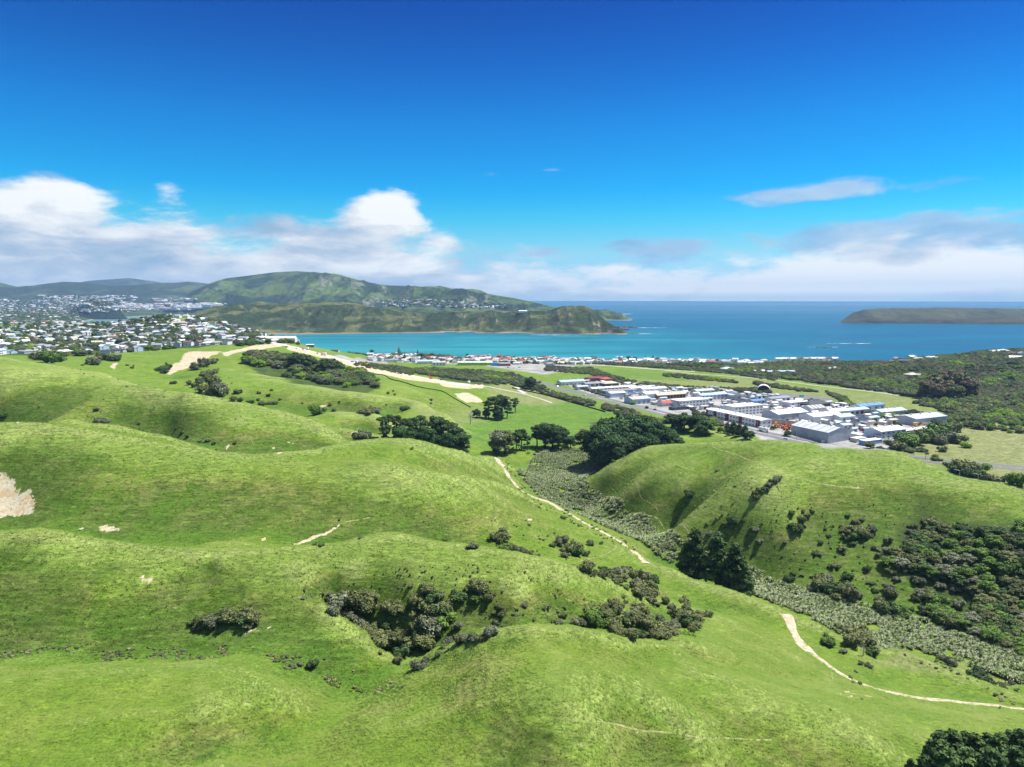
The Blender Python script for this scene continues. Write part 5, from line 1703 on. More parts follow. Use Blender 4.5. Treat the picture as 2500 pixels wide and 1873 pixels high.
# grass blades over the nearer slopes
def grass_mesh(seed):
    r_ = np.random.default_rng(seed)
    V, F = [], []
    for k in range(9):
        a_ = r_.random() * 6.28
        d = np.array([math.cos(a_), math.sin(a_), 0])
        q_ = np.array([-d[1], d[0], 0])
        b0 = d * 0.5 * r_.random() ** 0.5
        L_ = 0.3 + 0.35 * r_.random()
        lean = np.array([0.32, 0.2, 0]) + d * 0.25
        i = len(V)
        w_ = 0.11
        V += [b0 - q_ * w_, b0 + q_ * w_, b0 + lean * L_ * 1.1 + np.array([0, 0, L_])]
        F.append((i, i + 1, i + 2))
    me = np_mesh('grass_blades', np.array(V), np.array(F), False)
    return me


def grass_material():
    m_, N, b = mat('grass_tuft')
    geo = N.node('ShaderNodeNewGeometry')
    pos = geo.outputs['Position']
    n_big = N.noise(pos, 0.018, 4, 0.6, 0.4)
    n_mid = N.noise(pos, 0.085, 5, 0.62, 0.6)
    n_f = N.noise(pos, 1.4, 3, 0.6)
    g = N.ramp(n_big, [(0.28, (0.09, 0.178, 0.014)), (0.5, (0.14, 0.22, 0.022)), (0.72, (0.2, 0.255, 0.042))])
    g2 = N.ramp(n_mid, [(0.3, (0.065, 0.145, 0.013)), (0.5, (0.125, 0.2, 0.025)), (0.74, (0.21, 0.26, 0.075))])
    c_ = N.mix(0.55, g, g2)
    c_ = N.mix(N.sstep(n_f, 0.5, 0.8), c_, (0.22, 0.29, 0.06))
    N.l.new(c_, b.inputs['Base Color'])
    b.inputs['Roughness'].default_value = 0.7
    nm_ = N.node('ShaderNodeVectorMath', operation='NORMALIZE')
    ad = N.node('ShaderNodeVectorMath', operation='ADD')
    N.l.new(geo.outputs['Normal'], ad.inputs[0])
    ad.inputs[1].default_value = (0, 0, 2.2)
    N.l.new(ad.outputs[0], nm_.inputs[0])
    N.l.new(nm_.outputs[0], b.inputs['Normal'])
    return m_


M_GRASS = grass_material()
gm = []
for k in range(3):
    g_ = grass_mesh(200 + k)
    g_.materials.append(M_GRASS)
    gm.append(g_)
r_ = np.random.default_rng(17)
NG = 230000
t_ = r_.uniform(-0.68, 0.68, NG)
lr = math.log(112) + (math.log(600) - math.log(112)) * r_.random(NG) ** 0.95
gx_, gy_ = np.exp(lr) * np.sin(t_), np.exp(lr) * np.cos(t_)
keepm = ~inside(FLAX_PW, gx_, gy_) & (fbm(gx_, gy_, 5, 3, 44) > -0.6)
fi = np.clip(((lr - R0) / (R1 - R0) * (NR - 1)).astype(int), 0, NR - 1)
fj = np.clip(((t_ - T0) / (T1 - T0) * (NTH - 1)).astype(int), 0, NTH - 1)
keepm &= (C_R[fi, fj] < 0.25) & (C_G[fi, fj] < 0.2)

# ------------------------------------------------------------------ tracks and roads
def resample(pts, step):
    pts = np.asarray(pts, float)
    # Catmull-Rom through the points, then even spacing
    P_ = np.vstack([2 * pts[0] - pts[1], pts, 2 * pts[-1] - pts[-2]])
    out = []
    for i in range(1, len(P_) - 2):
        for t in np.linspace(0, 1, 12, endpoint=False):
            out.append(0.5 * (2 * P_[i] + (P_[i + 1] - P_[i - 1]) * t + (2 * P_[i - 1] - 5 * P_[i] + 4 * P_[i + 1] - P_[i + 2]) * t * t + (3 * P_[i] - P_[i - 1] - 3 * P_[i + 1] + P_[i + 2]) * t ** 3))
    out.append(pts[-1])
    out = np.array(out)
    s = np.concatenate([[0], np.cumsum(np.hypot(*np.diff(out, axis=0).T))])
    q = np.arange(0, s[-1], step)
    return np.column_stack([np.interp(q, s, out[:, 0]), np.interp(q, s, out[:, 1])])


def ribbon(name, pw, width, mat_, lift=0.1, step=1.5, cols=5, ragged=0.0, seed=1, offset=0.0, level=False, wfun=None):
    c = resample(pw, step)
    t = np.gradient(c, axis=0)
    t /= np.linalg.norm(t, axis=1, keepdims=True) + 1e-9
    nrm = np.column_stack([-t[:, 1], t[:, 0]])
    s = np.arange(len(c)) * step
    wl = width / 2 * (1 + ragged * fbm(s, s * 0, 4.0, 3, seed)) * (wfun(s / s[-1]) if wfun else 1)
    wr = width / 2 * (1 + ragged * fbm(s, s * 0 + 50, 4.0, 3, seed + 3)) * (wfun(s / s[-1]) if wfun else 1)
    k = np.linspace(-1, 1, cols)
    off = np.where(k[None] < 0, k[None] * wl[:, None], k[None] * wr[:, None]) + offset
    X = c[:, 0:1] + nrm[:, 0:1] * off
    Y = c[:, 1:2] + nrm[:, 1:2] * off
    if level:
        Z = np.maximum.reduce([hz(X[:, j], Y[:, j]) for j in range(cols)])[:, None] + 0 * X
        kern = np.ones(9) / 9
        Z = np.repeat(np.convolve(np.pad(Z[:, 0], 4, mode='edge'), kern, 'valid')[:, None], cols, 1)
    else:
        Z = hz(X, Y)
    Z = Z + lift - (np.abs(k)[None] > 0.99) * lift * 1.2
    me_ = np_mesh(name, np.stack([X, Y, Z], 2).reshape(-1, 3), grid_faces(len(c), cols))
    uv = me_.attributes.new('across', 'FLOAT', 'POINT')
    uv.data.foreach_set('value', np.tile(k, len(c)).astype(np.float32))
    o = link(name, me_, mat_)
    tag(o, kind='structure')
    return o, c, nrm


def track_material(name, base, light, grass_mid=True):
    m_, N, b = mat(name)
    geo = N.node('ShaderNodeNewGeometry')
    at = N.node('ShaderNodeAttribute', attribute_name='across')
    n1 = N.noise(geo.outputs['Position'], 0.6, 5, 0.7, 0.5)
    n2 = N.noise(geo.outputs['Position'], 0.12, 4, 0.6)
    c_ = N.mix(N.sstep(n1, 0.3, 0.7), base, light)
    if grass_mid:
        a_ = N.m('ABSOLUTE', at.outputs['Fac'])
        mid = N.m('SUBTRACT', 1.0, N.sstep(a_, 0.08, 0.26))
        side = N.sstep(a_, 0.82, 1.0)
        f = N.m('MULTIPLY', N.m('MAXIMUM', N.m('MULTIPLY', mid, N.sstep(n2, 0.5, 0.66)), side), N.sstep(n1, 0.38, 0.58))
        c_ = N.mix(f, c_, (0.17, 0.21, 0.05))
    N.l.new(c_, b.inputs['Base Color'])
    b.inputs['Roughness'].default_value = 0.95
    bu = N.node('ShaderNodeBump')
    bu.inputs['Distance'].default_value = 0.2
    N.l.new(n1, bu.inputs['Height'])
    N.l.new(bu.outputs[0], b.inputs['Normal'])
    return m_


M_TRACK = track_material('clay_track', (0.36, 0.28, 0.17), (0.6, 0.53, 0.4))
M_SHEEP = track_material('trodden_path', (0.14, 0.19, 0.03), (0.42, 0.37, 0.22), False)
M_ROAD = track_material('asphalt', (0.13, 0.13, 0.135), (0.2, 0.2, 0.2), False)
M_NEWROAD = track_material('pale_new_road', (0.44, 0.415, 0.365), (0.6, 0.57, 0.51), False)
M_RAIL = track_material('railway_ballast', (0.3, 0.28, 0.25), (0.42, 0.4, 0.36), False)
M_WHITE = simple('white_line', (0.75, 0.75, 0.72), 0.7, 0.1)


def wpts(L):
    return [hit(u, v)[:2] for u, v in L]


T1_ = [(1192, 1112), (1215, 1121), (1230, 1140), (1240, 1160), (1256, 1180), (1276, 1200), (1309, 1216), (1341, 1227), (1365, 1241), (1390, 1254), (1425, 1276), (1450, 1289), (1475, 1301), (1500, 1315), (1525, 1332), (1550, 1348), (1566, 1362), (1580, 1378)]
ribbon('dirt_track', wpts(T1_), 4.6, M_TRACK, 0.25, 1.2, 7, 0.18, 5)
T2_ = [(1918, 1500), (1928, 1516), (1936, 1540), (1952, 1566), (1978, 1592), (2008, 1614), (2040, 1637), (2070, 1655), (2110, 1672), (2150, 1685), (2200, 1696), (2260, 1706), (2330, 1713), (2400, 1720), (2540, 1732)]
ribbon('dirt_track', wpts(T2_), 3.2, M_TRACK, 0.16, 0.9, 7, 0.25, 9, wfun=lambda s: 1 + 0.6 * np.exp(-(s / 0.06) ** 2) + 0.7 * np.exp(-((s - 0.22) / 0.05) ** 2))
for L_, w_ in (([(1469, 1208), (1485, 1222), (1500, 1233), (1530, 1249), (1560, 1262), (1620, 1288), (1690, 1320)], 0.9), ([(1738, 1090), (1757, 1098), (1800, 1111), (1845, 1126), (1862, 1137), (1900, 1151), (1960, 1168), (2010, 1182), (2110, 1193)], 0.6),
               ([(1404, 1375), (1430, 1366), (1470, 1357), (1500, 1340)], 0.7), ([(838, 1276), (870, 1270), (905, 1263)], 0.5), ([(1548, 1170), (1560, 1200), (1580, 1225), (1610, 1255)], 0.45),
               ([(2028, 1636), (2032, 1650), (2033, 1668)], 0.5), ([(1455, 1760), (1520, 1772), (1600, 1786), (1700, 1800), (1790, 1803), (1890, 1806)], 0.35)):
    ribbon('footpath', wpts(L_), w_, M_SHEEP, 0.07, 1.0, 3, 0.7, 11)
HW = [(1230, 912), (1304, 931), (1350, 944), (1400, 957), (1465, 972), (1530, 988), (1595, 1004), (1668, 1021), (1743, 1035), (1820, 1049), (1880, 1061), (1940, 1073), (1990, 1083)]
hw = wpts(HW[:-1])
_d = np.array(hw[-1]) - np.array(hw[-2])
_d /= np.linalg.norm(_d)
hw += [tuple(np.array(hw[-1]) + _d * 60), tuple(np.array(hw[-1]) + _d * 150 + np.array([12, 0])), tuple(np.array(hw[-1]) + _d * 260 + np.array([50, 0]))]
_, HWC, HWN = ribbon('main_road', hw, 9.5, M_ROAD, 0.25, 4, 3, offset=7.0, level=True)
ribbon('main_road', hw, 9.5, M_ROAD, 0.25, 4, 3, offset=-7.0, level=True)
for off in (-11.3, -2.9, 2.9, 11.3):
    ribbon('road_marking', hw, 0.3, M_WHITE, 0.32, 4, 2, offset=off, level=True)
RW = [(1400, 889), (1440, 891), (1560, 898), (1640, 906), (1700, 913), (1760, 917), (1827, 922), (1915, 931), (2007, 943), (2134, 957), (2200, 966), (2279, 976), (2360, 988), (2470, 1004)]
_, RWC, RWN = ribbon('railway', wpts(RW), 9, M_RAIL, 0.5, 5, 3, level=True)
ribbon('new_road', wpts([(650, 835), (695, 842), (740, 853), (790, 865), (850, 881), (905, 895), (960, 907), (1020, 920), (1070, 930), (1110, 937), (1150, 941)]), 18, M_NEWROAD, 0.4, 5, 3)
ribbon('new_road', wpts([(1108, 937), (1180, 943), (1230, 952), (1290, 965), (1350, 985)]), 4, M_NEWROAD, 0.4, 4, 3)
ribbon('street', wpts([(318, 797), (325, 808), (334, 824), (340, 838), (345, 847)]), 9, M_NEWROAD, 0.4, 4, 3)
ribbon('street', wpts([(1180, 897), (1240, 900), (1320, 906), (1380, 908), (1450, 906)]), 12, M_ROAD, 0.3, 5, 3)
ribbon('street', wpts([(1440, 890), (1600, 902), (1700, 908)]), 3, M_NEWROAD, 0.4, 5, 3)
ribbon('street', wpts([(1220, 922), (1255, 935), (1265, 950), (1285, 962)]), 8, M_NEWROAD, 0.4, 4, 3)
for L_ in ([(1620, 948), (1680, 958), (1760, 975), (1800, 990)], [(1690, 990), (1740, 995), (1790, 998), (1850, 1005)], [(2020, 1018), (2070, 1030), (2110, 1045), (2140, 1056)], [(2100, 1012), (2150, 1030), (2200, 1045)]):
    ribbon('estate_road', wpts(L_), 10, M_ROAD, 0.3, 5, 3)
ribbon('gravel_yard', wpts([(1800, 958), (1860, 964), (1950, 968), (2010, 978)]), 50, M_ROAD, 0.2, 6, 7)
ribbon('gravel_yard', wpts([(1980, 984), (2060, 992)]), 30, M_RAIL, 0.22, 6, 7)

# ------------------------------------------------------------------ building kit
def box(x0, x1, y0, y1, z0, z1):
    V = [(x0, y0, z0), (x1, y0, z0), (x1, y1, z0), (x0, y1, z0), (x0, y0, z1), (x1, y0, z1), (x1, y1, z1), (x0, y1, z1)]
    F = [(0, 3, 2, 1), (4, 5, 6, 7), (0, 1, 5, 4), (1, 2, 6, 5), (2, 3, 7, 6), (3, 0, 4, 7)]
    return V, F


def from_parts(name, parts, mats=(), idx=None):
    V, F, mi = [], [], []
    for k_, (v, f) in enumerate(parts):
        F += [tuple(i + len(V) for i in q) for q in f]
        mi += [0 if idx is None else idx[k_]] * len(f)
        V += list(v)
    me_ = bpy.data.meshes.new(name)
    me_.from_pydata(V, [], F)
    for m_ in mats:
        me_.materials.append(m_)
    if idx is not None:
        me_.polygons.foreach_set('material_index', mi)
    me_.update()
    return me_


def taper_box(x0, x1, w0, z0, x2, x3, w1, z1):
    V_ = [(x0, -w0, z0), (x1, -w0, z0), (x1, w0, z0), (x0, w0, z0), (x2, -w1, z1), (x3, -w1, z1), (x3, w1, z1), (x2, w1, z1)]
    return V_, [(0, 3, 2, 1), (4, 5, 6, 7), (0, 1, 5, 4), (1, 2, 6, 5), (2, 3, 7, 6), (3, 0, 4, 7)]


def gable_walls(L, W, H, rise):
    """walls with gable ends on the x ends; x = length, y = width"""
    a_, b_ = L / 2, W / 2
    V = [(-a_, -b_, -2), (a_, -b_, -2), (a_, b_, -2), (-a_, b_, -2), (-a_, -b_, H), (a_, -b_, H), (a_, b_, H), (-a_, b_, H), (-a_, 0, H + rise), (a_, 0, H + rise)]
    F = [(0, 1, 5, 4), (2, 3, 7, 6), (1, 2, 6, 9, 5), (3, 0, 4, 8, 7)]
    return V, F


def gable_roof(L, W, H, rise, o=0.5, th=0.25):
    a_, b_ = L / 2 + o, W / 2 + o
    dz = rise / (W / 2) * o
    V = []
    for t in (0, th):
        V += [(-a_, -b_, H - dz + t + 0.02), (a_, -b_, H - dz + t + 0.02), (a_, 0, H + rise + t + 0.02), (-a_, 0, H + rise + t + 0.02), (-a_, b_, H - dz + t + 0.02), (a_, b_, H - dz + t + 0.02)]
    F = [(6, 7, 8, 9), (9, 8, 11, 10), (1, 0, 3, 2), (2, 3, 4, 5), (0, 1, 7, 6), (5, 4, 10, 11), (1, 2, 8, 7), (2, 5, 11, 8), (4, 3, 9, 10), (3, 0, 6, 9)]
    return V, F


def hip_roof(L, W, H, rise, o=0.5):
    a_, b_ = L / 2 + o, W / 2 + o
    r_ = max(L / 2 - W / 2, 0.3)
    V = [(-a_, -b_, H), (a_, -b_, H), (a_, b_, H), (-a_, b_, H), (-r_, 0, H + rise), (r_, 0, H + rise), (-a_, -b_, H - 0.2), (a_, -b_, H - 0.2), (a_, b_, H - 0.2), (-a_, b_, H - 0.2)]
    F = [(0, 1, 5, 4), (1, 2, 5), (2, 3, 4, 5), (3, 0, 4), (6, 7, 1, 0), (7, 8, 2, 1), (8, 9, 3, 2), (9, 6, 0, 3), (9, 8, 7, 6)]
    return V, F


WALLC = {'white': simple('wall_white', (0.74, 0.74, 0.72), 0.7, 0.12, 0.3), 'cream': simple('wall_cream', (0.62, 0.56, 0.45), 0.8, 0.12, 0.3), 'grey': simple('wall_grey', (0.48, 0.5, 0.52), 0.7, 0.15, 0.3),
         'dark': simple('wall_dark', (0.09, 0.1, 0.11), 0.7, 0.15, 0.3), 'brick': simple('wall_brick', (0.3, 0.15, 0.1), 0.85, 0.2, 0.3), 'blue': simple('wall_blue', (0.16, 0.33, 0.55), 0.6, 0.12, 0.3),
         'lime': simple('wall_lime', (0.4, 0.62, 0.1), 0.6, 0.1, 0.3), 'steel': simple('wall_steel', (0.38, 0.42, 0.46), 0.5, 0.18, 0.2), 'sky': simple('wall_bright_blue', (0.04, 0.42, 0.68), 0.6, 0.1, 0.3),
         'concrete': simple('wall_concrete', (0.42, 0.4, 0.36), 0.85, 0.2, 0.2), 'maroon': simple('wall_maroon', (0.22, 0.04, 0.045), 0.6, 0.1, 0.3), 'pale blue': simple('wall_pale_blue', (0.45, 0.56, 0.64), 0.6, 0.1, 0.3)}
ROOFC = {'white': simple('roof_white', (0.78, 0.78, 0.77), 0.55, 0.08, 0.15), 'light grey': simple('roof_light_grey', (0.5, 0.52, 0.53), 0.5, 0.12, 0.2), 'grey': simple('roof_grey', (0.27, 0.28, 0.29), 0.6, 0.15, 0.3),
         'charcoal': simple('roof_charcoal', (0.055, 0.06, 0.068), 0.6, 0.15, 0.3), 'red': simple('roof_red', (0.42, 0.09, 0.06), 0.7, 0.15, 0.3), 'maroon': simple('roof_maroon', (0.2, 0.05, 0.045), 0.7, 0.15, 0.3),
         'blue': simple('roof_blue', (0.11, 0.25, 0.46), 0.55, 0.12, 0.3), 'pale blue': simple('roof_pale_blue', (0.42, 0.55, 0.64), 0.5, 0.1, 0.3), 'tan': simple('roof_tan', (0.5, 0.44, 0.34), 0.75, 0.12, 0.3),
         'green': simple('roof_green', (0.12, 0.24, 0.17), 0.65, 0.12, 0.3), 'brown': simple('roof_brown', (0.17, 0.11, 0.08), 0.75, 0.15, 0.3)}
M_GLASS = simple('window_glass', (0.045, 0.06, 0.075), 0.15, 0.1, 0.5, 0.6)
M_DOOR = simple('roller_door', (0.24, 0.26, 0.28), 0.6, 0.1)
M_DARKDOOR = simple('dark_opening', (0.03, 0.032, 0.035), 0.8, 0.1)
M_METAL = simple('galvanised_metal', (0.45, 0.46, 0.47), 0.45, 0.1, 2.0, 0.5, 0.3)
HW_ANG = math.atan2(-0.906, 0.42)                       # the estate is laid out along the main road
B_ANG = HW_ANG + math.pi / 2
OCC = []                                                  # footprints already taken


def building(name, u, v, L, W, H, wall, roof, label, cat='warehouse', ang=None, kind='gable', rise=None, doors=0, door_c=None, windows=0, storeys=1, skylights=0, group=None, y=None, strips=None):
    ang = B_ANG if ang is None else ang
    x, y_, z = hit(u, v) if y is None else at_y(u, y)
    e = link(name, None)
    e.location = (x, y_, z)
    e.rotation_euler = (0, 0, ang)
    tag(e, label, cat, group)
    OCC.append((x, y_, max(L, W) * 0.55))
    rise = (W * 0.12 if rise is None else rise)
    if kind == 'flat':
        wv, wf = box(-L / 2, L / 2, -W / 2, W / 2, -2, H)
        me_ = from_parts('wall', [(wv, wf)], [WALLC[wall]])
        rp = [box(-L / 2 - 0.2, L / 2 + 0.2, -W / 2 - 0.2, W / 2 + 0.2, H + 0.005, H + 0.35)]
        link('roof', from_parts('roof', rp, [ROOFC[roof]]), parent=e)
    else:
        me_ = from_parts('wall', [gable_walls(L, W, H, rise if kind != 'hip' else 0.0)], [WALLC[wall]])
        link('roof', from_parts('roof', [gable_roof(L, W, H, rise) if kind == 'gable' else hip_roof(L, W, H, rise)], [ROOFC[roof]]), parent=e)
    link('wall', me_, parent=e)
    # openings on the side towards the viewpoint (-y) and the near end
    if doors:
        dw = min(4.2, L / doors * 0.6)
        dm = from_parts('roller_door', [box(-dw / 2, dw / 2, -0.06, 0.06, 0, min(4.2, H * 0.75))], [door_c or M_DOOR])
        for i in range(doors):
            link('roller_door', dm, parent=e, loc=(-L / 2 + (i + 0.5) * L / doors, -W / 2 - 0.05, 0))
    if windows:
        ww = min(3.0, L / windows * 0.55)
        wm = from_parts('window', [box(-ww / 2, ww / 2, -0.07, 0.07, 0, 1.25)], [M_GLASS])
        for s_ in range(storeys):
            for i in range(windows):
                link('window', wm, parent=e, loc=(-L / 2 + (i + 0.5) * L / windows, -W / 2 - 0.05, 1.1 + s_ * (H - 0.4) / storeys))
        wm2 = from_parts('window', [box(-0.07, 0.07, -1.1, 1.1, 0, 1.25)], [M_GLASS])
        for s_ in range(storeys):
            for i in range(max(1, int(W / 7))):
                link('window', wm2, parent=e, loc=(L / 2 + 0.05, -W / 2 + (i + 0.5) * W / max(1, int(W / 7)), 1.1 + s_ * (H - 0.4) / storeys))
    if skylights:
        for i in range(skylights):
            xx = -L / 2 + (i + 0.5) * L / skylights
            sl = rise / (W / 2)
            v_ = [(xx - 0.6, -W / 2, H + 0.34), (xx + 0.6, -W / 2, H + 0.34), (xx + 0.6, -0.4, H + rise + 0.34 - 0.4 * sl), (xx - 0.6, -0.4, H + rise + 0.34 - 0.4 * sl)]
            link('skylight', from_parts('skylight', [(v_, [(0, 1, 2, 3)])], [ROOFC['white']]), parent=e)
    if L * W > 500 and kind != 'hip':
        vm = from_parts('roof_vent', [box(-0.7, 0.7, -0.7, 0.7, 0, 1.0), taper_box(-0.9, 0.9, 0.9, 1.0, -0.3, 0.3, 0.3, 1.4)], [M_METAL])
        for i in range(3):
            link('roof_vent', vm, parent=e, loc=(L * (-0.33 + 0.3 * i), 0.0, H + (rise if kind == 'gable' else 0.1) + 0.3))
        if kind == 'gable' and not skylights:
            sl = rise / (W / 2)
            for i in range(max(2, int(L / 9))):
                xx = -L / 2 + (i + 0.5) * L / max(2, int(L / 9))
                v_ = [(xx - 0.45, -W / 2 + 0.6, H + 0.36 + 0.6 * sl), (xx + 0.45, -W / 2 + 0.6, H + 0.36 + 0.6 * sl), (xx + 0.45, -0.8, H + rise + 0.36 - 0.8 * sl), (xx - 0.45, -0.8, H + rise + 0.36 - 0.8 * sl)]
                link('skylight', from_parts('skylight', [(v_, [(0, 1, 2, 3)])], [ROOFC['grey' if roof in ('white', 'light grey') else 'light grey']]), parent=e)
    if strips:
        for fx_, wd in strips:
            link('maroon_panel', from_parts('maroon_panel', [box(fx_ * L - wd / 2, fx_ * L + wd / 2, -W / 2 - 0.12, -W / 2 + 0.1, 0.4, H - 0.2)], [WALLC['maroon']]), parent=e)
    return e


E = building
# --- industrial estate, back to front
E('warehouse', 1394, 939, 46, 17, 6, 'white', 'pale blue', 'white warehouse with pale blue roof at the top left corner of the estate', windows=6)
E('house', 1452, 929, 34, 15, 5, 'dark', 'maroon', 'long low building under a maroon roof at the back left of the estate', 'building', kind='hip', rise=2.5)
E('house', 1478, 931, 18, 15, 5, 'brick', 'red', 'low building with a bright red roof beside the maroon roof', 'building', kind='hip', rise=2.5)
E('shed', 1441, 943, 26, 14, 5, 'grey', 'grey', 'grey shed with dark openings below the maroon roof', 'shed', doors=3, door_c=M_DARKDOOR)
E('shed', 1487, 942, 27, 17, 5, 'dark', 'tan', 'building with a broad tan hipped roof', 'shed', kind='hip', rise=3)
E('workshop', 1496, 952, 82, 12, 4.6, 'white', 'white', 'very long white-roofed workshop with red brick bays', 'workshop', doors=12, door_c=WALLC['brick'], rise=1.2)
E('warehouse', 1512, 961, 56, 18, 5.5, 'blue', 'grey', 'flat grey-roofed warehouse with blue walls', kind='flat', doors=4, door_c=WALLC['white'])
E('warehouse', 1503, 969, 26, 13, 6.5, 'pale blue', 'white', 'small white box warehouse beside the blue-walled one', doors=3, door_c=WALLC['pale blue'])
E('warehouse', 1560, 955, 40, 14, 6, 'white', 'white', 'long white gabled warehouse left of the parked campers')
E('warehouse', 1592, 957, 44, 14, 6, 'white', 'white', 'long white gabled warehouse with a tree at its right end')
E('warehouse', 1586, 973, 26, 20, 8, 'white', 'white', 'tall plain white warehouse in the left part of the estate', windows=4)
E('warehouse', 1556, 984, 30, 20, 7, 'pale blue', 'light grey', 'pale blue warehouse with light grey roof beside the main road', doors=4)
E('hall', 1632, 972, 50, 15, 6, 'brick', 'tan', 'long cream-roofed hall over a row of brown openings', 'hall', rise=3.2, doors=9, door_c=M_DARKDOOR)
E('office', 1683, 989, 50, 20, 8, 'white', 'white', 'white modern office block with rows of dark windows near the road', 'office', kind='flat', windows=9, storeys=2)
E('house', 1623, 991, 15, 11, 4.5, 'white', 'red', 'little white house with a red roof among the sheds', 'house', rise=2.6, windows=3)
E('office', 1736, 974, 48, 16, 7, 'white', 'pale blue', 'two-storey white office with pale blue roof and square windows', 'office', windows=7, storeys=2)
E('warehouse', 1715, 962, 34, 16, 6, 'steel', 'light grey', 'steel-sided warehouse behind the two-storey white office', doors=2, door_c=M_DARKDOOR)
E('office', 1814, 1010, 46, 20, 11, 'white', 'white', 'tall white office block behind the maroon-striped building', 'office', windows=8, storeys=3, kind='flat')
E('office_building', 1800, 1029, 92, 15, 8.6, 'white', 'white', 'long white building with maroon stripes facing the main road', 'office building', ang=HW_ANG, windows=18, storeys=2, rise=1.0, strips=[(-0.485, 3), (-0.33, 5), (-0.1, 6), (0.14, 6), (0.44, 6)])
E('warehouse', 1916, 1021, 48, 26, 8, 'steel', 'white', 'white-roofed warehouse behind the orange machines', doors=3)
E('shed', 1898, 979, 36, 13, 5, 'white', 'grey', 'grey-roofed shed with dark bays near the arched shelter', 'shed', doors=4, door_c=M_DARKDOOR)
E('office', 1938, 993, 28, 15, 7, 'white', 'white', 'white cube office with tall dark window', 'office', kind='flat', windows=3, storeys=2)
E('shed', 1989, 994, 38, 17, 5.5, 'dark', 'charcoal', 'broad black hipped-roof shed', 'shed', kind='hip', rise=3.5)
E('warehouse', 1985, 1008, 26, 17, 7, 'white', 'grey', 'white warehouse with skylight strips and one black door', doors=1, door_c=M_DARKDOOR, skylights=4, rise=3)
E('warehouse', 2003, 1026, 46, 22, 7, 'white', 'white', 'broad white-roofed warehouse behind the grey corrugated one', rise=2.5)
E('warehouse', 2040, 1014, 30, 18, 6.5, 'white', 'white', 'white warehouse with a maroon side bay', doors=3, door_c=WALLC['maroon'])
E('warehouse', 2054, 1027, 24, 18, 6, 'white', 'pale blue', 'white shed with pale blue roof in the middle of the yards', doors=2)
E('warehouse', 2086, 1010, 34, 15, 6, 'grey', 'pale blue', 'long shed under a pale blue roof right of centre', doors=4, door_c=M_DARKDOOR)
E('warehouse', 2118, 999, 46, 16, 6, 'white', 'blue', 'warehouse with a strong blue roof at the back edge of the estate', doors=4)
E('warehouse', 2168, 1013, 46, 18, 6, 'white', 'pale blue', 'white warehouse with striped blue-grey roof and red doors', doors=5, door_c=ROOFC['red'], skylights=7)
E('warehouse', 2248, 1032, 54, 26, 8, 'grey', 'light grey', 'big plain grey warehouse at the right end of the estate', rise=2.2)
E('storage_units', 2232, 1056, 70, 9, 4.2, 'white', 'white', 'long row of white storage units with grey doors', 'storage units', doors=12, rise=0.8)
E('warehouse', 2160, 1064, 38, 20, 7.5, 'pale blue', 'white', 'white-roofed warehouse with grey glazed end near the scrub', windows=5, storeys=2)
g_ = E('warehouse', 2003, 1066, 48, 33, 9.5, 'steel', 'light grey', 'large corrugated grey warehouse beside the main road', ang=HW_ANG, rise=4)
rib_ = from_parts('cladding_rib', [box(-0.12, 0.12, -0.1, 0.1, 0, 9.4)], [WALLC['grey']])
for i in range(16):
    link('cladding_rib', rib_, parent=g_, loc=(-24 + 1.2 + i * 3.0, -16.58, 0))
E('shed', 2125, 1083, 24, 8, 4, 'blue', 'white', 'long white shed with a blue fascia at the bottom right of the estate', 'shed', kind='flat')
E('shed', 2095, 1077, 14, 8, 3.5, 'cream', 'white', 'small cream cabin in the lower yard', 'cabin', kind='flat')
E('shed', 1655, 1000, 22, 10, 3.5, 'dark', 'charcoal', 'long low black car shelter near the red-roofed house', 'shelter', kind='flat')
E('shed', 1420, 950, 20, 11, 4.5, 'white', 'light grey', 'small light grey-roofed shed left of the long brick-bayed workshop', 'shed', doors=2)
E('shed', 1845, 985, 22, 12, 4.5, 'pale blue', 'blue', 'narrow blue-grey shed behind the tall white office', 'shed', doors=3)
E('shed', 1790, 975, 20, 12, 4.5, 'grey', 'charcoal', 'dark-roofed workshop among wrecked cars', 'workshop', doors=2, door_c=M_DARKDOOR)
# more, smaller sheds fill the plots between
rb = random.Random(41)
ep = poly_world([(1400, 932), (1560, 942), (1700, 958), (1880, 968), (2010, 985), (2130, 1002), (2270, 1028), (2200, 1075), (2080, 1075), (1870, 1020), (1740, 1005), (1600, 990), (1450, 960)])
q = random_in(ep, 2500, np.random.default_rng(23))
cnt = 0
TAKEN_W = list(OCC)
EXTRA_SHEDS = []
for x, y in q:
    rr0 = rb.uniform(3.6, 9)
    if all(math.hypot(x - a_, y - b_) > c_ * 0.86 + rr0 for a_, b_, c_ in OCC):
        L_, W_ = rr0 * rb.uniform(1.2, 1.8), rr0 * rb.uniform(0.8, 1.1)
        wall = rb.choice(['white', 'white', 'white', 'cream', 'grey', 'pale blue', 'white'])
        roof = rb.choice(['white', 'white', 'light grey', 'grey', 'pale blue', 'white', 'charcoal', 'tan'])
        u_ = CX + x / y * FPX / 1.005
        e_ = E('shed', u_, 0, L_, W_, rb.uniform(3.2, 5.5), wall, roof, '', 'shed', y=float(y), ang=rb.choice([B_ANG, HW_ANG]) , doors=rb.choice([0, 1, 2]), door_c=rb.choice([M_DOOR, M_DARKDOOR]), group='small sheds of the industrial estate')
        e_.location.x = x
        site_add('between the big sheds', e_, 'small %s shed with %s roof' % (wall, roof), u_)
        cnt += 1
        if cnt >= 160:
            break

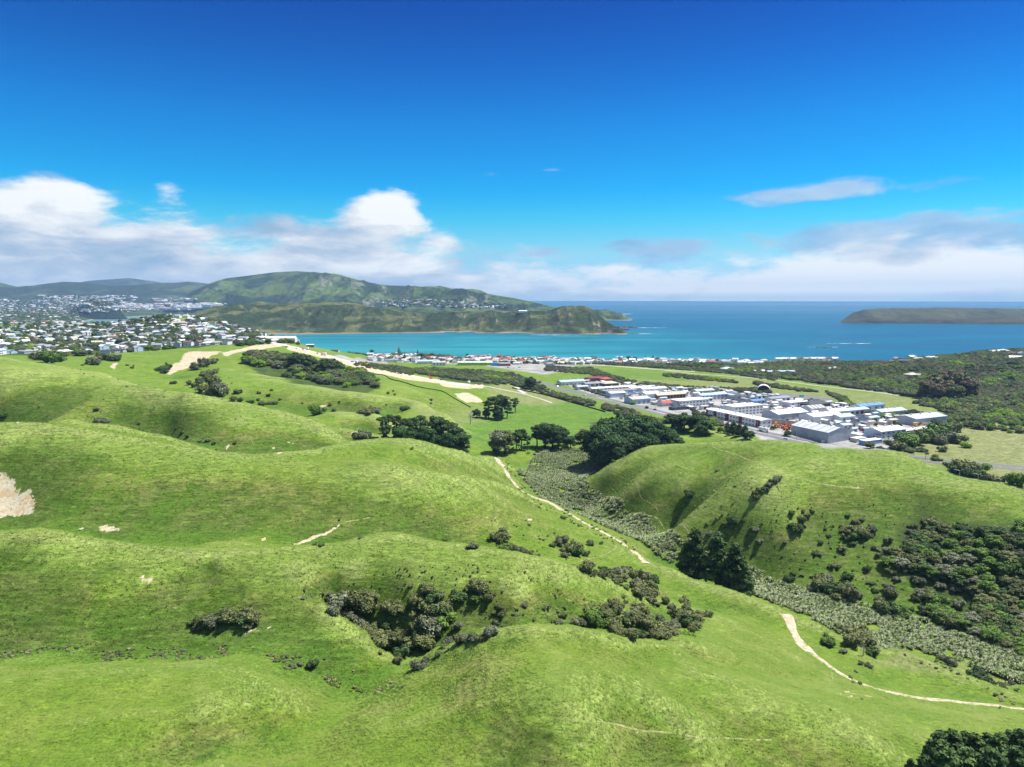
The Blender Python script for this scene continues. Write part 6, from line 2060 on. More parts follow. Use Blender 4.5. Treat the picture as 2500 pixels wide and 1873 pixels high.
# arched shelter with green ends
x, y, z = hit(1864, 956)
e = link('arched_shelter', None)
e.location = (x, y, z)
e.rotation_euler = (0, 0, -0.33)
tag(e, 'white arched fabric shelter on green container walls, open and dark inside', 'shelter')
V, F = [], []
for i in range(17):
    a_ = math.pi * i / 16
    for yy_ in (-8, 8):
        V.append((math.cos(a_) * 9.5, yy_, 2.6 + math.sin(a_) * 8.2))
for i in range(16):
    F.append((2 * i, 2 * i + 2, 2 * i + 3, 2 * i + 1))
for i in range(17):
    a_ = math.pi * i / 16
    for yy_ in (-8, 8):
        V.append((math.cos(a_) * 9.1, yy_, 2.6 + math.sin(a_) * 7.8))
for i in range(16):
    F.append((34 + 2 * i, 34 + 2 * i + 1, 34 + 2 * i + 3, 34 + 2 * i + 2))
    F.append((2 * i, 34 + 2 * i, 34 + 2 * i + 2, 2 * i + 2))
    F.append((2 * i + 1, 2 * i + 3, 34 + 2 * i + 3, 34 + 2 * i + 1))
link('canopy', from_parts('canopy', [(V, F)], [WALLC['white']]), parent=e)
link('back_panel', from_parts('back_panel', [box(-8.9, 8.9, 7.7, 7.9, 0, 8)], [WALLC['dark']]), parent=e)
M_GREENC = simple('green_container', (0.03, 0.4, 0.16), 0.5, 0.12)
for s_ in (-1, 1):
    link('container', from_parts('container', [box(s_ * 9.6 - 1.3, s_ * 9.6 + 1.3, -8, 8, 0, 2.6)], [M_GREENC]), parent=e)

# --- machines and vehicles
M_TYRE = simple('tyre_rubber', (0.02, 0.02, 0.02), 0.9, 0.1)
PAINT = {'white': simple('paint_white', (0.78, 0.78, 0.77), 0.35, 0.04, 1, 0.5), 'silver': simple('paint_silver', (0.45, 0.46, 0.48), 0.3, 0.05, 1, 0.5, 0.4), 'dark': simple('paint_dark', (0.03, 0.035, 0.045), 0.3, 0.05, 1, 0.5),
         'red': simple('paint_red', (0.45, 0.03, 0.025), 0.35, 0.05, 1, 0.5), 'blue': simple('paint_blue', (0.03, 0.1, 0.35), 0.35, 0.05, 1, 0.5), 'orange': simple('paint_orange', (0.75, 0.16, 0.02), 0.45, 0.1, 1, 0.4),
         'yellow': simple('paint_yellow', (0.75, 0.42, 0.03), 0.45, 0.1, 1, 0.4), 'green': simple('paint_green', (0.04, 0.4, 0.16), 0.45, 0.1, 1, 0.4)}


def wheels(xs, w, r, t=0.25):
    out = []
    for x_ in xs:
        for s_ in (-1, 1):
            V_, F_ = [], []
            for i in range(10):
                a2 = 2 * math.pi * i / 10
                for yy_ in (s_ * w - t / 2, s_ * w + t / 2):
                    V_.append((x_ + math.cos(a2) * r, yy_, r + math.sin(a2) * r))
            for i in range(10):
                j = (i + 1) % 10
                F_.append((2 * i, 2 * j, 2 * j + 1, 2 * i + 1))
            F_ += [tuple(range(0, 20, 2)), tuple(range(19, 0, -2))]
            out.append((V_, F_))
    return out


CARB = from_parts('body', [taper_box(-2.2, 2.2, 0.9, 0.3, -2.15, 2.15, 0.88, 0.85), taper_box(-1.35, 1.0, 0.8, 1.36, -1.2, 0.6, 0.7, 1.42)], [PAINT['white']])
CARG = from_parts('windows', [taper_box(-1.75, 1.3, 0.84, 0.85, -1.3, 0.75, 0.72, 1.37)], [M_GLASS])
CARW = from_parts('wheel', wheels([-1.35, 1.35], 0.82, 0.33), [M_TYRE])
VANB = from_parts('body', [taper_box(-3.2, 2.2, 1.05, 0.5, -3.2, 2.2, 1.05, 3.0), taper_box(2.2, 3.3, 1.0, 0.5, 2.2, 2.9, 0.95, 2.2)], [PAINT['white']])
VANG = from_parts('windows', [box(-1.5, 0.5, -1.08, 1.08, 1.6, 2.3), taper_box(2.5, 3.2, 0.98, 1.3, 2.5, 3.0, 0.93, 2.0)], [M_GLASS])
VANW = from_parts('wheel', wheels([-2.1, 2.3], 0.95, 0.4), [M_TYRE])
TRKB = from_parts('cargo_box', [box(-5.2, 2.2, -1.25, 1.25, 1.1, 4.0)], [PAINT['white']])
TRKC = from_parts('cab', [taper_box(2.5, 4.6, 1.2, 0.7, 2.5, 4.3, 1.15, 3.2)], [PAINT['white']])
TRKW = from_parts('wheel', wheels([-4.2, -3.0, 3.5], 1.1, 0.5, 0.35), [M_TYRE])


def vehicle(kind, x, y, ang, colour, label, group, cat=None):
    e_ = link({'car': 'parked_car', 'van': 'camper_van', 'truck': 'truck'}[kind], None)
    e_.location = (x, y, float(hz(x, y)) + 0.3)
    e_.rotation_euler = (0, 0, ang)
    e_.scale = (1.15, 1.15, 1.15)
    tag(e_, label, cat or {'car': 'car', 'van': 'camper van', 'truck': 'truck'}[kind], group)
    for nm, me_ in {'car': (('body', CARB), ('windows', CARG), ('wheels', CARW)), 'van': (('body', VANB), ('windows', VANG), ('wheels', VANW)), 'truck': (('cargo_box', TRKB), ('cab', TRKC), ('wheels', TRKW))}[kind]:
        o = link(nm, me_, parent=e_)
        if nm in ('body', 'cargo_box', 'cab') and colour != 'white' and not (kind == 'truck' and nm == 'cargo_box'):
            o.material_slots[0].link = 'OBJECT'
            o.material_slots[0].material = PAINT[colour]
    return e_


def on_road(u, v, ang_off=0.0, side=7.0):
    x, y, z = hit(u, v)
    k_ = int(np.argmin(np.hypot(HWC[:, 0] - x, HWC[:, 1] - y)))
    t_ = HWC[min(k_ + 1, len(HWC) - 1)] - HWC[max(k_ - 1, 0)]
    p_ = HWC[k_] + HWN[k_] * side
    return float(p_[0]), float(p_[1]), math.atan2(t_[1], t_[0]) + ang_off


for (u, v, side, kind, colour, lb) in ((1860, 1054, 7, 'truck', 'white', 'white lorry on the main road below the maroon-striped building'), (1595, 1002, 7, 'car', 'dark', 'dark car alone on the main road below the red-roofed house'),
                                       (1440, 966, -7, 'car', 'white', 'white car on the main road at the left end of the estate'), (1690, 1026, -7, 'car', 'silver', 'silver car on the main road behind the dark roadside trees'),
                                       (1350, 944, 7, 'car', 'silver', 'silver car on the farthest stretch of the main road'), (1930, 1070, -7, 'car', 'white', 'white car on the main road beside the grey corrugated warehouse')):
    x, y, a_ = on_road(u, v, 0, side)
    e_ = vehicle(kind, x, y, a_, colour, lb, None)
    e_.name = 'truck' if kind == 'truck' else 'car'
for i, u in enumerate((1636, 1646, 1656, 1663, 1673, 1684, 1695, 1704, 1713)):
    x, y, z = hit(u, 950 + i * 0.4)
    e_ = vehicle('van', x, y, B_ANG + 1.9, 'white', '', 'row of white campers at the back of the yard')
    site_add('along the back yard', e_, 'white parked camper van', u)
for u, v, c_ in ((1740, 950, 'white'), (1750, 951, 'white'), (1762, 956, 'white'), (1772, 958, 'silver')):
    x, y, z = hit(u, v)
    e_ = vehicle('truck', x, y, B_ANG, c_, '', 'trucks parked at the back of the yard')
    site_add('parked at the back of the yards', e_, '%s truck' % c_, u)
rb2 = random.Random(5)
nc = 0
for x, y in random_in(ep, 1500, np.random.default_rng(29)):
    if all(math.hypot(x - a_, y - b_) > c_ * 0.9 for a_, b_, c_ in OCC):
        c_ = rb2.choice(['white', 'white', 'silver', 'dark', 'red', 'blue', 'white', 'silver'])
        u_ = CX + x / y * FPX
        e_ = vehicle('car', float(x), float(y), rb2.choice([B_ANG, HW_ANG]) + rb2.uniform(-0.15, 0.15), c_, '', 'cars parked about the estate')
        site_add('among the estate sheds', e_, '%s parked car' % c_, u_)
        OCC.append((x, y, 4.0))
        nc += 1
        if nc >= 130:
            break
for u, v in ((1340, 897), (1352, 896), (1365, 897), (1378, 896), (1390, 897), (1402, 898), (1416, 897), (1428, 896), (1358, 900), (1384, 900), (1410, 900), (1240, 898), (1255, 899), (1268, 898)):
    x, y, z = hit(u, v)
    c_ = rb2.choice(['white', 'silver', 'dark', 'red'])
    e_ = vehicle('car', x, y, rb2.uniform(0, 3), c_, '', 'cars parked by the beach settlement')
    site_add('by the beach settlement', e_, '%s parked car' % c_, u)


def excavator(u, v, colour, label, group):
    x, y, z = hit(u, v)
    e_ = link('excavator', None)
    e_.location = (x, y, z + 0.2)
    e_.rotation_euler = (0, 0, rb2.uniform(0, 6))
    e_.scale = (1.25, 1.25, 1.25)
    tag(e_, label, 'excavator', group)
    m_ = PAINT[colour]
    link('body', from_parts('body', [box(-1.8, 1.2, -1.3, 1.3, 1.1, 2.4)], [m_]), parent=e_)
    link('cab', from_parts('cab', [taper_box(0.1, 1.5, 0.5, 2.0, 0.2, 1.3, 0.45, 3.4)], [M_GLASS]), parent=e_)
    bm_, bf_ = tube([(1.0, 0.3, 1.8), (3.2, 0.3, 4.8), (5.2, 0.3, 4.4)], [0.35, 0.3, 0.2], 4)
    link('boom', from_parts('boom', [(bm_, bf_)], [m_]), parent=e_)
    bm_, bf_ = tube([(5.2, 0.3, 4.5), (6.0, 0.3, 1.6), (5.2, 0.3, 0.6)], [0.22, 0.2, 0.4], 4)
    link('bucket_arm', from_parts('bucket_arm', [(bm_, bf_)], [m_]), parent=e_)
    for s_ in (-1, 1):
        link('crawler_track', from_parts('crawler_track', [box(-1.9, 1.9, s_ * 1.2 - 0.3, s_ * 1.2 + 0.3, 0, 0.9)], [M_TYRE]), parent=e_)
    return e_


for i, (u, v, c_) in enumerate(((1874, 1040, 'yellow'), (1883, 1042, 'yellow'), (1896, 1043, 'yellow'), (1905, 1044, 'orange'), (1914, 1046, 'orange'), (1922, 1047, 'orange'), (1930, 1049, 'orange'), (1890, 1046, 'yellow'), (1918, 1050, 'orange'),
                                (2234, 1044, 'yellow'), (2246, 1045, 'yellow'), (2258, 1046, 'yellow'), (2270, 1047, 'yellow'))):
    e_ = excavator(u, v, c_, '', 'machines parked in the yards')
    site_add('parked by the concrete wall' if u < 2000 else 'behind the storage units', e_, '%s excavator' % c_, u)
# concrete yard wall behind the machines
x, y, z = hit(1905, 1036)
e_ = link('yard_wall', from_parts('yard_wall', [box(-34, 34, -0.3, 0.3, -1, 5.5)], [WALLC['concrete']]))
e_.location = (x, y, z)
e_.rotation_euler = (0, 0, HW_ANG + 0.35)
tag(e_, 'stained concrete wall behind the parked orange and yellow excavators', 'wall')
for u, v, c_, lb in ((2080, 1074, 'red', 'orange-red tank standing in the lower yard'), (1797 + 160, 969, 'green', 'green container beside the gravel yard'), (2194, 1022, 'red', 'red container beside the striped-roof warehouse'), (2205, 1024, 'blue', 'blue container near the big grey warehouse'),
                     (2013, 1081, 'white', 'white container truck body at the roadside below the grey warehouse')):
    x, y, z = hit(u, v)
    o = link('shipping_container', from_parts('shipping_container', [box(-3.2, 3.2, -1.25, 1.25, 0, 2.7), box(-3.25, -3.2, -1.2, 1.2, 0.1, 2.6), box(-3.2, 3.2, -1.29, -1.25, 0.05, 0.2), box(-3.2, 3.2, -1.29, -1.25, 2.5, 2.65)], [PAINT[c_]]))
    o.location = (x, y, z)
    o.rotation_euler = (0, 0, B_ANG)
    tag(o, lb, 'container')

# --- lamp posts, railway masts, fences
def post(name, x, y, z, h, ang, kind, label, cat, group):
    e_ = link(name, None)
    e_.location = (x, y, z)
    e_.rotation_euler = (0, 0, ang)
    tag(e_, label, cat, group)
    v_, f_ = tube([(0, 0, -0.5), (0, 0, h * 0.6), (0, 0, h)], [0.22, 0.17, 0.12], 6)
    link('pole', from_parts('pole', [(v_, f_)], [M_METAL]), parent=e_)
    if kind == 'lamp':
        v_, f_ = tube([(0, 0, h - 0.1), (1.2, 0, h + 0.5), (2.6, 0, h + 0.6)], [0.12, 0.1, 0.08], 5)
        link('arm', from_parts('arm', [(v_, f_)], [M_METAL]), parent=e_)
        link('lamp_head', from_parts('lamp_head', [taper_box(2.4, 3.5, 0.22, 0.5 + h, 2.5, 3.4, 0.15, h + 0.72)], [M_METAL]), parent=e_)
    elif kind == 'mast':
        v_, f_ = tube([(0, 0, h * 0.92), (3.0, 0, h * 0.96), (6.0, 0, h * 0.92)], [0.16, 0.14, 0.12], 5)
        link('crossarm', from_parts('crossarm', [(v_, f_)], [M_METAL]), parent=e_)
        v_, f_ = tube([(6.0, 0, -0.5), (6.0, 0, h)], [0.2, 0.14], 6)
        link('pole', from_parts('pole', [(v_, f_)], [M_METAL]), parent=e_)
    else:
        link('crossarm', from_parts('crossarm', [box(-1.1, 1.1, -0.1, 0.1, h - 0.8, h - 0.55)], [M_BARK]), parent=e_)
    return e_


for u, v in ((1418, 960), (1468, 968), (1510, 978), (1553, 988), (1600, 999), (1642, 1011), (1866, 1050), (1929, 1062), (1960, 1070), (1876, 1061), (2003, 1084), (2020, 1085)):
    x, y, a_ = on_road(u, v, 0, 12.5 if v < 1050 else 0.0)
    e_ = post('street_lamp', x, y, float(hz(x, y)), 10.5, a_ + (math.pi / 2 if v < 1050 else -math.pi / 2), 'lamp', '', 'street lamp', 'street lamps along the main road')
    site_add('beside the main road', e_, 'tall grey street lamp', u)
for u, yb in ((2362, 470), (2409, 462), (2466, 455)):
    x, y, z = at_y(u, yb)
    z = max(z, CAM_H - float(kk(1150 + (u - 2362) * 0.2)) * y - 9)
    e_ = post('street_lamp', x, y, z, 9, 2.6, 'lamp', '', 'street lamp', 'street lamps behind the smooth hill')
    site_add('behind the smooth hill', e_, 'grey street lamp', u)
for u in (2011, 2074, 2141, 2186, 2233, 2275, 2326, 2414, 1960, 1900, 1850, 1800, 1740, 1680, 1620, 1560):
    x, y, z = hit(u, float(np.interp(u, [p[0] for p in RW], [p[1] for p in RW])))
    k_ = int(np.argmin(np.hypot(RWC[:, 0] - x, RWC[:, 1] - y)))
    p_ = RWC[k_] + RWN[k_] * 6.0
    t_ = RWN[k_]
    e_ = post('railway_mast', float(p_[0]), float(p_[1]), float(hz(p_[0], p_[1])), 9.0, math.atan2(-t_[1], -t_[0]), 'mast', '', 'railway mast', 'masts along the railway')
    site_add('over the railway', e_, 'pale steel portal mast', u)
for u, v, h_, lb in ((1722, 1050, 14, 'wooden power pole among the dark trees behind the smooth hill'), (160, 885, 12, 'thin power pole on the hill below the suburb at far left'), (215, 884, 11, 'thin power pole on the slope left of the clay slip')):
    x, y, z = hit(u, v)
    post('power_pole', x, y, z, h_, 0.5, 'pole', lb, 'power pole', None)
x, y, z = hit(1340, 765)
# fence of dark mesh below the new road
def fence(pts, label, hgt=1.1, every=9.0):
    c = resample([p for p in wpts(pts)], 3.0)
    e_ = link('fence', None)
    e_.location = (c[0, 0], c[0, 1], float(hz(c[0, 0], c[0, 1])))
    tag(e_, label, 'fence')
    z_ = hz(c[:, 0], c[:, 1])
    o_ = np.array(e_.location)
    V_ = np.vstack([np.column_stack([c, z_ + 0.02]), np.column_stack([c, z_ + hgt])]) - o_
    n_ = len(c)
    V_ = np.vstack([V_, V_ + np.array([0.08, 0.08, 0])])
    F_ = [(i, i + 1, n_ + i + 1, n_ + i) for i in range(n_ - 1)] + [(2 * n_ + i + 1, 2 * n_ + i, 3 * n_ + i, 3 * n_ + i + 1) for i in range(n_ - 1)] + [(n_ + i, n_ + i + 1, 3 * n_ + i + 1, 3 * n_ + i) for i in range(n_ - 1)]
    link('mesh_panel', np_mesh('mesh_panel', V_, np.array(F_), False), M_DARKDOOR, parent=e_)
    pm = from_parts('post', [box(-0.09, 0.09, -0.09, 0.09, -0.3, hgt + 0.25)], [M_BARK])
    for i in range(0, n_, max(1, int(every / 3))):
        link('post', pm, parent=e_, loc=tuple(np.array([c[i, 0], c[i, 1], z_[i]]) - o_))


fence([(880, 908), (934, 916), (956, 927), (1006, 941), (1045, 950), (1079, 956), (1100, 968), (1126, 983), (1150, 996)], 'dark silt fence running down the slope below the new road')
fence([(1250, 948), (1330, 965), (1400, 985), (1480, 1008)], 'dark fence and ditch line along the top edge of the bright paddock', 1.6)

# ------------------------------------------------------------------ houses
HM = {}
for kind in range(5):
    L_, W_, H_, r_ = ((16, 10, 3.0, 2.4), (14, 9, 5.8, 2.2), (19, 9, 3.0, 2.2), (12, 10, 5.8, 2.6), (17, 12, 3.2, 2.6))[kind]
    ws, rs_ = [gable_walls(L_, W_, H_, r_ if kind in (0, 1, 3) else 0)], [gable_roof(L_, W_, H_, r_) if kind in (0, 1, 3) else hip_roof(L_, W_, H_, r_)]
    # a wing in front
    wl_, ww_ = L_ * 0.36, W_ * 0.5

    def turn(vf, dx, dy, sc=1.0):
        return [(-y_ * sc + dx, x_ * sc + dy, z_) for x_, y_, z_ in vf[0]], vf[1]
    if kind in (0, 2, 3, 4):
        ws.append(turn(gable_walls(ww_ + 2, wl_, H_ - 0.1, 1.7), L_ * 0.26, -W_ / 2 - ww_ / 2 + 1))
        rs_.append(turn(gable_roof(ww_ + 2, wl_, H_ - 0.1, 1.7, 0.4), L_ * 0.26, -W_ / 2 - ww_ / 2 + 1))
    HM[kind] = (from_parts('wall', ws, [WALLC['white']]), from_parts('roof', rs_, [ROOFC['grey']]), L_, W_, H_)
HWIN = from_parts('window', [box(-1.1, 1.1, -0.06, 0.06, 0, 1.3)], [M_GLASS])
HDECK = from_parts('garage_door', [box(-2.2, 2.2, -0.06, 0.06, 0, 2.2)], [WALLC['white']])
N_H = [0]
rh = random.Random(88)


def house(x, y, wall, roof, site, u, ang=None, kind=None, detail=True, sc=1.0, group='houses'):
    kind = rh.randrange(5) if kind is None else kind
    wm, rm_, L_, W_, H_ = HM[kind]
    e_ = link('house', None)
    a_ = rh.uniform(-0.5, 0.5) + rh.choice([0, 0, math.pi / 2, -math.pi / 2]) if ang is None else ang
    zs = [float(hz(x + dx, y + dy)) for dx, dy in ((0, 0), (5, 0), (-5, 0), (0, 4), (0, -4))]
    e_.location = (x, y, sum(zs) / 5 + 0.3)
    e_.rotation_euler = (0, 0, a_)
    e_.scale = (sc, sc, sc)
    tag(e_, '', 'house', group)
    for nm, me_, mm in (('wall', wm, WALLC[wall]), ('roof', rm_, ROOFC[roof])):
        o = link(nm, me_, parent=e_)
        o.material_slots[0].link = 'OBJECT'
        o.material_slots[0].material = mm
    if detail:
        flo = [1.0] if H_ < 4 else [1.0, 3.9]
        for zf in flo:
            for xf in (-0.36, -0.12):
                link('window', HWIN, parent=e_, loc=(xf * L_, -W_ / 2 - 0.05, zf))
    site_add(site, e_, '%s house with %s roof' % (wall, roof), u)
    N_H[0] += 1
    return e_


WALLS_ = ['white', 'white', 'white', 'cream', 'cream', 'grey', 'brick', 'pale blue', 'grey']
ROOFS_ = ['charcoal', 'charcoal', 'charcoal', 'grey', 'grey', 'grey', 'light grey', 'light grey', 'light grey', 'brown', 'green', 'white', 'white', 'tan', 'grey', 'charcoal', 'light grey', 'grey', 'brown', 'pale blue']
base_v = lambda u: float(np.interp(u, [0, 200, 330, 430, 560, 640, 700, 740], [864, 863, 857, 845, 841, 836, 832, 838]))
top_v = lambda u: float(np.interp(u, [0, 200, 330, 430, 520, 600, 680, 740], [790, 786, 777, 766, 776, 790, 812, 834]))
hp = []
for row in range(11):
    u = -25 + rh.uniform(0, 12)
    while u < 745:
        v = base_v(u) - row * (8.2 - row * 0.25) + rh.uniform(-1.6, 1.6)
        if v > top_v(u) and rh.random() < (0.95 if row < 2 else 0.78):
            x, y, z = hit(u, v)
            if all(math.hypot(x - a_, y - b_) > 17 for a_, b_ in hp) and 900 < y < 2600 and z > 2:
                hp.append((x, y))
                big = row < 3
                house(x, y, rh.choice(WALLS_), rh.choice(ROOFS_), "in the suburb's %s row" % ['front', 'second', 'third', 'fourth', 'fifth', 'sixth', 'seventh', 'eighth', 'ninth', 'tenth', 'rearmost'][row], u, detail=row < 4, sc=1.02, group='houses of the hillside suburb')
        u += (22 - row * 0.5) * rh.uniform(0.9, 1.25)
nb_sub = N_H[0]
items_s = []
hs = list(hp)
for _ in range(4200):
    u, v = rh.uniform(-30, 740), rh.uniform(760, 856)
    if top_v(u) < v < base_v(u) - 4:
        x, y, z = hit(u, v)
        if z > 2 and 900 < y < 2650 and all((x - a_) ** 2 + (y - b_) ** 2 > 14.5 ** 2 for a_, b_ in hs):
            hs.append((x, y))
            items_s.append((x, y, z, rh.uniform(11, 18), rh.uniform(8, 11), rh.uniform(3.0, 5.6), rh.uniform(-0.5, 0.5) + rh.choice([0, 1.57]), rh.choice([1, 1, 2, 2, 2, 3, 4, 5, 5, 5])))
    if len(items_s) > 230:
        break
hp = hs
gt_ = []
for _ in range(5200):
    u, v = rh.uniform(-30, 760), rh.uniform(755, 872)
    if top_v(u) + 3 < v < base_v(u) + 6 and fbm(np.array([u]), np.array([v * 2.2]), 55, 3, 8)[0] > -0.22 + 0.25 * (v > base_v(u) - 6):
        x, y, z = hit(u, v)
        if z > 2 and all(abs(x - a_) > 7 or abs(y - b_) > 7 for a_, b_ in hp):
            gt_.append((x, y, z))
gt_ = np.array(gt_)
rg_ = np.random.default_rng(6)
gs_ = rg_.uniform(0.55, 1.25, len(gt_))
scatter_stuff('garden_trees', gt_ - np.array([0, 0, 2.0]), rg_.random(len(gt_)) * 6.28, np.column_stack([gs_ * 1.35, gs_ * 1.35, gs_]), rg_.choice(6, len(gt_), p=[0.2, 0.22, 0.42, 0.1, 0.04, 0.02]), broad_sources(),
              'garden trees and hedges massed between the hillside suburb houses', 'trees')
hp = []
for row in range(4):
    u = 900 + rh.uniform(0, 10)
    while u < 1880:
        v = float(np.interp(u, [900, 1000, 1200, 1400, 1600, 1800, 1880], [866, 869, 875, 879, 881, 884, 884])) + row * 4.6 + rh.uniform(-0.6, 0.6)
        lim = float(np.interp(u, [900, 1000, 1200, 1400, 1500, 1600, 1880], [880, 886, 890, 892, 889, 890, 890]))
        if v < lim and rh.random() < 0.86 and not (1105 < u < 1215 and v > 880):
            x, y, z = hit(u, v)
            if all(math.hypot(x - a_, y - b_) > 19 for a_, b_ in hp) and z > 0.8:
                hp.append((x, y))
                house(x, y, rh.choice(['white', 'white', 'white', 'cream', 'pale blue', 'grey']), rh.choice(['grey', 'white', 'light grey', 'light grey', 'charcoal', 'white', 'white', 'tan', 'brown', 'grey']),
                      "in the beach settlement's %s row" % ['seaward', 'second', 'third', 'inland'][row], u, detail=False, sc=1.1, group='houses of the beach settlement')
        u += 20 * rh.uniform(0.85, 1.4)
nb_beach = N_H[0] - nb_sub
for u in range(1900, 2225, 17):
    x, y, z = hit(u + rh.uniform(-3, 3), float(np.interp(u, [1900, 2000, 2100, 2220], [884, 883, 882, 879])))
    house(x, y, rh.choice(['white', 'white', 'cream', 'white']), rh.choice(['light grey', 'grey', 'white', 'charcoal', 'light grey']), 'on the low ridge above the sea', u, ang=rh.uniform(-0.3, 0.3), kind=rh.choice([1, 3, 3]), sc=1.25, group='houses on the ridge above the sea')
for u, v, w_, r_ in ((2245, 874, 'brick', 'red'), (2190, 884, 'cream', 'grey'), (2205, 890, 'grey', 'charcoal'), (2240, 880, 'cream', 'tan'), (2270, 877, 'pale blue', 'light grey'), (2300, 866, 'white', 'light grey'), (2320, 862, 'white', 'white'), (2345, 860, 'white', 'light grey'),
                   (2395, 859, 'white', 'white'), (2410, 860, 'grey', 'grey'), (2430, 862, 'cream', 'tan'), (2450, 861, 'white', 'light grey'), (2475, 868, 'cream', 'brown'), (2495, 872, 'white', 'grey'), (2478, 878, 'cream', 'white'), (1774, 905, 'white', 'pale blue'), (2225, 920, 'cream', 'tan'), (2040, 905, 'white', 'light grey'), (2175, 887, 'white', 'charcoal')):
    x, y, z = hit(u, v)
    house(x, y, w_, r_, 'on the wooded hill', u, sc=1.3, group='houses in the wooded coastal hill')
    bpy.context.scene.objects  # placed
E('school_block', 1905, 912, 55, 12, 4.5, 'white', 'pale blue', 'long low white building with blue roof among the coastal trees', 'building', ang=0.1, windows=8)
E('school_block', 1853, 911, 24, 14, 4.5, 'cream', 'white', 'cream low building left of the long blue-roofed one', 'building', ang=0.3)
for i, (u, v) in enumerate(((2290, 877), (2302, 872), (2315, 867), (2275, 881))):
    E('terrace', u, v, 48, 7, 4.5, 'white', 'white', ['second lowest', 'third lowest', 'topmost', 'lowest'][i] + ' of the stepped white terraces on the coastal hill', 'terrace', ang=0.35, kind='flat', windows=8, group='stepped white terraces')
E('shop', 1160, 891, 74, 20, 6, 'lime', 'white', 'long white-roofed hall with a lime green front by the beach settlement', 'hall', ang=0.0, doors=6, door_c=WALLC['lime'], rise=1.5)
E('shop', 1211, 893, 18, 14, 6, 'sky', 'sky' if 'sky' in ROOFC else 'blue', 'bright blue shop beside the lime green hall', 'shop', ang=0.1, kind='flat')
E('shop', 1230, 893, 26, 16, 5, 'brick', 'grey', 'brown and grey shop right of the bright blue one', 'shop', ang=0.2, windows=4)
E('shop', 1226, 880, 60, 14, 5, 'white', 'red', 'long red-roofed building in front of the beach', 'building', ang=0.0, kind='hip', rise=2)
E('warehouse', 1038, 888, 34, 18, 6, 'white', 'pale blue', 'pale blue-roofed shed at the foot of the new road', ang=0.2, windows=3)
E('warehouse', 1072, 892, 28, 16, 7, 'white', 'white', 'white two-storey block at the foot of the new road', ang=0.1, windows=4, storeys=2, kind='flat')
E('hall', 670, 833, 80, 22, 6, 'white', 'white', 'long white-roofed hall at the top of the new road', 'hall', ang=0.1, windows=8, rise=3)
E('shed', 757, 847, 14, 8, 4, 'dark', 'white', 'small dark cabin with white roof beside the new road', 'cabin', ang=0.2)
E('shed', 819, 858, 20, 8, 4.5, 'grey', 'green', 'green site hut beside the new road', 'site hut', ang=-0.3, windows=4)
E('house', 437, 765, 46, 16, 5, 'cream', 'tan', 'long house crowning the top of the suburb hill', 'house', ang=0.0, kind='hip', rise=3, windows=8)
for u, v, c_ in ((700, 848, 'dark'), (725, 852, 'dark'), (745, 855, 'silver'), (775, 864, 'dark'), (790, 868, 'white'), (860, 885, 'dark'), (872, 888, 'dark'), (895, 892, 'yellow'), (905, 896, 'dark'), (1000, 917, 'red'), (1052, 925, 'orange'), (1078, 929, 'dark'), (1145, 938, 'white'), (1170, 940, 'dark')):
    x, y, z = hit(u, v)
    if c_ in ('yellow', 'orange'):
        e_ = excavator(u, v, c_, '', None)
        site_add('on the earthworks', e_, '%s excavator' % c_, u)
    else:
        e_ = vehicle('truck' if u in (745, 790, 1145, 872) else 'car', x, y, rh.uniform(0, 3), c_, '', 'vehicles on the new road')
        site_add('on the new road', e_, '%s vehicle' % c_, u)
print('HOUSES', nb_sub, nb_beach, N_H[0], 'SHEDS', cnt, 'CARS', nc)

def put_suburb_rest():
    tag(link('suburb_houses', boxes_mesh('suburb_houses', items_s, FM)), 'smaller houses filling the gaps of the hillside suburb', 'houses', None, 'stuff')


# ------------------------------------------------------------------ the far town: roofs and trees too many to count
from mathutils.bvhtree import BVHTree
dg = bpy.context.evaluated_depsgraph_get()
bvhs = []
for o in list(COL.objects):
    if o.type == 'MESH' and o.parent is None and o.name.split('.')[0] in ('coastal_plain', 'hills', 'headland'):
        me_ = o.data
        vv = np.zeros(len(me_.vertices) * 3, np.float32)
        me_.vertices.foreach_get('co', vv)
        bvhs.append((o, BVHTree.FromPolygons(vv.reshape(-1, 3).tolist(), [tuple(p.vertices) for p in me_.polygons])))


def far_hit(u, v, only=None):
    a_, b_, c_ = ray(u, v)
    d = Vector((float(a_), float(b_), float(c_))).normalized()
    best = None
    for o, t in bvhs:
        if only and o.name.split('.')[0] != only:
            continue
        loc, nrm_, i_, dist = t.ray_cast(Vector((0, 0, CAM_H)), d)
        if loc is not None and (best is None or dist < best[1]):
            best = (loc, dist, o.name.split('.')[0])
    if best and (best[2] == 'headland' and only is None or 178 < u < 314 and 733 < v < 762 and best[1] < 6000):
        return None
    return best[0] if best else None


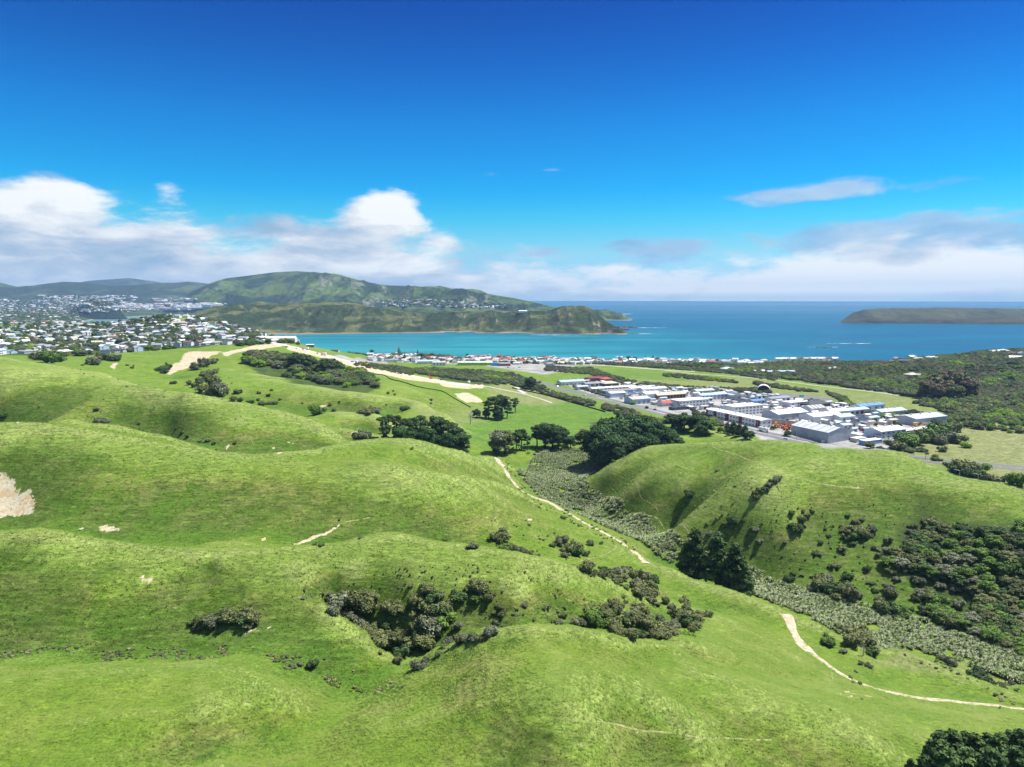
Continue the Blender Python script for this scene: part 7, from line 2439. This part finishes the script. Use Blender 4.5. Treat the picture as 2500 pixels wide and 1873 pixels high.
def boxes_mesh(name, items, mats):
    """items: x y z L W H angle roof-material; one block with a ridged roof each"""
    V_, F_, M_ = [], [], []
    for (x, y, z, L_, W_, H_, a_, mi) in items:
        c_, s_ = math.cos(a_), math.sin(a_)
        i = len(V_)
        for (px_, py_, pz_) in ((-1, -1, -3), (1, -1, -3), (1, 1, -3), (-1, 1, -3), (-1, -1, H_), (1, -1, H_), (1, 1, H_), (-1, 1, H_), (-1, 0, H_ * 1.45), (1, 0, H_ * 1.45)):
            lx, ly = px_ * L_ / 2, py_ * W_ / 2
            V_.append((x + lx * c_ - ly * s_, y + lx * s_ + ly * c_, z + pz_))
        F_ += [(i, i + 1, i + 5, i + 4), (i + 2, i + 3, i + 7, i + 6), (i + 1, i + 2, i + 6, i + 9, i + 5), (i + 3, i, i + 4, i + 8, i + 7), (i + 4, i + 5, i + 9, i + 8), (i + 8, i + 9, i + 6, i + 7)]
        M_ += [0, 0, 0, 0, mi, mi]
    me_ = bpy.data.meshes.new(name)
    me_.from_pydata(V_, [], F_)
    for m_ in mats:
        me_.materials.append(m_)
    me_.polygons.foreach_set('material_index', M_)
    me_.update()
    return me_


FM = [WALLC['white'], ROOFC['light grey'], ROOFC['grey'], ROOFC['white'], ROOFC['tan'], ROOFC['charcoal'], ROOFC['red']]
rf = random.Random(3)
put_suburb_rest()


def town(zones, label, big=0.06):
    items, trees = [], []
    for (u0, u1, v0, v1, nn, sc_) in zones:
        for _ in range(nn):
            u, v = rf.uniform(u0, u1), rf.uniform(v0, v1)
            p_ = far_hit(u, v)
            if p_ is None or p_.z < 1.5:
                continue
            b_ = rf.random() < big
            L_ = rf.uniform(12, 22) * sc_ * (2.8 if b_ else 1)
            items.append((p_.x, p_.y, p_.z, L_, L_ * rf.uniform(0.5, 0.8), rf.uniform(3.5, 6.5) * (1.4 if b_ else 1), rf.uniform(0, 3.1), rf.choice([1, 1, 2, 2, 3, 4, 5, 3, 6])))
        for _ in range(int(nn * 1.4)):
            u, v = rf.uniform(u0, u1), rf.uniform(v0, v1)
            p_ = far_hit(u, v)
            if p_ is not None and p_.z > 1.5:
                trees.append((p_.x, p_.y, p_.z - 2))
    tag(link('distant_town', boxes_mesh('distant_town', items, FM)), label, 'town', None, 'stuff')
    t_ = np.array(trees)
    rr2 = np.random.default_rng(len(trees))
    s_ = rr2.uniform(0.9, 2.0, len(t_))
    scatter_stuff('distant_trees', t_, rr2.random(len(t_)) * 6, np.column_stack([s_ * 1.9, s_ * 1.9, s_]), rr2.integers(0, 3, len(t_)), broad_sources()[:3], 'trees ' + label.split(' ', 1)[1], 'trees')


town([(-60, 190, 741, 790, 1300, 1.25), (-60, 240, 733, 742, 260, 1.5), (190, 330, 738, 762, 160, 1.6), (60, 200, 780, 800, 120, 1.1), (100, 330, 722, 735, 200, 1.7)], 'pale roofs crowding the plain beside the harbour')
town([(300, 560, 741, 757, 380, 2.3), (380, 480, 730, 736, 70, 2.0)], 'long white roofs along the far shore of the harbour', 0.35)
town([(935, 1130, 733, 748, 330, 1.5), (1080, 1240, 742, 752, 80, 1.4)], 'white houses of the village on the far hillside', 0.0)
items = []
r4 = np.random.default_rng(12)
bw = [(float(o.location.x), float(o.location.y)) for o in COL.objects if o.name.startswith('house') and o.type == 'EMPTY']
for _ in range(2200):
    u = r4.uniform(905, 1860)
    v = r4.uniform(*[float(np.interp(u, [900, 1000, 1200, 1400, 1600, 1860], q_)) for q_ in ([866, 870, 875, 880, 882, 885], [881, 887, 887, 890, 889, 890])])
    x, y, z = hit(u, v)
    if z > 0.8 and all((x - a_) ** 2 + (y - b_) ** 2 > 15 ** 2 for a_, b_ in bw):
        bw.append((x, y))
        items.append((x, y, z, r4.uniform(11, 17), r4.uniform(8, 11), r4.uniform(3.2, 6.0), r4.uniform(-0.5, 0.5) + r4.choice([0, 1.57]), int(r4.choice([1, 1, 2, 3, 4, 5, 2, 6]))))
    if len(items) > 230:
        break
tag(link('beach_houses', boxes_mesh('beach_houses', items, FM)), 'small houses packed between the larger ones of the beach settlement', 'houses', None, 'stuff')
# a white dome and a tall thin mast on the headland
p_ = far_hit(1276, 763, 'headland')
if p_ is not None:
    o = link('farm_building', boxes_mesh('farm_building', [(0, 0, 0, 40, 24, 7, 0.2, 3)], FM), loc=p_)
    tag(o, 'lone white building on the flat top of the headland', 'building')
p_ = far_hit(1327, 758)
if p_ is not None:
    v_, f_ = tube([(0, 0, -2), (0, 0, 60), (0, 0, 118)], [0.9, 0.7, 0.4], 5)
    o = link('radio_mast', from_parts('radio_mast', [(v_, f_)], [M_METAL]), loc=p_)
    tag(o, 'very tall thin radio mast rising behind the headland', 'mast')

# ------------------------------------------------------------------ rocks and surf
M_ROCK = simple('sea_rock', (0.14, 0.12, 0.1), 0.9, 0.3, 0.2)
M_SURF = simple('surf_foam', (0.8, 0.83, 0.84), 0.8, 0.05, 0.1)


def rock(u, v, L_, W_, H_, label):
    a_, b_, c_ = ray(u, v)
    t = -CAM_H / float(c_)
    x, y = float(a_) * t, float(b_) * t
    r2 = np.random.default_rng(int(u))
    V_, F_ = core_blobs([(0, 0, 0)] + [(r2.uniform(-0.8, 0.8) * L_, r2.uniform(-0.6, 0.6) * W_, 0) for _ in range(9)], [(L_ * 0.5, W_ * 0.6, H_)] + [(L_ * r2.uniform(0.15, 0.35), W_ * r2.uniform(0.2, 0.4), H_ * r2.uniform(0.4, 0.9)) for _ in range(9)], r2, 1.0)
    o = link('rock', np_mesh('rock', V_, F_, False), M_ROCK, loc=(x, y, 0))
    tag(o, label, 'rock')
    return x, y


def surf(x, y, L_, W_, seed, dens=0.5):
    r2 = np.random.default_rng(seed)
    V_, F_ = [], []
    for k_ in range(60):
        cx_, cy_ = x + r2.normal() * L_ * 0.45, y + r2.normal() * W_ * 0.4
        i = len(V_)
        rx, ry = L_ * r2.uniform(0.04, 0.15), W_ * r2.uniform(0.08, 0.25)
        for j in range(8):
            a_ = j * math.pi / 4
            q_ = r2.uniform(0.6, 1.2)
            V_.append((cx_ + math.cos(a_) * rx * q_, cy_ + math.sin(a_) * ry * q_, 0.15 + k_ * 0.004))
        F_.append(tuple(range(i, i + 8)))
    me_ = bpy.data.meshes.new('surf')
    me_.from_pydata(V_, [], F_)
    me_.materials.append(M_SURF)
    tag(link('surf', me_), 'white surf breaking round the rocks', 'surf', None, 'stuff')


x, y = rock(2085, 839, 26, 10, 1.2, 'low dark reef awash with white surf, right-hand of the two reefs')
surf(x, y, 62, 14, 1)
x, y = rock(2010, 848, 34, 12, 2.2, 'brown reef breaking the surface, left of the surf-white one')
surf(x + 6, y, 52, 9, 2)
x, y = rock(1528, 800, 60, 30, 9, 'jagged rock stack off the tip of the headland')
surf(x + 60, y - 20, 110, 16, 3)
x, y = rock(1510, 806, 60, 34, 12, 'dark rocks at the very foot of the headland cliff')
x, y = rock(1546, 815, 30, 16, 3, 'low outlying rock below the headland tip')
surf(x + 20, y, 80, 12, 4)
surf(*[float(q_ * (-CAM_H / float(ray(1355, 818)[2]))) for q_ in ray(1355, 818)[:2]], 110, 14, 5)

r_ = np.random.default_rng(18)
gx_, gy_, lr = gx_[keepm], gy_[keepm], lr[keepm]
s_ = r_.uniform(0.55, 1.35, len(gx_)) * (0.6 + 0.4 * np.exp(lr) / 200)
scatter_stuff('grass', np.column_stack([gx_, gy_, hz(gx_, gy_) - 0.03]), r_.normal(size=len(gx_)) * 0.5, np.column_stack([s_, s_, s_ * 0.28]), r_.integers(0, 3, len(gx_)), gm,
              'long pasture grass combed by the wind over the nearer slopes', 'grass')
name_sites()

for o in COL.objects:                                     # keep every description short
    lb = o.get('label')
    if lb and len(lb.split()) > 15:
        o['label'] = lb.replace(' the ', ' ', 1)

# ------------------------------------------------------------------ the air
def build_haze():
    x0, x1, y0, y1, z0, z1 = -14000, 12000, -3000, 18500, -9.0, 560.0
    V = [(x0, y0, z0), (x1, y0, z0), (x1, y1, z0), (x0, y1, z0), (x0, y0, z1), (x1, y0, z1), (x1, y1, z1), (x0, y1, z1)]
    F = [(0, 3, 2, 1), (4, 5, 6, 7), (0, 1, 5, 4), (1, 2, 6, 5), (2, 3, 7, 6), (3, 0, 4, 7)]
    me_ = np_mesh('haze', V, F, False)
    m_ = bpy.data.materials.new('haze_air')
    m_.use_nodes = True
    N = NT(m_.node_tree)
    for nd in list(N.n):
        N.n.remove(nd)
    o_ = N.node('ShaderNodeOutputMaterial')
    pv = N.node('ShaderNodeVolumePrincipled')
    pv.inputs['Color'].default_value = (0.42, 0.68, 1.0, 1)
    pv.inputs['Density'].default_value = 0.000042
    pv.inputs['Anisotropy'].default_value = 0.1
    N.l.new(pv.outputs[0], o_.inputs['Volume'])
    tag(link('haze', me_, m_), kind='stuff')
build_haze()
